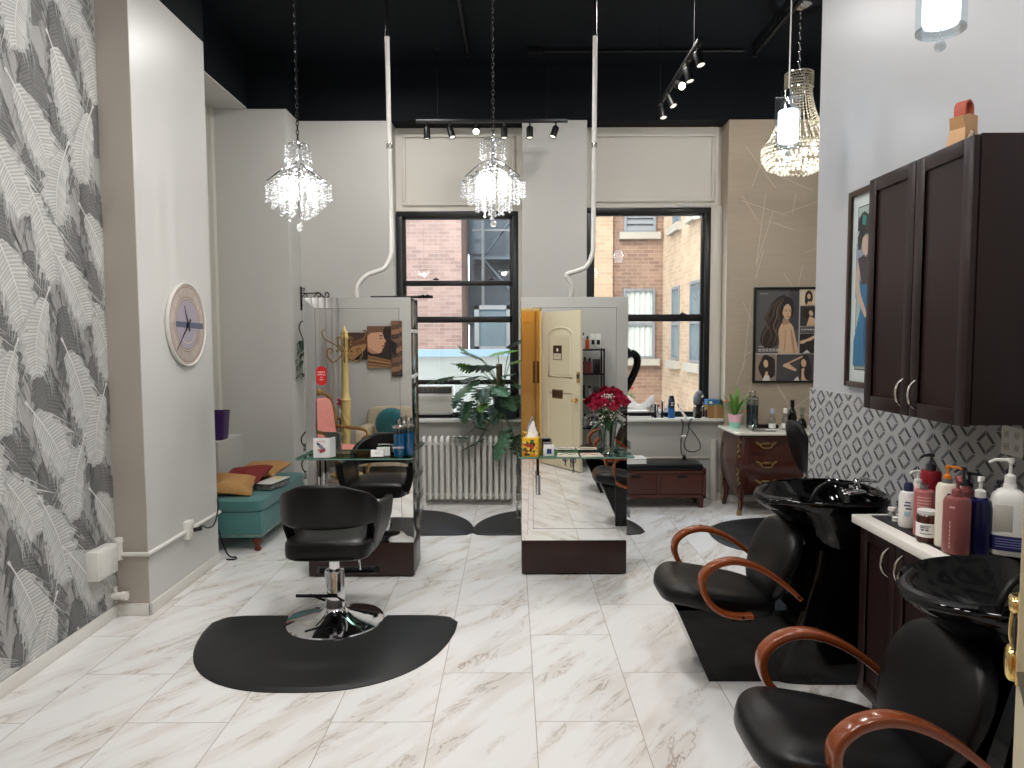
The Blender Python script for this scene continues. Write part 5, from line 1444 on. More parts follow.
def big_chandelier(loc):
    t = thing('chandelier', 'tall bell shaped crystal chandelier by the tan wallpaper, partly behind the white partition', 'chandelier', loc)
    b = MB(M['chrome'])
    for (r_, z) in ((0.102, 0.66), (0.102, 0.54), (0.27, 0.08), (0.27, 0.01)):
        b.tube([(r_ * math.cos(2 * PI * k / 36), r_ * math.sin(2 * PI * k / 36), z) for k in range(36)], 0.006, n=6, closed=True)
    for k in range(8):
        a = 2 * PI * k / 8; b.tube([(0.102 * math.cos(a), 0.102 * math.sin(a), 0.54), (0.102 * math.cos(a), 0.102 * math.sin(a), 0.66)], 0.004, n=5); b.tube([(0.102 * math.cos(a), 0.102 * math.sin(a), 0.655), (0, 0, .70)], 0.003, n=5)
    for k in range(4):
        a = PI / 2 * k; b.tube(spline([(0.102 * math.cos(a), 0.102 * math.sin(a), 0.54), (.14 * math.cos(a), .14 * math.sin(a), .34), (0.27 * math.cos(a), 0.27 * math.sin(a), 0.08)], 4), 0.003, n=5); b.tube([(0.27 * math.cos(a), 0.27 * math.sin(a), 0.01), (0.27 * math.cos(a), 0.27 * math.sin(a), 0.08)], 0.003, n=5)
    b.build('frame', t)
    # bead bands and the bell of strands
    cb = MB(M['crystal_w'])
    def bead(mb, p, r_):
        x, y, z = p; top, bot = mb.V((x, y, z + r_)), mb.V((x, y, z - r_)); ring = [mb.V((x + r_ * math.cos(PI / 2 * k), y + r_ * math.sin(PI / 2 * k), z)) for k in range(4)]
        for k in range(4): mb.F((top, ring[k], ring[(k + 1) % 4])); mb.F((bot, ring[(k + 1) % 4], ring[k]))
    for row in range(6):
        for k in range(34):
            a = 2 * PI * (k + .5 * (row % 2)) / 34; bead(cb, (0.106 * math.cos(a), 0.106 * math.sin(a), .545 + .022 * row), 0.010)
    cb.build('crown_beads', t, smooth=0)
    for k in range(30):
        a = 2 * PI * k / 30
        if k == 0:
            sb = MB(M['crystal_w'])
            for i in range(22):
                q = i / 21; r_ = 0.098 + (0.268 - 0.098) * (q ** 1.9) ; bead(sb, (r_, 0, 0.54 - 0.46 * q), 0.0098)
            s0 = sb.build('crystal_strand', t, smooth=0)
        else:
            s = s0.copy(); COL.objects.link(s); s.parent = t; s.rotation_euler = (0, 0, a)
    cb = MB(M['crystal_w'])
    for row in range(3):
        for k in range(70): 
            a = 2 * PI * (k + .5 * (row % 2)) / 70; bead(cb, (0.276 * math.cos(a), 0.276 * math.sin(a), .08 - .026 * row), 0.012)
    for row in range(7):
        r_ = 0.27 * math.cos(R(11 * row)); z = 0.005 - 0.135 * math.sin(R(12 * row)); n = max(8, int(44 * r_ / .27))
        for k in range(n):
            a = 2 * PI * (k + .5 * (row % 2)) / n; bead(cb, (r_ * math.cos(a) * (1 + .03 * math.sin(k * 7.1 + row)), r_ * math.sin(a) * (1 + .03 * math.sin(k * 7.1 + row)), z + .006 * math.sin(k * 5.3)), 0.019)
    cb.build('crystal_basket', t, smooth=0)
    for k in range(4):
        a = PI / 4 + PI / 2 * k; s = MB(M['bulb']); s.ball((0.13 * math.cos(a), 0.13 * math.sin(a), 0.06), 0.022, 10, (1, 1, 1.4)); s.build('bulb', t)
    chain(t, 0.70, ZC - .06 - loc[2], 'chrome', .0035, .05)
    b = MB(M['chrome']); zc = ZC - loc[2]; b.lathe([(0.012, zc - .075), (0.055, zc - .06), (0.085, zc - .04), (0.085, zc - .002), (0, zc - .002)], 24); b.build('ceiling_rose', t)
big_chandelier((2.335, 5.9, 3.17))

def pendant(loc, label):
    """loc = bottom centre of the glass"""
    t = thing('pendant_light', label, 'pendant light', loc, 0, 'glass cylinder pendants over the wash chairs')
    b = MB(M['pend_glass']); b.lathe([(0.074, 0.0), (0.076, 0.0), (0.076, 0.30), (0.074, 0.30)], 32)
    b.f = b.f[:-2]; b.mi = b.mi[:-2]
    b.build('glass_shade', t)
    b = MB(M['acrylic']); b.lathe([(0.070, 0.0), (0.0755, 0.004), (0.0755, 0.012), (0.066, 0.016)], 32); b.build('base_ring', t)
    b = MB(M['pend_core']); b.lathe([(0.0, 0.025), (0.052, 0.025), (0.056, 0.04), (0.056, 0.20), (0.0, 0.205)], 24); b.build('frosted_tube', t)
    b = MB(M['chrome']); b.lathe([(0.052, 0.206), (0.050, 0.222), (0.02, 0.235), (0.018, 0.30), (0.009, 0.33), (0, 0.335)], 20); b.box(-0.075, 0.075, -0.006, 0.006, 0.278, 0.284, 0.001); b.box(-0.006, 0.006, -0.075, 0.075, 0.278, 0.284, 0.001); b.build('cap', t)
    b = MB(M['crystal']); b.ball((0, 0, -0.042), 0.019, 14); b.tube([(0, 0, -0.025), (0, 0, 0.03)], 0.002, n=5); b.build('glass_drop', t)
    b = MB(M['white_plastic']); b.tube([(0, 0, 0.33), (0.004, 0, 0.8), (0, 0, ZC - loc[2] - .02)], 0.0042, n=8); b.build('cord', t)
    b = MB(M['chrome']); zc = ZC - loc[2]; b.lathe([(0.0, zc - .03), (0.055, zc - .025), (0.06, zc - .002), (0, zc - .002)], 20); b.build('ceiling_cup', t)
pendant((1.605, 4.2, 2.80), 'clear glass cylinder pendant in front of the bell shaped chandelier')
pendant((1.44, 2.45, 2.715), 'clear glass cylinder pendant cut by the top of the picture above the wall cabinet')

def spot_head(t, loc, yaw, pitch, lit):
    """short black cylinder head; pitch 0 = straight down"""
    rot = Matrix.Rotation(yaw, 4, 'Z') @ Matrix.Rotation(pitch, 4, 'X')
    b = MB(M['black_metal']); T = Matrix.Translation(loc)
    b.T = T; b.cyl((0, 0, 0), (0, 0, -0.045), 0.009, n=8)
    b.T = T @ Matrix.Translation((0, 0, -0.05)) @ rot
    b.lathe([(0, 0.012), (0.026, 0.010), (0.031, 0.0), (0.031, -0.088), (0.034, -0.090), (0.034, -0.096), (0.028, -0.096), (0.027, -0.09)], 20)
    b.f = b.f[:-1]; b.mi = b.mi[:-1]
    h = b.build('spot_head', t)
    f = MB(M['spot_glow'] if lit else M['spot_dim']); f.T = T @ Matrix.Translation((0, 0, -0.05)) @ rot
    f.lathe([(0, -0.090), (0.0268, -0.090), (0.0268, -0.088), (0, -0.088)], 18); f.build('lens', h)
t = thing('track_light', 'black ceiling track with six small spot heads above the first window', 'track light', (0, 6.8, 0))
b = MB(M['black_metal']); b.box(-0.89, 0.53, -0.018, 0.018, 3.715, 3.745, 0.002); b.build('rail', t)
b = MB(M['black_metal'])
b.tube([(-0.69, 0, 3.745), (-0.69, 0, ZC)], 0.0022, n=6); b.lathe([(0, ZC - .02), (.018, ZC - .015), (.02, ZC - .001), (0, ZC - .001)], 12, (-.69, 0, 0)); b.build('wire', t)
b = MB(M['black_metal']); b.tube([(0.34, 0, 3.745), (0.34, 0, ZC)], 0.0022, n=6); b.build('wire', t)
for i, (px, yaw, pit, lit) in enumerate(((-0.79, 0, 0.05, 0), (-0.575, 0.9, -.35, 0), (-0.325, 0, -.95, 1), (-0.065, 0, -.1, 0), (0.175, 0, -.12, 0), (0.42, -1.0, -.4, 0))):
    spot_head(t, (px, 0, 3.715), yaw, pit, lit)
t = thing('track_light', 'black ceiling track with five spot heads running into the room right of the second window', 'track light', (1.31, 0, 0))
b = MB(M['black_metal']); b.box(-0.018, 0.018, 5.05, 6.40, 3.735, 3.765, 0.002); b.build('rail', t)
b = MB(M['black_metal']); b.tube([(0, 6.38, 3.765), (0, 6.38, ZC)], 0.0022, n=6); b.build('wire', t)
b = MB(M['black_metal']); b.tube([(0, 5.2, 3.765), (0, 5.2, ZC)], 0.008, n=6); b.build('feed_rod', t)
for (y, yaw, pit, lit) in ((5.12, 0.6, -.35, 0), (5.42, 0.8, -.3, 0), (5.72, 0.2, -1.1, 1), (6.02, 0.7, -.5, 0), (6.30, 0.3, -.3, 0)):
    spot_head(t, (0, y, 3.735), yaw, pit, lit)

# pipes on the ceiling
def ceil_pipe(label, pts, r=0.02):
    t = thing('ceiling_pipe', label, 'pipe', (0, 0, 0))
    b = MB(M['black_metal']); b.tube(pts, r, n=12); b.build('pipe', t)
    b = MB(M['black_metal'])
    p, q = Vector(pts[0]), Vector(pts[-1])
    m = p.lerp(q, .75); b.tube([(m.x, m.y, m.z), (m.x, m.y, ZC)], 0.006, n=6); b.build('hanger', t)
    b = MB(M['black_metal']); d = (q - p).normalized(); b.tube([q - d * .05, q + d * .01], r * 1.35, n=12); b.build('end_cap', t)
ceil_pipe('black sprinkler pipe on the ceiling above the first window chandelier', [(-0.42, 3.6, ZC - .05), (-0.40, 6.85, ZC - .05)])
ceil_pipe('black sprinkler pipe on the ceiling beside the bell chandelier', [(2.25, 4.4, ZC - .09), (2.25, 6.75, ZC - .09)], 0.024)
ceil_pipe('thin black conduit crossing the ceiling over the second window', [(2.18, 6.82, ZC - .03), (0.25, 6.82, ZC - .03)], 0.012)
t = thing('junction_box', 'black junction box on the ceiling at the end of the thin conduit', 'box', (0.22, 6.82, ZC - .06)); b = MB(M['black_metal']); b.box(-.06, .06, -.05, .05, 0, .058, .004); b.build('box', t); b = MB(M['black_metal']); b.box(-.064, .064, -.054, .054, -.004, 0, .002); b.build('cover', t)
# ================================================================== LEFT SIDE
X = -2.245
t = thing('wall_clock', 'large round wall clock with a faded photo face on the grey pier', 'clock', (X, 4.89, 1.80))
RC = 0.283
def ring_x(mb, r0, r1, x, n=48, a0=0, a1=2 * PI):
    for k in range(n):
        p, q = a0 + (a1 - a0) * k / n, a0 + (a1 - a0) * (k + 1) / n
        mb.poly([(x, r0 * math.cos(p), r0 * math.sin(p)), (x, r1 * math.cos(p), r1 * math.sin(p)), (x, r1 * math.cos(q), r1 * math.sin(q)), (x, r0 * math.cos(q), r0 * math.sin(q))])
b = MB(M['white_gloss']); b.T = Matrix.Rotation(R(90), 4, 'Y'); b.lathe([(RC - .008, 0), (RC, .004), (RC + .003, .018), (RC, .028), (RC - .007, .028), (RC - .010, .020)], 56); b.f = b.f[:-1]; b.mi = b.mi[:-1]; b.T = None
b.build('rim', t)
f = MB(mat('clock_face', (184, 172, 164), .4, var=.45, vscale=14)); f.poly([(.020, RC * .965 * math.cos(2 * PI * k / 56), RC * .965 * math.sin(2 * PI * k / 56)) for k in range(56)])
f.slot(flat('clock_brown', (150, 128, 112)))
for rr_ in (RC * .90, RC * .66, RC * .60): ring_x(f, rr_ - .003, rr_ + .003, .0206)
f.slot(flat('clock_lilac', (168, 160, 172))); ring_x(f, 0.0, RC * .59, .0204)
f.slot(flat('clock_cream', (204, 192, 172))); ring_x(f, RC * .44, RC * .47, .0208, 20, R(230), R(330))
f.slot(flat('clock_tan', (180, 156, 134)))
for k in range(12):
    a = R(30 * k); c, s = math.cos(a), math.sin(a); r0, r1 = RC * .68, RC * .88; h = .004
    f.poly([(.0207, r0 * c - h * s, r0 * s + h * c), (.0207, r1 * c - h * s, r1 * s + h * c), (.0207, r1 * c + h * s, r1 * s - h * c), (.0207, r0 * c + h * s, r0 * s - h * c)])
f.slot(flat('clock_slate', (92, 96, 120))); f.poly([(.0212, -.17, -.018), (.0212, .24, -.03), (.0212, .24, .012), (.0212, -.17, .02)])
f.build('face', t, smooth=0)
h = MB(M['black_metal'])
def hand(y, z, w, tail=.05):
    d = Vector((0, y, z)); L = d.length; d /= L; n = Vector((0, -d.z, d.y))
    h.loft([[Vector((.026, 0, 0)) - d * tail - n * w, Vector((.026, 0, 0)) - d * tail + n * w, Vector((.026, 0, 0)) + d * L + n * w * .2, Vector((.026, 0, 0)) + d * L - n * w * .2],
            [Vector((.028, 0, 0)) - d * tail - n * w, Vector((.028, 0, 0)) - d * tail + n * w, Vector((.028, 0, 0)) + d * L + n * w * .2, Vector((.028, 0, 0)) + d * L - n * w * .2]])
hand(-.175, -.17, .007); h.build('minute_hand', t, smooth=0); h = MB(M['black_metal']); hand(-.055, .125, .008); h.build('hour_hand', t, smooth=0)
h = MB(M['black_metal']); h.cyl((.02, 0, 0), (.03, 0, 0), .012, n=14); h.build('hub', t)

# surface conduit with outlets
t = thing('wall_conduit', 'white surface conduit running round the grey wall pier at knee height', 'conduit', (0, 0, 0))
b = MB(M['white_gloss']); b.tube([(-2.43, 4.267, .388), (-2.229, 4.267, .388), (-2.229, 5.33, .388)], .0135, n=12); b.build('pipe', t)
b = MB(M['white_gloss']); b.cyl((-2.41, 4.267, .355), (-2.41, 4.267, .47), .024, n=16); b.lathe([(.028, .46), (.03, .475), (.024, .49), (0, .492)], 16, (-2.41, 4.267, 0)); b.build('elbow_fitting', t)
t = thing('outlet_box', 'white outlet box with a black plug on the grey pier conduit', 'outlet', (-2.245, 4.80, .395))
b = MB(M['white_plastic']); b.box(0, .042, -.04, .04, -.062, .062, .004); b.build('box', t); b = MB(M['white_gloss']); b.box(.042, .047, -.033, .033, -.05, .05, .002); b.build('cover', t)
for zz in (-.025, .028):
    s = MB(flat('socket_cream', (214, 210, 198))); s.box(.0465, .049, -.016, .016, zz - .016, zz + .016, .002); s.build('socket', t)
t = thing('junction_box', 'deep white junction box on the feather wallpaper', 'box', (-2.44, 4.08, .40)); b = MB(M['white_plastic']); b.box(0, .075, -.10, .10, -.085, .085, .004); b.build('box', t); b = MB(M['white_gloss']); b.box(.075, .08, -.09, .09, -.075, .075, .002); b.build('cover', t)
t = thing('pipe_stub', 'capped white pipe stub low on the feather wallpaper corner', 'pipe', (-2.44, 4.235, .14)); b = MB(M['white_gloss']); b.tube([(0, 0, 0), (.07, 0, 0)], .022, n=14); b.build('stub', t); b = MB(M['white_gloss']); b.tube([(.06, 0, 0), (.09, 0, 0)], .028, n=8); b.build('cap', t); b = MB(M['white_gloss']); b.tube([(.02, 0, 0), (.02, 0, .055)], .012, n=10); b.build('valve', t)
t = thing('power_cord', 'black plug and cord running from the pier outlet behind the bench', 'cord', (0, 0, 0))
b = MB(M['black_metal']); b.tube(spline([(-2.185, 4.83, .385), (-2.19, 4.93, .385), (-2.20, 5.05, .34), (-2.205, 5.17, .335), (-2.215, 5.27, .42), (-2.25, 5.345, .48), (-2.28, 5.39, .30), (-2.22, 5.42, .04), (-2.15, 5.42, .008), (-2.14, 5.37, .008), (-2.20, 5.36, .008)], 6), .0055, n=8); b.build('cable', t)
b = MB(M['black_metal']); b.tube([(-2.206, 4.82, .387), (-2.16, 4.86, .385)], [.016, .012], n=10); b.build('plug', t)

# teal storage bench
t = thing('storage_bench', 'teal upholstered storage bench with nailhead trim and red wooden feet in the alcove', 'bench', (-2.285, 6.17, 0))
hw, hl = 0.285, 0.60
b = MB(M['teal']); b.box(-hw, hw, -hl, hl, 0.115, 0.325, 0.012); b.build('body', t)
b = MB(M['teal'])
b.sell((0, 0, 0.372), hw + .012, hl + .012, 0.055, .25, .16, 56, 12); b.build('lid', t)
d = MB(M['teal'])
for i in range(5):
    for j in (-1, 0, 1): d.ball((j * .15, -.46 + .23 * i, .426), .011, 8, (1, 1, .45))
d.build('tuft_button', t)
nb = MB(M['steel'])
nb.box(-hw, hw, -hl - .0012, -hl, .133, .137); nb.box(hw, hw + .0012, -hl, hl, .133, .137)
for k in range(20): nb.ball((-hw + .02 + (2 * hw - .04) * k / 19, -hl - .001, .135), .006, 6)
for k in range(36): nb.ball((hw + .001, -hl + .02 + (2 * hl - .04) * k / 35, .135), .006, 6)
nb.build('nailhead_trim', t)
for sx in (-1, 1):
    for sy in (-1, 1):
        l = MB(M['redwood_leg']); l.lathe([(.018, 0), (.026, .006), (.027, .02), (.020, .034), (.024, .05), (.034, .075), (.038, .095), (.034, .116), (0, .116)], 18, (sx * (hw - .05), sy * (hl - .05), 0)); l.build('leg', t)
def pillow(loc, rot, m, label, a=.2, bb=.19, c=.075):
    p = MB(m)
    def wp(q):
        u, v = q.x / a, q.y / bb; k = 1 - .13 * (1 - abs(u)) * abs(v) ** 2 - .0
        return (q.x * (1 - .12 * (1 - v * v)), q.y * (1 - .12 * (1 - u * u)), q.z * (1 - .72 * max(abs(u), abs(v)) ** 3))
    p.sell((0, 0, 0), a, bb, c, .75, .22, 44, 14, None, wp); o = p.build('body', None, smooth=60)
    t = thing('pillow', label, 'pillow', loc, 0, 'pillows on the teal bench'); t.rotation_euler = rot; o.parent = t; o.name = 'cover'
    e = MB(m); pts = []
    for k in range(44):
        w = 2 * PI * k / 44; c_, s_ = math.cos(w), math.sin(w); u, v = math.copysign(abs(c_) ** .22, c_), math.copysign(abs(s_) ** .22, s_)
        pts.append((a * u * (1 - .12 * (1 - v * v)), bb * v * (1 - .12 * (1 - u * u)), 0))
    e.tube(pts, .004, n=6, closed=True); e.build('piping', t)
pillow((-2.30, 5.78, .505), (R(20), R(8), R(12)), M['gold_fabric'], 'gold sequined pillow at the front end of the teal bench', .175, .15)
pillow((-2.32, 6.05, .512), (R(16), R(-8), R(-10)), M['red_fabric'], 'dark red pillow between the two gold pillows', .22, .18)
pillow((-2.30, 6.40, .505), (R(10), R(-4), R(-12)), M['gold_fabric'], 'gold sequined pillow at the back behind the red pillow', .24, .18)
t = thing('organizer_box', 'clear plastic organizer box with a yellow label on the teal bench', 'box', (-2.06, 6.04, .428), R(-10))
b = MB(M['acrylic']); b.box(-.075, .075, -.16, .16, 0, .055, .004); b.build('case', t)
b = MB(flat('organizer_grey', (170, 168, 162)))
for i in range(3):
    for j in range(4): b.box(-.068 + .046 * i, -.026 + .046 * i, -.15 + .076 * j, -.082 + .076 * j, .006, .035, .002)
o = b.build('compartments', t); o['kind'] = 'stuff'
b = MB(flat('organizer_white', (214, 212, 206))); b.box(-.077, .077, -.162, .162, .055, .062, .003); b.build('lid', t)
b = MB(flat('organizer_yellow', (226, 206, 60))); b.box(-.03, .03, .06, .12, .062, .0632); b.build('label', t, smooth=0)
t = thing('waste_bin', 'purple plastic bin standing on the low alcove ledge', 'bin', (-2.735, 6.52, .776)); b = MB(M['purple'])
b.loft([[(sx * math.copysign(abs(math.cos(a)) ** .4, math.cos(a)), sx * math.copysign(abs(math.sin(a)) ** .4, math.sin(a)), z) for a in [2 * PI * k / 32 for k in range(32)]] for (sx, z) in ((.085, 0), (.088, .01), (.105, .25), (.110, .252), (.110, .262), (.102, .262), (.083, .012))]); b.build('bin', t, smooth=50)

# scroll bracket and hanging plant left of the left station
t = thing('wall_bracket', 'black wrought iron scroll bracket on the alcove corner above the left station', 'bracket', (-2.125, 7.20, 2.10))
b = MB(M['black_metal']); b.box(-.012, .012, -.006, .006, -.115, .125, .002); b.build('back_bar', t)
b = MB(M['black_metal'])
b.tube(spline([(.012, 0, .06), (.10, 0, .055), (.18, 0, .062), (.22, 0, .03), (.255, 0, .01), (.285, 0, .035), (.27, 0, .065), (.245, 0, .055), (.25, 0, .035)], 5), .006, n=8)
b.tube(spline([(.012, 0, -.06), (.07, 0, -.06), (.11, 0, -.02), (.15, 0, .045), (.19, 0, .055), (.20, 0, .03), (.18, 0, .02), (.17, 0, .035)], 5), .005, n=8)
b.tube(spline([(.012, 0, .02), (.04, 0, .05), (.065, 0, .03), (.05, 0, .005), (.035, 0, .02)], 5), .0045, n=8)
b.tube(spline([(.012, 0, .10), (.035, 0, .11), (.035, 0, .085), (.02, 0, .085)], 4), .0045, n=8)
b.tube(spline([(.22, 0, .03), (.245, 0, -.02), (.25, 0, -.06)], 5), .005, n=8); b.build('scroll', t)
t = thing('hanging_plant', 'small trailing green plant hanging at the left edge of the left station', 'plant', (-2.06, 7.05, 1.60))
b = MB(M['black_metal']); b.tube(spline([(.01, 0, .28), (-.03, 0, .26), (-.045, 0, .20), (-.02, 0, .12), (0, 0, .06)], 5), .006, n=8); b.tube(spline([(.01, 0, .28), (.04, 0, .23), (.03, 0, .12), (.0, 0, .06)], 5), .006, n=8); b.tube([(-.03, .19, .27), (.01, 0, .275)], .008, n=8); b.build('hook', t)
b = MB(M['pot_green']); b.lathe([(0, 0), (.04, 0), (.055, .08), (.05, .08), (.036, .01)], 18); b.build('pot', t)
b = MB(M['leaf']); r = random.Random(2)
for k in range(34):
    a = r.uniform(0, 2 * PI); z = r.uniform(-.30, .08); rr_ = .05 + .02 * r.random()
    simple_leaf(b, (rr_ * .6 * math.cos(a), rr_ * .6 * math.sin(a), z), (math.cos(a), math.sin(a), r.uniform(-.9, .2)), r.uniform(.05, .09), .017, .5)
b.build('leaves', t)
b = MB(M['stem'])
for k in range(7): a = 2 * PI * k / 7; b.tube(spline([(.01 * math.cos(a), .01 * math.sin(a), .06), (.055 * math.cos(a), .055 * math.sin(a), .06), (.05 * math.cos(a), .05 * math.sin(a), -.1), (.04 * math.cos(a), .04 * math.sin(a), -.3)], 4), .0025, n=5)
b.build('stems', t)

# ================================================================== FIRST WINDOW: RADIATOR, AIR CONDITIONER, PLANTS
t = thing('radiator', 'white cast iron column radiator under the first window', 'radiator', (-0.93, 7.185, 0))
b = MB(M['white_gloss'])
def rsec(mb):
    for dy in (-.05, .05):
        mb.sweep(spline([(0, dy, .075), (0, dy, .12), (0, dy, .60), (0, dy, .655), (0, dy * .35, .695)], 4), lambda q: [((.0205 * (1 - .35 * max(0, (q - .85) / .15))) * math.cos(a), (.017) * math.sin(a)) for a in [2 * PI * k / 12 for k in range(12)]], (1, 0, 0))
    mb.box(-.018, .018, -.05, .05, .085, .12, .01); mb.box(-.018, .018, -.05, .05, .60, .64, .01); mb.lathe([(.0, .70), (.018, .69), (.020, .66), (.02, .62)], 12)
rsec(b); s0 = b.build('section', t); s0.location = (.03, 0, 0)
for k in range(1, 16):
    s = s0.copy(); COL.objects.link(s); s.parent = t; s.location = (.03 + .0615 * k, 0, 0)
for x in (.03, .03 + .0615 * 15):
    f = MB(M['white_gloss']); f.lathe([(.03, 0), (.024, .02), (.018, .08), (0, .085)], 14, (x, -.04, 0)); f.build('foot', t)
f = MB(M['white_gloss']); f.tube([(.0, 0, .10), (.985, 0, .10)], .014, n=10); f.tube([(.0, 0, .62), (.985, 0, .62)], .014, n=10); f.build('header', t)
f = MB(M['white_gloss']); f.tube([(.985, 0, .10), (1.02, 0, .10), (1.02, 0, 0)], .016, n=10); f.build('supply_pipe', t)

t = thing('air_conditioner', 'white window air conditioner with a dark vent strip in the first window', 'air conditioner', (-.81, 7.43, .868))
b = MB(M['white_plastic']); b.box(-.185, .185, 0, .35, 0, .335, .008); b.build('casing', t)
b = MB(flat('ac_vent', (70, 70, 70))); b.box(-.175, .175, -.004, .002, .255, .322); 
b.build('vent', t)
b = MB(M['ext_metal'])
for k in range(8): b.box(-.172 + .0495 * k - .002, -.172 + .0495 * k + .002, -.008, -.003, .257, .32)
for z in (.275, .298): b.box(-.175, .175, -.008, -.003, z, z + .004)
o = b.build('vent_bars', t, smooth=0)
b = MB(flat('ac_grille', (206, 205, 196)))
for k in range(15): b.box(-.17, .17, -.005, 0, .03 + .0135 * k, .037 + .0135 * k, .001)
b.build('front_grille', t)
b = MB(M['frame_black']); b.box(-.30, -.186, 0, .03, 0, .345); b.box(-.19, .19, -.002, .03, -.0, .0); b.build('side_filler', t, smooth=0)

# monstera
def px(u, v, Y):
    a = ((u - 512) / 710.0, math.cos(PT) + (384 - v) / 710.0 * math.sin(PT), (384 - v) / 710.0 * math.cos(PT) - math.sin(PT)); k = Y / a[1]
    return Vector((a[0] * k, Y, 1.7 + a[2] * k))
PT = math.atan(46 / 710)
def monstera_leaf(par, tip_dir, loc, size, m, roll=0.0, splits=5, name='leaf'):
    """heart shaped split leaf; local: grows along +Y, face +Z"""
    b = MB(m); L, W = size, size * .82
    n = 26
    for sd in (-1, 1):
        for i in range(n):
            q0, q1 = i / n, (i + 1) / n
            def edge(q):
                w = W * .5 * (math.sin(PI * min(1, (q * .86 + .14))) ** .62)
                ph = (q * splits * 1.15) % 1
                if .12 < q < .9 and ph > .68: w *= .5
                return w
            w0, w1 = edge(q0 + 1e-4), edge(q1 - 1e-4)
            y0, y1 = -L * .18 + L * 1.0 * q0, -L * .18 + L * 1.0 * q1
            pts = []
            for (w, y) in ((0, y0), (w0 * .5, y0 - w0 * .05), (w0, y0 - w0 * .22)): pts.append((sd * w, y, -.22 * w * w / W - .10 * (y / L) ** 2 * L))
            pts2 = []
            for (w, y) in ((0, y1), (w1 * .5, y1 - w1 * .05), (w1, y1 - w1 * .22)): pts2.append((sd * w, y, -.22 * w * w / W - .10 * (y / L) ** 2 * L))
            b.poly([pts[0], pts[1], pts2[1], pts2[0]]); b.poly([pts[1], pts[2], pts2[2], pts2[1]])
    o = b.build(name, par, smooth=60)
    q = Vector(tip_dir).normalized().to_track_quat('Y', 'Z') @ Euler((0, roll, 0)).to_quaternion()
    o.rotation_mode = 'QUATERNION'; o.rotation_quaternion = q
    o.location = Vector(loc) - par.location
    md = o.modifiers.new('thickness', 'SOLIDIFY'); md.thickness = .0015
    return o
base = px(508, 418, 7.34)
t = thing('monstera_plant', 'large split leaf monstera in a dark green pot on the first window ledge', 'plant', (base.x - .02, 7.345, .866))
b = MB(M['pot_green']); b.lathe([(0, 0), (.10, 0), (.105, .01), (.145, .22), (.15, .22), (.15, .245), (.138, .245), (.13, .2), (0, .2)], 28); b.build('pot', t)
b = MB(M['terra']); b.lathe([(0, .205), (.134, .2)], 20); b.build('soil', t)
b = MB(M['moss']); p0 = px(500, 395, 7.34) - t.location; b.cyl((-.07, .0, .2), (-.07, .0, px(502, 364, 7.34).z - t.location.z), .034, .032, 14); b.build('moss_pole', t)
leaves = [(488, 368, 34, (-.7, -.4, .1), 'leaf', .3), (497, 353, 28, (.8, -.4, .2), 'leaf_light', .2), (478, 357, 24, (-.8, -.3, .3), 'leaf', -.2), (470, 385, 32, (-.4, -.6, -.5), 'leaf_pale', .1), (483, 391, 30, (.2, -.8, -.3), 'leaf', 0), (496, 388, 30, (.5, -.8, -.2), 'leaf_pale', .2), (448, 378, 28, (-1, -.2, -.15), 'leaf_pale', .3),
          (467, 405, 26, (-.3, -.7, -.8), 'leaf', .1), (478, 412, 24, (.1, -.8, -.8), 'leaf', -.1), (492, 408, 26, (.3, -.8, -.7), 'leaf', .3), (458, 396, 18, (-.5, -.5, -.8), 'leaf', 0), (514, 362, 20, (.9, -.3, .3), 'leaf_light', .2), (512, 345, 22, (.8, -.3, .5), 'leaf', -.1), (470, 369, 20, (-.6, -.5, .4), 'leaf_light', .5),
          (466, 352, 14, (-.5, -.4, .7), 'leaf_light', 0), (505, 375, 22, (.5, -.7, .1), 'leaf', .2), (474, 378, 24, (-.5, -.7, .0), 'leaf', .4), (517, 385, 20, (.7, -.5, -.3), 'leaf', 0), (508, 400, 24, (.5, -.8, -.4), 'leaf', .2), (463, 365, 16, (-.9, -.2, .2), 'leaf_pale', .2), (484, 402, 20, (-.1, -.9, -.5), 'leaf_light', .2), (520, 398, 20, (.6, -.6, -.6), 'leaf', 0)]
r = random.Random(8)
for i, (u, v, sz, d, m, ro) in enumerate(leaves):
    Y = 7.20 + r.uniform(-.10, .12); P = px(u, v, Y)
    d = (d[0] + r.uniform(-.2, .2), d[1], d[2])
    lf = monstera_leaf(t, d, P, sz * Y / 710, M[m], ro)
    s = MB(M['stem']); root = Vector((-.03 + r.uniform(-.04, .04), r.uniform(-.04, .04), .21 + (.12 * r.random()))); e = P - t.location; mid = root.lerp(e, .55) + Vector((0, 0, .09))
    s.tube(spline([root, mid, e], 6), [.0055 - .0025 * k / 12 for k in range(13)], n=6); s.build('leaf_stalk', t)
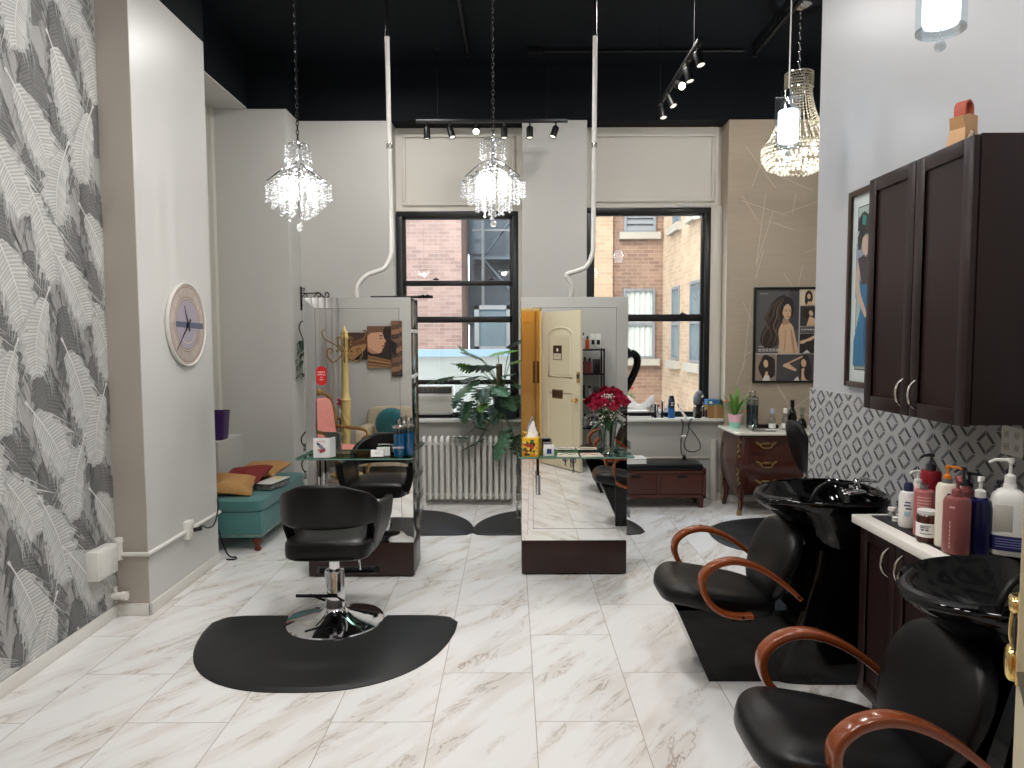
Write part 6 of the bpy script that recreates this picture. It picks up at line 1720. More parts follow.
# trailing stem below the ledge
t = thing('trailing_plant', 'leafy stem trailing in front of the radiator below the monstera', 'plant', (px(500, 421, 7.28).x, 7.30, .868))
b = MB(M['pot_green']); b.lathe([(0, 0), (.03, 0), (.04, .06), (.036, .06), (0, .05)], 14); b.build('pot', t)
for i, (u, v, sz, d, m, ro) in enumerate(((503, 436, 34, (-.3, -.5, -.8), 'leaf_pale', .3), (478, 441, 28, (-.9, -.3, -.4), 'leaf', .2), (484, 429, 18, (-.5, -.5, .3), 'leaf', 0), (516, 440, 24, (.3, -.4, -.9), 'leaf', .3), (512, 428, 26, (.6, -.6, .2), 'leaf_pale', 0), (464, 437, 18, (-1, -.2, .1), 'leaf', 0))):
    Y = 7.10; P = px(u, v, Y); monstera_leaf(t, d, P, sz * Y / 710, M[m], ro)
    s = MB(M['stem']); e = P - t.location; s.tube(spline([(0, 0, .05), Vector((0, -.10, .08)).lerp(e, .35) + Vector((0, -.05, .03)), e], 6), .004, n=6); s.build('leaf_stalk', t)
# small pots on the ledge
def small_plant(u, v, Y, label, pm, rh, rr_, n, name='potted_plant'):
    P = px(u, v, Y); t = thing(name, label, 'plant', (P.x, Y, .866)); b = MB(pm); b.lathe([(0, 0), (rr_ * .75, 0), (rr_, rh), (rr_ * .92, rh), (rr_ * .85, rh * .85), (0, rh * .85)], 20); b.build('pot', t)
    b = MB(M['leaf']); q = random.Random(int(u))
    for k in range(n):
        a = q.uniform(0, 2 * PI); simple_leaf(b, (0, 0, rh * .85 + q.uniform(0, .12)), (math.cos(a), math.sin(a), q.uniform(.2, 1.6)), q.uniform(.06, .13), .02, .5)
    b.build('leaves', t); b = MB(M['stem'])
    for k in range(4): a = k * 1.6; b.tube([(0, 0, rh * .8), (.015 * math.cos(a), .015 * math.sin(a), rh + .13)], .0025, n=5)
    b.build('stems', t)
small_plant(462, 419, 7.33, 'little dark pot with drooping leaves, on the ledge right of the air conditioner', M['pot_green'], .07, .042, 16)
small_plant(477, 419, 7.33, 'slim white pot with leaves beside the little dark pot on the ledge', M['white_plastic'], .125, .042, 12)
b = MB(M['ext_white']); b.box(-.10, .10, -.003, .0, -.0, .22); 

# ================================================================== SECOND WINDOW LEDGE
ZL = .866
def onledge(u, Y=7.36): return px(u, 418, Y).x
t = thing('paper_tray', 'white tray with a black slot on the second window ledge by the roses', 'tray', (onledge(638), 7.40, ZL)); b = MB(M['white_plastic']); b.box(-.17, .13, -.09, .09, 0, .022, .006); b.build('base', t); b = MB(M['black_metal']); b.box(-.15, .12, -.08, .08, .022, .06, .006); b.build('slot', t); b = MB(M['white_plastic']); b.box(-.17, .10, -.08, .09, .06, .078, .004); b.build('lid', t)
for i, (u, lab, w) in enumerate(((640, 'crumpled white sheet on top of the white tray by the roses', .15), (662, 'crumpled white sheet standing behind the blue spray bottle', .13))):
    t = thing('paper_sheet', lab, 'paper', (onledge(u, 7.43), 7.43 , ZL + (.079 if i == 0 else 0)), 0, 'white sheets on the ledge'); b = MB(M['white_paper'])
    rings = [[(-w + 2 * w * k / 8, .01 * math.sin(k * 1.3 + j), .0 + j * (.035 if i == 0 else .045) * (1 + .5 * math.cos(k * .8)))for k in range(9)] for j in range(4)]
    b.loft(rings, False, False, closed=False); o = b.build('sheet', t, smooth=60); md = o.modifiers.new('th', 'SOLIDIFY'); md.thickness = .002
t = thing('flowering_plant', 'small sprig with a red blossom outside the lower left of the second window', 'plant', (px(632, 395, 7.62).x, 7.66, ZL)); b = MB(M['pot_green']); b.lathe([(0, 0), (.03, 0), (.038, .06), (0, .06)], 14); b.build('pot', t); b = MB(M['leaf_light'])
for k in range(12): a = k * .9; simple_leaf(b, (0, 0, .17 + .012 * (k % 5)), (math.cos(a), math.sin(a), .4), .06, .02, .4)
b.build('leaves', t); b = MB(M['stem']); b.tube([(0, 0, .05), (0, 0, .27)], .003, n=6); b.build('stem', t); b = MB(flat('geranium', (214, 60, 50)))
for k in range(7): b.ball((.014 * math.cos(k), .014 * math.sin(k), .285 + .004 * (k % 3)), .011, 8)
b.build('blossom', t)
t = thing('spray_bottle', 'blue spray can with a black cap on the second window ledge', 'bottle', (onledge(671), 7.35, ZL)); b = MB(flat('can_blue', (40, 104, 168), .3)); b.lathe([(0, 0), (.033, 0), (.034, .004), (.034, .10), (0, .10)], 22); b.slot(flat('can_dark', (40, 48, 70), .3)); b.lathe([(.034, .10), (.034, .19), (.024, .205), (0, .205)], 22); b.build('can', t)
b = MB(M['black_metal']); b.lathe([(.026, .204), (.026, .225), (.01, .232), (0, .233)], 16); b.build('cap', t); b = MB(M['white_paper']); 
for z in (.13, .145, .16): b.loft([[(.0345 * math.cos(a), .0345 * math.sin(a), z) for a in [R(250 + 8 * k) for k in range(6)]], [(.0345 * math.cos(a), .0345 * math.sin(a), z + .006) for a in [R(250 + 8 * k) for k in range(6)]]], False, False, closed=False)
b.build('print', t, smooth=0); b = MB(M['white_plastic']); b.lathe([(.006, .232), (.006, .25), (0, .252)], 10); b.build('nozzle', t)
# curling tools cluster
for i, (u, hgt, lab) in enumerate(((655, .14, 'tangle of black clip tools on the ledge left of the blue spray can'), (662, .17, 'upright black curling wand on the ledge beside the blue spray can'))):
    t = thing('curling_iron', lab, 'hair tool', (onledge(u), 7.36, ZL), 0, 'hair tools on the second window ledge'); b = MB(M['black_metal']); b.lathe([(0, 0), (.014, 0), (.015, .05), (.010, .06), (.008, hgt), (0, hgt + .004)], 14); b.build('barrel', t)
    b = MB(M['steel']); b.tube(spline([(.012, 0, .06), (.03, 0, .09), (.018, 0, hgt - .02)], 4), .003, n=6); b.ball((.03, 0, .09), .009, 8); b.ball((.012, 0, hgt), .01, 8); b.build('clip', t)
    b = MB(M['black_metal']); b.tube(spline([(-.012, 0, .03), (-.04, 0, .05), (-.05, 0, .09), (-.035, .01, .12)], 5), .004, n=6); b.ball((-.035, .01, .125), .011, 8); b.build('cord', t)
t = thing('hair_dryer', 'black and silver hair dryer standing nose up on the second window ledge', 'hair dryer', (onledge(697), 7.33, ZL), R(15))
b = MB(M['black_metal']); b.lathe([(0, 0), (.036, 0), (.04, .01), (.038, .05), (.03, .06), (.022, .11), (.024, .15)], 20); b.build('handle', t)
b = MB(flat('dryer_grey', (96, 98, 104), .25)); b.tube(spline([(-.03, -.02, .14), (-.02, -.01, .19), (0.0, 0, .235), (.02, 0, .262)], 5), [.03 + .011 * math.sin(PI * k / 15) for k in range(16)], n=18); b.ball((0.01, -.005, .245), .043, 16); b.build('barrel', t)
b = MB(M['white_plastic']); b.tube([(.015, -.038, .235), (.03, -.032, .225)], .016, n=12); b.build('switch', t)
b = MB(M['steel']); b.tube([(-.055, -.02, .02), (-.05, -.02, .12)], .014, n=12); b.build('nozzle', t)
b = MB(M['steel']); b.tube([(.05, 0, .03), (.05, 0, .11)], .013, n=12); b.tube(spline([(.05, 0, .11), (.065, 0, .13), (.055, 0, .16)], 4), .007, n=8); b.build('nozzle', t)
t = thing('flat_iron', 'white flat iron leaning on the ledge with its handle towards the bench', 'hair tool', (onledge(680), 7.31, ZL)); b = MB(M['white_plastic']); b.tube([(-.025, 0, .115), (.035, -.045, .012), (.048, -.055, -.02)], [.008, .014, .012], n=10); b.build('handle', t); b = MB(M['steel']); b.tube([(-.025, 0, .115), (-.035, .01, .15)], .007, n=8); b.build('tip', t)
t = thing('power_cord', 'grey looped hair dryer cord hanging from the ledge to the bench', 'cord', (0, 0, 0)); b = MB(flat('cord_grey', (66, 66, 70), .4))
x0 = px(684, 418, 7.26).x
b.tube(spline([px(681, 420, 7.27), px(683, 425, 7.25), px(681, 440, 7.25), px(681, 452, 7.25), px(684, 459, 7.22)], 6), .0065, n=8)
b.tube(spline([px(690, 420, 7.27), px(688, 432, 7.25), px(685, 441, 7.25), px(684, 446, 7.245), px(687, 451, 7.245), px(694, 452.5, 7.245), px(700, 449, 7.245), px(699, 442, 7.245), px(693, 433, 7.245), px(688, 426, 7.245), px(692, 419, 7.27)], 6), .0055, n=8); b.build('cable', t)
b = MB(M['black_metal']); P = px(684, 459, 7.22); b.tube([P + Vector((0, 0, .035)), P + Vector((0, 0, -.012))], [.012, .026], n=12); b.build('plug', t)
b = MB(M['white_plastic']); P = px(683, 437, 7.245); b.tube([P + Vector((-.02, 0, 0)), P + Vector((.03, -.005, .005))], .012, n=10); b.build('cord_tie', t)
t = thing('tool_pouch', 'dark burgundy pouch on the ledge between the dryer and the cardboard box', 'pouch', (onledge(710), 7.36, ZL)); b = MB(flat('burgundy', (58, 24, 30), .5)); b.sell((0, 0, .045), .055, .045, .045, .4, .4, 28, 10); b.build('body', t); b = MB(flat('burgundy_flap', (76, 32, 40), .5)); b.ball((0, -.045, .05), .018, 10, (1, .2, 1)); b.build('clasp', t); b = MB(M['black_metal']); b.tube(spline([(-.04, 0, .085), (-.02, 0, .14), (.02, 0, .13), (.04, 0, .085)], 5), .004, n=6); b.build('strap', t)
t = thing('cardboard_box', 'brown cardboard box at the right end of the second window ledge', 'box', (2.105, 7.36, ZL)); b = MB(M['cardboard']); b.box(-.085, .072, -.07, .07, 0, .135, .003); b.build('carton', t, smooth=0); b = MB(flat('box_tape', (170, 136, 92))); b.box(-.02, .01, -.0715, -.070, 0, .135); b.build('tape', t, smooth=0)
t = thing('glove_box', 'flat blue and dark box lying on the brown cardboard box', 'box', (2.10, 7.36, ZL + .136), R(4)); b = MB(flat('glove_blue', (54, 110, 150), .5)); b.box(-.08, .04, -.06, .06, 0, .055, .002); b.slot(flat('glove_dark', (44, 48, 56))); b.box(.04, .07, -.06, .06, 0, .05, .002); b.build('carton', t, smooth=0); b = MB(M['white_paper']); b.box(-.07, -.04, -.0612, -.06, .012, .04); b.build('label', t, smooth=0)

# ================================================================== BENCH AND CHEST
t = thing('shoe_bench', 'low mahogany bench with a black cushion under the second window', 'bench', (1.46, 7.13, 0))
b = MB(M['benchwood']); x0, x1, y0, y1 = -.47, .47, -.14, .14
b.box(x0, x1, y0, y1, .10, .135, .003); b.box(x0, x1, y0, y1, .345, .375, .003); b.box(x0, x0 + .03, y0, y1, .10, .40, .003); b.box(x1 - .03, x1, y0, y1, .10, .40, .003); b.box(-.016, .016, y0, y1, .13, .35); b.box(x0, x1, y1 - .012, y1, .10, .37); b.build('frame', t)
for (xa, xb) in ((x0 + .033, -.019), (.019, x1 - .033)):
    d = MB(M['benchwood']); d.box(xa, xb, y0 + .006, y0 + .02, .139, .341, .002); o = d.build('drawer', t); h = MB(M['black_metal']); c = (xa + xb) / 2; h.box(c - .05, c + .05, y0 + .001, y0 + .0065, .305, .328, .002); h.build('finger_slot', o)
for sx in (-1, 1):
    for sy in (-1, 1): l = MB(M['benchwood']); c = Vector((sx * (.47 - .045), sy * (.14 - .03), 0)); l.loft([[(c.x + u * .8, c.y + v * .8, 0) for u, v in ((-.022, -.022), (.022, -.022), (.022, .022), (-.022, .022))], [(c.x + u, c.y + v, .10) for u, v in ((-.026, -.026), (.026, -.026), (.026, .026), (-.026, .026))]]); l.build('leg', t, smooth=0)
b = MB(M['vinyl']); b.box(-.438, .438, -.142, .135, .376, .442, .018, 3); b.build('cushion', t)
t = thing('book', 'thick white book lying on the left end of the black bench cushion', 'book', (1.16, 7.11, .443), R(3)); b = MB(M['white_paper']); b.box(-.19, .17, -.11, .09, .006, .05, .002); b.build('pages', t, smooth=0); b = MB(M['white_plastic']); b.box(-.195, .176, -.115, .095, .05, .056, .002); b.box(-.195, .176, -.115, .095, 0, .006, .002); b.build('cover', t)

def bombe(t):
    W0, W1, D0, D1 = 2.165, 3.10, 6.70, 7.215          # foot positions
    zs = [.20, .24, .30, .38, .46, .54, .60, .66, .72, .775]
    off = lambda z: .050 * math.sin(PI * max(0, min(1, (z - .20) / .60))) ** 1.2 - .008
    b = MB(M['bombewood']); rings = []
    for z in zs:
        o = off(z); x0, x1, y0 = W0 - o * .8, W1 + o * .8, D0 - o; bow = .02
        ring = [(x0, D1, z)] + [(x0, y0 + .03, z), (x0 + .02, y0 + .01, z)] + [(x0 + .06 + (x1 - x0 - .12) * k / 8, y0 - bow * math.sin(PI * k / 8), z) for k in range(9)] + [(x1 - .02, y0 + .01, z), (x1, y0 + .03, z), (x1, D1, z)]
        rings.append(ring)
    b.loft(rings); b.build('carcass', t, smooth=40)
    # drawers
    for i, (z0, z1) in enumerate(((.245, .395), (.425, .575), (.605, .755))):
        d = MB(M['bombewood']); rows = []
        for j in range(5):
            z = z0 + (z1 - z0) * j / 4; o = off(z)
            rows.append([(W0 + .075 + (W1 - W0 - .15) * k / 10, D0 - o - .02 * math.sin(PI * (.06 + .88 * k / 10)) - .010, z) for k in range(11)])
        back = [[(x, y + .02, z) for x, y, z in rw] for rw in rows]
        # closed slab: front grid, back grid and rim
        I = [[d.V(p) for p in rw] for rw in rows]; J = [[d.V(p) for p in rw] for rw in back]
        for a in range(4):
            for c in range(10): d.F((I[a][c], I[a][c + 1], I[a + 1][c + 1], I[a + 1][c])); d.F((J[a][c + 1], J[a][c], J[a + 1][c], J[a + 1][c + 1]))
        for c in range(10): d.F((I[0][c + 1], I[0][c], J[0][c], J[0][c + 1])); d.F((I[4][c], I[4][c + 1], J[4][c + 1], J[4][c]))
        for a in range(4): d.F((I[a][0], I[a + 1][0], J[a + 1][0], J[a][0])); d.F((I[a + 1][10], I[a][10], J[a][10], J[a + 1][10]))
        o = d.build('drawer', t, smooth=30)
        zc = (z0 + z1) / 2
        for xc in (2.395, 2.87):
            h = MB(M['gold']); yy = D0 - off(zc) - .032 - .010
            h.tube(spline([(xc - .085, yy + .006, zc + .028), (xc - .06, yy, zc + .018), (xc - .05, yy - .006, zc - .012), (xc - .02, yy - .014, zc - .022), (xc + .02, yy - .014, zc - .022), (xc + .05, yy - .006, zc - .012), (xc + .06, yy, zc + .018), (xc + .085, yy + .006, zc + .028)], 5), .0055, n=7)
            for sg in (-1, 1):
                h.tube(spline([(xc + sg * .05, yy, zc + .0), (xc + sg * .035, yy - .002, zc + .02), (xc + sg * .015, yy, zc + .024), (xc + sg * .022, yy, zc + .008)], 4), .005, n=6); h.tube(spline([(xc + sg * .08, yy + .005, zc + .028), (xc + sg * .10, yy + .008, zc + .03), (xc + sg * .075, yy + .004, zc + .010), (xc + sg * .06, yy, zc + .002)], 4), .0045, n=6)
            h.ball((xc, yy, zc + .018), .012, 8, (1, .5, 1)); h.build('handle', o)
    # legs
    for (x, y, sx, sy) in ((W0, D0, -1, -1), (W1, D0, 1, -1), (W0, D1 - .05, -1, 0), (W1, D1 - .05, 1, 0)):
        l = MB(M['bombewood']); rr = []
        for (z, o, w) in ((0, .018, .020), (.03, .014, .022), (.08, .0, .022), (.14, -.004, .026), (.20, .0, .034), (.26, .002, .036)):
            cx_, cy_ = x + sx * o - sx * .018, y + sy * o + .012; rr.append([(cx_ + w * math.cos(a), cy_ + w * math.sin(a), z) for a in [2 * PI * k / 12 for k in range(12)]])
        l.loft(rr); leg = l.build('leg', t)
        if sy:
            g = MB(M['gold']); g.lathe([(.023, 0), (.026, .01), (.024, .035), (.018, .05)], 12, (x + sx * .016 - sx * .018, y + sy * .016 + .012, 0))
            g.tube(spline([(x + sx * .012, y - .02, .05), (x, y - .028, .10), (x + sx * .004, y - .030, .15)], 4), .006, n=6); g.build('sabot', leg)
    for sx, x in ((-1, W0), (1, W1)):
        g = MB(M['gold'])
        for (za, zb_) in ((.30, .46), (.56, .74)):
            pts = []
            for k in range(13):
                z = za + (zb_ - za) * k / 12; pts.append((x + sx * (off(z) * .8) + .010 * math.sin(k * 1.5) - sx * .006, D0 - off(z) + .006, z))
            g.tube(pts, [.007 + .004 * math.sin(k * 2.1) for k in range(13)], n=6)
        g.build('corner_mount', t)
    b = MB(M['marble']); ring = lambda z, e: [(W0 - .055 - e, D1 + .005, z), (W0 - .055 - e, D0 - .03, z), (W0 - .02, D0 - .062 - e, z)] + [(W0 + .08 + (W1 - W0 - .16) * k / 8, D0 - .065 - e - .022 * math.sin(PI * k / 8), z) for k in range(9)] + [(W1 + .02, D0 - .062 - e, z), (W1 + .055 + e, D0 - .03, z), (W1 + .055 + e, D1 + .005, z)]
    b.loft([ring(.776, 0), ring(.783, .006), ring(.797, .006), ring(.804, 0)]); b.build('marble_top', t, smooth=30)
t = thing('bombe_chest', 'mahogany bombe chest with gold mounts and a cream marble top by the tan wall', 'chest', (0, 0, 0)); bombe(t)
ZD_ = .805
# on the chest
P = px(735, 422, 6.98)
t = thing('potted_plant', 'green leafy plant in a pink and mint pot on the marble chest top', 'plant', (P.x, 6.98, ZD_)); b = MB(flat('pot_mint', (150, 206, 190), .4)); b.lathe([(0, 0), (.05, 0), (.058, .06)], 24); b.slot(flat('pot_pink', (232, 186, 196), .4)); b.lathe([(.058, .06), (.068, .135), (.062, .135), (.056, .115), (0, .112)], 24); b.build('pot', t)
b = MB(M['leaf_light']); q = random.Random(3)
for (a, el, L) in ((2.9, .9, .34), (2.5, 1.4, .34), (3.3, 1.1, .28), (1.2, 4.0, .40), (.4, 1.4, .30), (-.3, 1.0, .26), (0.1, 2.6, .36), (4.2, 1.6, .26), (5.2, 2.0, .28), (3.0, 2.6, .34), (1.9, 3.0, .32), (5.9, 2.4, .30), (4.7, 3.0, .30)):
    simple_leaf(b, (0.012 * math.cos(a), .012 * math.sin(a), .12), (math.cos(a), math.sin(a) * .6, el), L, .024, .30, 9)
b.build('leaves', t, smooth=60); b = MB(M['stem']); 
for k in range(5): b.tube([(0, 0, .11), (.02 * math.cos(k * 1.3), .02 * math.sin(k * 1.3), .22)], .006, n=6)
b.build('stems', t); b = MB(flat('coral_flower', (232, 110, 110)))
for (x, z) in ((-.10, .27), (.085, .17)): b.ball((x, -.03, z), .013, 8)
b.build('flower_pick', t); b = MB(M['stem']); b.tube([(0, 0, .11), (-.10, -.03, .27)], .002, n=5); b.tube([(0, 0, .11), (.085, -.03, .17)], .002, n=5); b.build('flower_stalk', t)
P = px(752, 424, 6.95)
disinfectant_jar(P.x, 6.95, 'tall dark comb jar with tools sticking out on the marble chest top', 'comb jars on the chest', 1.15, ZD_, False)
for i, (u, Y, h, lab, rr_) in enumerate(((772, 6.85, .20, 'clear bottle with a pale blue cap on the marble chest top', .032), (785, 6.85, .205, 'clear bottle with a white cap next to the blue capped bottle', .032))):
    P = px(u, 428, Y); t = thing('bottle', lab, 'bottle', (P.x, Y, ZD_), 0, 'small clear bottles on the chest'); b = MB(M['vase_glass']); b.lathe([(0, 0), (rr_, 0), (rr_, h * .45), (rr_ * .55, h * .72), (rr_ * .5, h * .8)], 20); b.build('glass', t); b = MB(flat('liquid_pale', (196, 190, 178), .2)); b.lathe([(0, .004), (rr_ * .9, .004), (rr_ * .9, h * .32), (0, h * .32)], 18); b.build('liquid', t)
    b = MB(flat('cap_lilac', (176, 184, 214), .4) if i == 0 else M['white_plastic']); b.lathe([(rr_ * .6, h * .78), (rr_ * .6, h), (0, h + .004)], 18); b.build('cap', t); b = MB(M['white_paper']); b.lathe([(rr_ * 1.02, h * .08), (rr_ * 1.02, h * .30)], 20); b.build('label', t, smooth=0)
P = px(793, 427, 6.85)
t = thing('wine_bottle', 'black wine shaped bottle behind the oval chair back on the chest', 'bottle', (P.x, 6.88, ZD_)); b = MB(M['gloss_black']); b.lathe([(0, 0), (.042, 0), (.044, .01), (.044, .12), (.034, .165), (.017, .20), (.016, .26), (.018, .262), (.018, .28), (0, .282)], 24); b.build('glass', t); b = MB(M['black_metal']); b.lathe([(.0168, .215), (.0188, .218), (.0188, .284), (0, .285)], 20); b.build('capsule', t); b = MB(flat('wine_label', (60, 44, 48))); b.lathe([(.0445, .03), (.0445, .09)], 24); b.build('label', t, smooth=0)
P = px(803, 424, 6.92)
t = thing('bottle', 'small dark round bottle with a clear neck, right of the wine shaped bottle', 'bottle', (P.x, 6.95, ZD_), 0); b = MB(M['gloss_black']); b.lathe([(0, 0), (.045, 0), (.048, .02), (.040, .06), (.018, .10)], 20); b.build('body', t); b = MB(M['vase_glass']); b.lathe([(.018, .10), (.022, .14), (.026, .20), (.024, .20)], 18); b.build('neck', t); b = MB(M['steel']); b.lathe([(.019, .10), (.02, .13), (0, .132)], 16); b.build('collar', t)
P = px(811, 424, 6.95)
t = thing('bottle', 'tiny red capped bottle at the partition edge on the chest', 'bottle', (P.x, 6.90, ZD_)); b = MB(flat('tiny_red', (150, 44, 40), .3)); b.lathe([(0, 0), (.018, 0), (.018, .06), (0, .062)], 14); b.build('body', t); b = MB(M['white_plastic']); b.lathe([(.010, .062), (.010, .085), (0, .086)], 12); b.build('cap', t)
for i, (u, v, Y, lab, w) in enumerate(((752, 431, 6.78, 'clear glass bowl in front of the dark comb jar', 0), (767, 425, 6.97, 'flat black case on the chest behind the clear bottles', 1), (765, 432, 6.74, 'grey folded cloth on the marble chest top', 2))):
    P = px(u, v, Y)
    if w == 0: t = thing('glass_bowl', lab, 'bowl', (P.x, Y, ZD_)); b = MB(M['vase_glass']); b.lathe([(0, 0), (.03, 0), (.05, .05), (.047, .05), (.026, .006), (0, .005)], 20); b.build('bowl', t); b = MB(M['steel']); b.ball((0, 0, .02), .016, 10); b.ball((.015, .01, .02), .012, 8); b.build('clips', t)
    elif w == 1: t = thing('tool_case', lab, 'case', (P.x, Y, ZD_)); b = MB(M['black_metal']); b.box(-.10, .10, -.04, .04, 0, .035, .008); b.build('case', t); b = MB(M['black_metal']); b.box(-.101, .101, -.041, .041, .017, .020); b.build('seam', t)
    else: t = thing('folded_cloth', lab, 'cloth', (P.x - .02, Y, ZD_)); b = MB(flat('cloth_grey', (110, 108, 104), .8)); b.box(-.11, .11, -.045, .05, 0, .006, .003); b.build('cloth', t); b = MB(M['white_paper']); b.box(.03, .15, .0, .06, .0065, .009, .001); b.build('card', t)

# swivel chair beside the chest, seen edge on past the basin
t = thing('swivel_chair', 'black swivel chair with an oval padded back, beyond the far basin', 'chair', (2.72, 5.95, 0), R(0))
b = MB(M['chrome']); b.lathe([(0, 0), (.26, 0), (.26, .012), (.10, .05), (.05, .09), (0, .09)], 36); b.build('base', t); b = MB(M['chrome']); b.cyl((0, 0, .08), (0, 0, .38), .04, .035, 20); b.build('pump_column', t)
b = MB(M['vinyl']); b.sell((0, 0, .43), .25, .25, .06, .45, .5, 36, 12); b.build('seat', t, smooth=60)
b = MB(M['vinyl']); rot = Matrix.Rotation(R(-17), 3, 'Y'); b.sell((-.285, 0, .765), .045, .21, .245, .7, .85, 40, 20, rot); b.build('backrest', t, smooth=60)
b = MB(M['steel']); b.box(-.26, -.20, -.04, .04, .44, .52, .01); b.tube([(-.235, 0, .42), (-.24, 0, .56)], .018, n=12); b.build('back_bracket', t); b = MB(M['steel']); b.tube([(-.26 + .028 * math.cos(2 * PI * k / 14), -.045, .50 + .02 * math.sin(2 * PI * k / 14)) for k in range(14)], .008, n=8, closed=True); b.build('release_ring', t)
# ================================================================== BEHIND THE CAMERA (seen in the mirrors and beside the lens)
# cream door, hinged on the right jamb, standing open into the room
hx, hy, ex, ey = 0.446, 0.445, 0.884, 1.140
W = math.hypot(ex - hx, ey - hy); ang = math.atan2(ey - hy, ex - hx)
t = thing('door_leaf', 'cream panelled entry door standing open, its edge with a brass lock at the far right', 'door', (hx, hy, 0.012), ang)
TH = 0.042
b = MB(M['door_cream']); b.box(0, W, 0, TH, 0, 2.03, 0.002); b.build('panel', t)
for y, s in ((0, -1), (TH, 1)):
    b = MB(M['door_cream'])
    def mould(z0, z1, arch):
        x0, x1 = .15, W - .15; pts = [(x0, z0), (x1, z0), (x1, z1)]
        if arch:
            for k in range(1, 12): a = PI * k / 12; pts.append(((x0 + x1) / 2 + (x1 - x0) / 2 * math.cos(a), z1 + .10 * math.sin(a)))
        pts.append((x0, z1))
        b.tube([(x, y + s * .001, z) for x, z in pts], .011, n=6, closed=True)
        c = Vector(((x0 + x1) / 2, 0, (z0 + z1) / 2)); ins = [(c.x + (x - c.x) * .82, c.z + (z - c.z) * .9) for x, z in pts]
        b.loft([[(x, y, z) for x, z in ins], [(c.x + (x - c.x) * .96, y + s * .006, c.z + (z - c.z) * .97) for x, z in ins]], False, True)
    mould(1.18, 1.72, True); mould(.22, .98, False)
    b.build('moulding', t, smooth=30)
# the face seen in the mirror looks away from the hinge-side wall (local +y)
b = MB(flat('sign_brown', (66, 48, 32), .4)); xs = .35; b.box(xs - .095, xs + .095, TH + .001, TH + .008, 1.40, 1.59, .002); b.slot(flat('sign_cream', (206, 198, 178))); b.box(xs - .08, xs + .08, TH + .008, TH + .0095, 1.41, 1.485); b.slot(M['white_paper']); b.ball((xs, TH + .008, 1.532), .022, 12, (1, .12, 1))
b.slot(flat('sign_brown', (66, 48, 32), .4)); b.box(xs - .045, xs + .045, TH + .0095, TH + .0102, 1.452, 1.457); b.build('door_sign', t, smooth=0)
b = MB(flat('slot_brown', (96, 70, 40), .35)); b.box(xs - .115, xs + .115, TH + .001, TH + .012, .90, 1.015, .004); b.slot(flat('slot_dark', (60, 42, 26))); b.box(xs - .095, xs + .095, TH + .012, TH + .014, .92, .995, .002); b.build('mail_slot', t, smooth=0)
for y, s in ((0, -1), (TH, 1)):
    b = MB(M['brass']); b.T = Matrix.Translation((W - .07, y, .90)) @ Matrix.Rotation(R(-90 * s), 4, 'X'); b.lathe([(.03, 0), (.03, .006), (.012, .012), (.012, .035), (.026, .048), (.028, .06), (.018, .072), (0, .074)], 20); b.build('door_knob', t)
    if s > 0: continue
    b = MB(M['brass']); b.box(W - .10, W - .045, y + (s * .001 if s > 0 else -.014), y + (.014 if s > 0 else -.001), 1.15, 1.32, .006); b.slot(M['black_metal']); b.box(W - .088, W - .058, y + s * .012 - .004, y + s * .012 + .004, 1.235, 1.305, .004); b.build('deadbolt', t)
# brass rim lock on the room face, right at the free edge
b = MB(M['brass']); b.box(W - .066, W - .002, TH, TH + .006, 1.125, 1.262, .003); b.build('lock_plate', t)
b = MB(M['brass']); b.sell((W - .030, TH + .006, 1.150), .026, .014, .028, .6, .6, 24, 12); b.sell((W - .030, TH + .006, 1.250), .026, .012, .014, .7, .7, 20, 8)
b.tube(spline([(W - .006, TH + .006, 1.17), (W - .004, TH + .010, 1.19), (W - .006, TH + .008, 1.23), (W - .012, TH + .006, 1.245)], 5), .004, n=8); b.build('latch', t)
b = MB(flat('lock_dark', (46, 46, 48), .25)); b.box(W - .060, W - .010, TH + .005, TH + .009, 1.178, 1.236, .002); b.build('thumb_turn', t)
for z in (.25, 1.0, 1.78):
    b = MB(M['brass']); b.cyl((-.006, TH * .5, z - .05), (-.006, TH * .5, z + .05), .007, n=10); b.build('hinge', t)
# door casing
b = MB(M['hall_yellow'])
for (x0, x1) in ((-.60, -.52), (.415, .49)): pass
b.box(-.52, -.485, .27, .42, 0, 2.10, .003); b.box(.375, .400, .27, .42, 0, 2.10, .003); b.box(-.52, .40, .27, .42, 2.06, 2.10, .003)
struct(b.build('trim_11'), 'yellow lit door frame of the entrance', 'door frame')
# hallway double doors
t = thing('hall_door', 'warm yellow hallway double door with dark push plates, seen in the right mirror', 'door', (.38, -1.345, 0))
for sx in (-1, 1):
    b = MB(M['hall_yellow']); x0, x1 = (sx * .008, sx * .56) if sx > 0 else (-.56, -.008)
    b.box(x0, x1, 0, .04, .01, 2.15, .003); o = b.build('leaf', t)
    m = MB(M['hall_yellow'])
    for (z0, z1) in ((.25, .85), (1.35, 1.95)):
        a, c = min(x0, x1) + .16, max(x0, x1) - .10; m.tube([(a, .041, z0), (c, .041, z0), (c, .041, z1), (a, .041, z1)], .012, n=6, closed=True)
    m.build('moulding', o)
    p = MB(flat('push_plate', (110, 80, 36), .3)); xa = sx * .05; p.box(xa - .035, xa + .035, .040, .046, .98, 1.33, .002); p.build('push_plate', o)
b = MB(M['hall_yellow']); b.box(-.66, -.57, 0, .06, 0, 2.24); b.box(.57, .66, 0, .06, 0, 2.24); b.box(-.57, .57, 0, .06, 2.16, 2.24); b.build('casing', t, smooth=0)

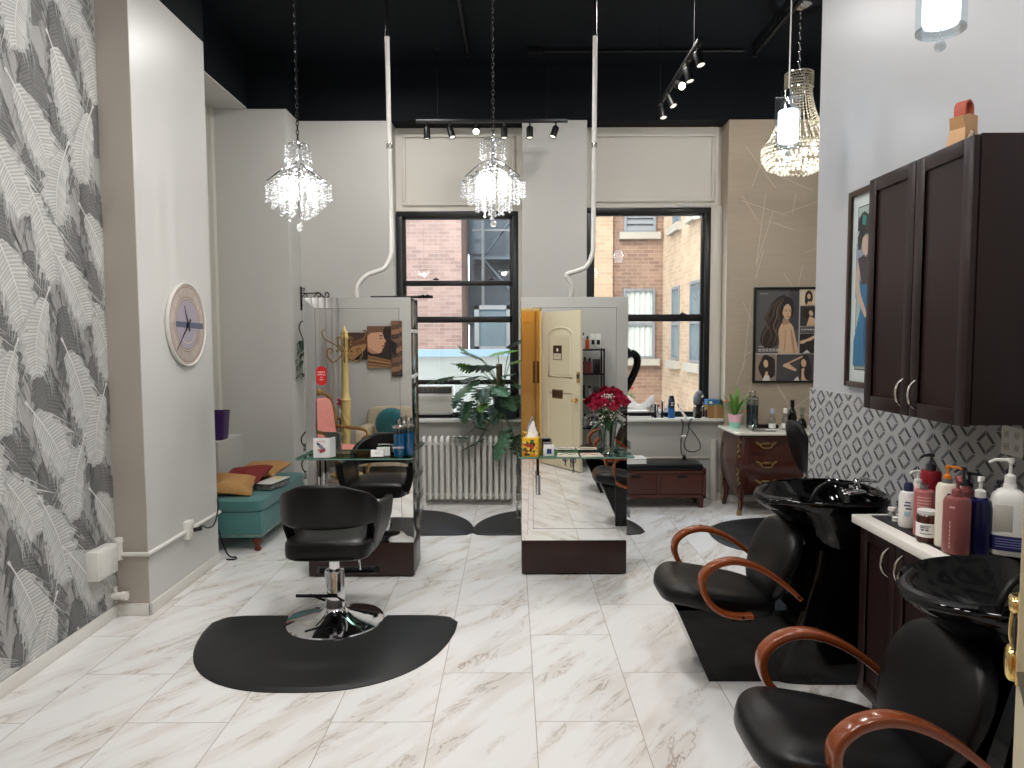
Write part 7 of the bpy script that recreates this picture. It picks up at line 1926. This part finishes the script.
# black shelving with bottles behind the door
t = thing('shelf_rack', 'black metal shelf rack of bottles behind the open door', 'shelf', (.98, .62, 0))
hw, hd = .22, .14
for sx in (-1, 1):
    for sy in (-1, 1): p = MB(M['black_metal']); p.box(sx * hw - .01, sx * hw + .01, sy * hd - .01, sy * hd + .01, 0, 1.56, .002); p.build('post', t)
for z in (.12, .52, .92, 1.235, 1.55):
    p = MB(M['black_metal']); p.box(-hw, hw, -hd, hd, z - .018, z, .003); p.build('shelf_board', t)
b = MB(M['black_metal']); b.tube([(-hw, -hd, .12), (hw, -hd, .92)], .004, n=6); b.build('brace', t)
# stuff on the shelves: individual bottles
q = random.Random(21)
specs = []
for z, items in ((1.551, [(-.13, .17, .024, (34, 34, 36), 0), (-.06, .22, .026, (226, 226, 220), 1), (.0, .17, .024, (208, 84, 40), 0), (.07, .20, .034, (222, 222, 216), 2), (.14, .20, .034, (222, 222, 216), 2)]),
                 (1.236, [(-.15, .20, .024, (120, 40, 54), 0), (-.09, .19, .024, (110, 36, 50), 0), (-.03, .21, .024, (126, 60, 66), 0), (.03, .20, .024, (140, 60, 60), 0), (.12, .18, .046, (36, 36, 38), 2)]),
                 (.921, [(-.14, .20, .03, (100, 102, 104), 0), (-.06, .16, .03, (44, 44, 46), 2), (.03, .15, .034, (150, 156, 158), 0), (.12, .13, .04, (40, 40, 42), 2)]),
                 (.521, [(-.12, .16, .034, (210, 210, 206), 0), (-.03, .18, .03, (170, 176, 176), 0), (.07, .14, .04, (50, 50, 52), 2)])):
    for it in items: specs.append((z,) + it)
words = ['first', 'second', 'third', 'fourth', 'fifth']
rows = {1.551: 'top shelf', 1.236: 'second shelf', .921: 'third shelf', .521: 'low shelf'}
cnt = {}
cname = {(34, 34, 36): 'black', (226, 226, 220): 'white', (208, 84, 40): 'orange', (222, 222, 216): 'white', (120, 40, 54): 'wine red', (110, 36, 50): 'dark red', (126, 60, 66): 'dull red', (140, 60, 60): 'brick red', (36, 36, 38): 'dark', (100, 102, 104): 'grey', (44, 44, 46): 'black', (150, 156, 158): 'pale grey', (40, 40, 42): 'black', (210, 210, 206): 'white', (170, 176, 176): 'silver grey', (50, 50, 52): 'dark'}
for (z, x, h, r_, c, kind) in specs:
    k = cnt.get(z, 0); cnt[z] = k + 1
    shape = ['bottle', 'tall bottle with black cap', 'carton'][kind]
    o = thing('box' if kind == 2 else 'bottle', '%s %s on the rack %s, %s from the door' % (cname[c], shape, rows[z], words[k]), 'box' if kind == 2 else 'bottle', (.99 + x, .68, z), 0, 'products on the black rack')
    b = MB(flat('rack_%d_%d_%d' % c, c, .35))
    if kind == 2: b.box(-r_, r_, -.03, .03, 0, h, .003); b.build('carton', o)
    else: b.lathe([(0, 0), (r_, 0), (r_, h * .72), (r_ * .5, h * .8), (0, h * .8)], 16); b.build('body', o)
    b = MB(M['black_metal'] if kind != 0 or c[0] > 90 else M['white_plastic'])
    if kind == 2: b.box(-r_ * .6, r_ * .6, .0302, .031, h * .3, h * .6)
    else: b.lathe([(r_ * .5, h * .79), (r_ * .5, h), (0, h)], 14)
    b.build('label' if kind == 2 else 'cap', o)

# beige armchair with a round teal cushion
t = thing('armchair', 'beige upholstered armchair against the rear wall, seen in the left mirror', 'armchair', (-1.52, .86, 0)); t.scale = (1, 1, .95)
F_ = M['beige_fabric']
b = MB(F_); b.box(-.40, .40, -.38, .36, .12, .32, .03, 3); b.build('base', t)
b = MB(F_); b.sell((0, .06, .40), .27, .32, .085, .35, .3, 36, 12); b.build('seat', t, smooth=60)
b = MB(F_); b.sell((0, -.30, .57), .40, .10, .28, .35, .3, 40, 14, Matrix.Rotation(R(6), 3, 'X')); b.build('backrest', t, smooth=60)
for s in (-1, 1): b = MB(F_); b.sell((s * .36, .02, .42), .085, .36, .20, .4, .35, 32, 12); b.build('armrest', t, smooth=60)
for sx in (-1, 1):
    for sy in (-1, 1): b = MB(M['darkwood']); b.cyl((sx * .33, sy * .30, 0), (sx * .33, sy * .30, .13), .018, .026, 12); b.build('leg', t)
t = thing('pillow', 'round pleated teal cushion on the beige armchair', 'cushion', (-1.55, .82, .60), 0); b = MB(M['teal_pillow']); rot = Matrix.Rotation(R(90 - 14), 3, 'X')
n = 72; rings = []
for i in range(17):
    e = -PI / 2 + PI * i / 16; rr = .215 * abs(math.cos(e)) ** .55; z = .075 * math.copysign(abs(math.sin(e)) ** .8, math.sin(e))
    rings.append([tuple(rot @ Vector((rr * (1 + .018 * (k % 2)) * math.cos(2 * PI * k / n), rr * (1 + .018 * (k % 2)) * math.sin(2 * PI * k / n), z * (1 + .05 * (k % 2))))) for k in range(n)])
b.loft(rings[1:-1]); b.build('cover', t, smooth=20); b = MB(M['teal_pillow']); b.ball(tuple(rot @ Vector((0, 0, -.075))), .02, 10); b.build('button', t)

# ornate coat tree
t = thing('coat_tree', 'cream and gold carved coat tree with scrolled hooks, seen in the left mirror', 'coat stand', (-2.05, 1.22, 0))
CR = flat('coat_cream', (206, 184, 122), .45)
b = MB(CR); b.lathe([(0, 0), (.20, 0), (.20, .03), (.10, .06), (.06, .10), (.05, .14), (.062, .18), (.05, .22), (.045, .30), (.052, .50), (.055, .80), (.064, .85), (.060, .92), (.07, .95), (.05, .98), (.044, 1.05), (.040, 1.68), (.052, 1.70), (.050, 1.73), (.040, 1.75), (.044, 1.78), (.026, 1.80), (.012, 1.84), (0, 1.86)], 24); b.build('pole', t)
b = MB(CR)
for k in range(6): b.tube([( .054 * math.cos(2 * PI * k / 6 + 2.4 * i / 12), .054 * math.sin(2 * PI * k / 6 + 2.4 * i / 12), .50 + .32 * i / 12) for i in range(13)], .007, n=6)
b.build('carving', t)
for k in range(6):
    a = 2 * PI * k / 6 + .3; c, s = math.cos(a), math.sin(a); h = MB(M['gold'])
    P_ = lambda r_, z: (r_ * c, r_ * s, z)
    h.tube(spline([P_(.04, 1.50), P_(.10, 1.44), P_(.18, 1.42), P_(.24, 1.50), P_(.22, 1.58), P_(.17, 1.56), P_(.19, 1.52)], 5), .008, n=7)
    h.tube(spline([P_(.04, 1.54), P_(.12, 1.62), P_(.20, 1.66), P_(.27, 1.70), P_(.30, 1.78), P_(.26, 1.80)], 5), .007, n=7)
    h.tube(spline([P_(.05, 1.58), P_(.09, 1.66), P_(.07, 1.72), P_(.12, 1.70)], 5), .007, n=7); h.ball(P_(.10, 1.55), .018, 8); h.ball(P_(.08, 1.62), .015, 8); h.build('hook', t)

# pink and gold throne chair
t = thing('throne_chair', 'gilded armchair with pink tufted upholstery, seen in the left mirror', 'armchair', (-1.99, 1.78, 0), R(-90 + 25)); t.scale = (.9, .9, .92)
G = M['gold']
b = MB(M['pink_fabric']); b.sell((0, 0, .44), .27, .26, .06, .4, .35, 36, 12); b.build('seat', t, smooth=60)
b = MB(M['pink_fabric']); b.sell((0, -.27, .80), .21, .045, .30, .5, .6, 36, 14, Matrix.Rotation(R(8), 3, 'X')); b.build('backrest', t, smooth=60)
b = MB(G); pts = [(.25 * math.copysign(abs(math.cos(a)) ** .7, math.cos(a)), -.28 - .045 * math.sin(a), .80 + .36 * math.copysign(abs(math.sin(a)) ** .8, math.sin(a))) for a in [2 * PI * k / 28 for k in range(28)]]
b.tube(pts, [.024 + .007 * math.sin(k * 2.3) for k in range(28)], n=8, closed=True); b.ball((0, -.325, 1.17), .045, 12); b.build('back_frame', t)
b = MB(G); b.tube(spline([(-.27, .25, .40), (0, .28, .385), (.27, .25, .40)], 5) , .026, n=8); b.tube([(-.27, -.25, .40), (-.27, .25, .40)], .024, n=8); b.tube([(.27, -.25, .40), (.27, .25, .40)], .024, n=8); b.build('seat_rail', t)
for s in (-1, 1):
    b = MB(G); b.tube(spline([(s * .25, -.27, .72), (s * .28, -.08, .70), (s * .29, .12, .69), (s * .29, .21, .66), (s * .27, .23, .61), (s * .28, .15, .56), (s * .28, .10, .45)], 5), .022, n=8); b.build('armrest', t)
    for sy in (-1, 1):
        b = MB(G); b.tube(spline([(s * .25, sy * .24, .40), (s * .27, sy * .27, .30), (s * .23, sy * .25, .14), (s * .27, sy * .28, .03), (s * .28, sy * .29, 0.0)], 5), [.030 - .014 * min(1, k / 14) + (.006 if k > 17 else 0) for k in range(21)], n=8); b.build('leg', t)
# side table with a white vase of pink flowers
t = thing('side_table', 'small round gold side table beside the gilded chair', 'table', (-2.21, .80, 0)); t.scale = (.72, .72, 1); b = MB(G); b.lathe([(0, .66), (.15, .66), (.155, .67), (.15, .685), (0, .685)], 24); b.build('tabletop', t); b = MB(G); b.lathe([(.12, 0), (.12, .02), (.03, .05), (.02, .30), (.03, .34), (.02, .40), (.03, .66)], 18); b.build('pedestal', t)
t = thing('flower_vase', 'white vase with a bright pink bloom on the small gold side table', 'vase', (-2.21, .80, .686)); b = MB(M['white_gloss']); b.lathe([(0, 0), (.03, 0), (.042, .05), (.03, .10), (.022, .12), (.028, .14), (.02, .14), (0, .12)], 20); b.build('vase', t); b = MB(M['rose_pink'])
for k in range(14): a = k * 2.4; b.ball((.035 * math.cos(a) * (k / 14) ** .5, .035 * math.sin(a) * (k / 14) ** .5, .20 + .03 * math.cos(k)), .024, 8, (1, 1, .8))
b.build('bloom', t); b = MB(M['stem']); b.tube([(0, 0, .1), (0, 0, .2)], .005, n=6); b.build('stem', t)
# satin curtain on the left wall
t = thing('satin_curtain', 'silver satin curtain hanging along the left wall, seen in the mirror border', 'curtain', (-2.355, 1.1, 0))
b = MB(M['silver_fabric']); top = []; rings = []
for z in (.05, .6, 1.2, 1.6, 2.1, 2.5):
    rings.append([(.065 * math.sin(k * .55 + z * .5) * (1 if z < 2.3 else .5) + .012 * math.sin(k * 1.7 + z), -.62 + 1.9 * k / 72, z) for k in range(73)])
b.loft(rings, False, False, closed=False); o = b.build('drape', t, smooth=60); md = o.modifiers.new('th', 'SOLIDIFY'); md.thickness = .003
b = MB(M['black_metal']); b.tube([(0, -.68, 2.51), (0, 1.34, 2.51)], .012, n=10); b.ball((0, 1.35, 2.51), .022, 10); b.ball((0, -.69, 2.51), .022, 10); b.build('rod', t)
# three panel hair picture on the rear wall
YW = .42
defs = [((-2.21, -1.935, 1.42, 1.78), 'left canvas of the hair picture, plain dark strands'), ((-1.925, -1.615, 1.31, 1.865), 'middle canvas of the hair picture with the face in profile'), ((-1.605, -1.33, 1.19, 1.935), 'tall right canvas of the hair picture, golden brown strands')]
BR, BD, SKT = (118, 88, 68), (46, 36, 34), (212, 162, 130)
for i, ((x0, x1, z0, z1), lab) in enumerate(defs):
    t = thing('canvas_print', lab, 'picture', (0, YW, 0), 0, 'three canvas hair picture')
    b = MB(flat('canvas_dark', BD)); b.box(x0, x1, -.003, .03, z0, z1); b.build('stretcher', t, smooth=0)
    p = MB(flat('canvas_dark', BD)); lv = [0]
    def cp(col, pts):
        lv[0] += 1; p.slot(flat('canvas_%d_%d_%d' % col, col)); p.poly([(max(x0, min(x1, x)), .0305 + .0004 * lv[0], max(z0, min(z1, z))) for x, z in pts])
    cx_, cz_ = (x0 + x1) / 2, (z0 + z1) / 2; h_ = z1 - z0; w_ = x1 - x0
    if i == 0:
        cp((74, 54, 46), [(x0, z0), (x1, z0), (x1, z1), (x0, z1)]); cp((170, 126, 84), [(x0, z0), (x0 + .20, z0), (x1, z0 + .2), (x1, z0 + .3), (x0, z0 + .12)]); cp(BD, [(x0 + .1, z0), (x1, z0), (x1, z0 + .15)]); cp((110, 72, 54), [(x0, z1 - .12), (x1, z1 - .06), (x1, z1 - .15), (x0, z1 - .2)])
    elif i == 1:
        cp(BD, [(x0, z0), (x1, z0), (x1, z1), (x0, z1)])
        cp(BR, [(x0, z1), (x1 - .07, z1), (x1 - .10, z1 - .07), (x0 + .12, z1 - .10), (x0, z1 - .16)])
        cp(SKT, [(x0, z1 - .13), (x0 + .05, z1 - .09), (x1 - .11, z1 - .08), (x1 - .095, z1 - .13), (x1 - .085, z1 - .165), (x1 - .058, z1 - .20), (x1 - .075, z1 - .215), (x1 - .085, z1 - .235), (x1 - .083, z1 - .255), (x1 - .095, z1 - .265), (x1 - .09, z1 - .285), (x1 - .11, z1 - .30), (x1 - .12, z1 - .345), (x1 - .16, z1 - .365), (x0 + .07, z1 - .32), (x0, z1 - .28)])
        cp((60, 40, 36), [(x1 - .155, z1 - .125), (x1 - .10, z1 - .12), (x1 - .115, z1 - .138), (x1 - .15, z1 - .138)]); cp((40, 28, 28), [(x1 - .15, z1 - .158), (x1 - .105, z1 - .160), (x1 - .12, z1 - .172), (x1 - .145, z1 - .170)])
        cp((176, 84, 80), [(x1 - .12, z1 - .262), (x1 - .088, z1 - .252), (x1 - .086, z1 - .275), (x1 - .115, z1 - .28)])
        cp((184, 134, 104), [(x0, z1 - .28), (x0 + .07, z1 - .32), (x1 - .16, z1 - .365), (x0 + .06, z1 - .37), (x0, z1 - .33)])
        for k in range(7): cp([(150, 108, 70), (118, 88, 68), (176, 132, 84), (90, 66, 50)][k % 4], [(x0, z0 + .17 - .025 * k), (x1, z0 + .10 - .018 * k), (x1, z0 + .08 - .018 * k), (x0, z0 + .145 - .025 * k)])
    else:
        for k in range(12): cp([(126, 94, 72), (96, 70, 54), (150, 112, 82), (80, 60, 50)][k % 4], [(x0, z1 - h_ * k / 12), (x1, z1 - h_ * (k / 12 - .05)), (x1, z1 - h_ * ((k + 1) / 12 - .05)), (x0, z1 - h_ * (k + 1) / 12)])
        cp((40, 34, 34), [(x0, z1 - .26), (x0 + .07, z1 - .30), (x0 + .06, z1 - .46), (x0, z1 - .42)])
    p.build('print', t, smooth=0)
# ================================================================== LIGHT AND CAMERA
GAIN = 0.46
def lamp(name, kind, loc, power, rgb=(255, 244, 228), size=0.08, rot=None, parent=None, **k):
    L = bpy.data.lights.new(name, kind); L.energy = power * (GAIN if kind != 'SUN' else 1); L.color = lin(rgb)[:3]
    if kind in ('POINT', 'SPOT'): L.shadow_soft_size = size
    for a, v in k.items(): setattr(L, a.rstrip('_'), v)
    o = bpy.data.objects.new(name, L); COL.objects.link(o); o.location = loc
    if rot: o.rotation_euler = rot
    if parent: o.parent = parent
    return o
WARM = (255, 238, 214); NEUT = (255, 251, 248)
for (x, y, z, p) in ((-1.297, 4.4, 2.64, 56), (-0.11, 4.4, 2.66, 56), (2.335, 5.9, 3.22, 80)):
    lamp('chandelier_lamp', 'POINT', (x, y, z), p, NEUT, 0.03)
for (x, y, z, p) in ((1.605, 4.2, 2.93, 10), (1.44, 2.45, 2.84, 12)):
    lamp('pendant_lamp', 'POINT', (x, y, z), p, (240, 246, 255), 0.07)
# fill lights added without fittings, over the reception side and over the middle of the room, above the top edge of the picture
for (x, y, z, p) in ((-1.1, 1.9, 4.2, 74), (0.8, 1.7, 4.2, 64), (-0.4, 3.3, 4.2, 90), (1.0, 5.6, 4.2, 58), (-1.1, 6.1, 4.2, 52)):
    lamp('ceiling_fill', 'AREA', (x, y, z), p, NEUT, rot=(0, 0, 0), shape='DISK', size_=0.5)
lamp('hall_lamp', 'POINT', (0.1, -0.6, 2.7), 34, (255, 214, 140), 0.15)
sun = lamp('sun', 'SUN', (0, 0, 20), 2.2, (255, 244, 228), 0.1, rot=(R(48), 0, R(-20)), angle=R(1.0))
for (x0, x1, z0, z1) in ((-1.13, 0.01, 0.92, 2.95), (0.83, 2.0, 0.92, 2.98)):
    L = bpy.data.lights.new('window_portal', 'AREA'); L.shape = 'RECTANGLE'; L.size = x1 - x0; L.size_y = z1 - z0
    L.cycles.is_portal = True
    o = bpy.data.objects.new('window_portal', L); COL.objects.link(o); o.location = ((x0 + x1) / 2, 7.56, (z0 + z1) / 2); o.rotation_euler = (R(-90), 0, 0)
w = bpy.data.worlds.new('world'); scene.world = w; w.use_nodes = True
bg = w.node_tree.nodes['Background']; bg.inputs[0].default_value = (0.76, 0.87, 1.0, 1); bg.inputs[1].default_value = 8.0

cam = bpy.data.cameras.new('camera'); co = bpy.data.objects.new('camera', cam); COL.objects.link(co)
cam.sensor_width = 36; cam.lens = 710 / 1024 * 36; cam.clip_start = 0.02; cam.clip_end = 100
co.location = (0, 0, 1.7); co.rotation_euler = (Matrix.Rotation(R(90) - math.atan(46 / 710), 3, 'X') @ Matrix.Rotation(-R(0.2), 3, 'Z')).to_euler()
scene.camera = co
scene.view_settings.view_transform = 'Standard'; scene.view_settings.look = 'None'
scene.view_settings.gamma = 1; scene.view_settings.use_curve_mapping = False
scene.view_settings.exposure = 0.18
cy = scene.cycles
cy.use_denoising = True
cy.caustics_reflective = False; cy.caustics_refractive = False
cy.max_bounces = 10; cy.diffuse_bounces = 4; cy.glossy_bounces = 5; cy.transmission_bounces = 6; cy.transparent_max_bounces = 24
cy.sample_clamp_indirect = 4.0; cy.sample_clamp_direct = 0
cy.blur_glossy = 0.5
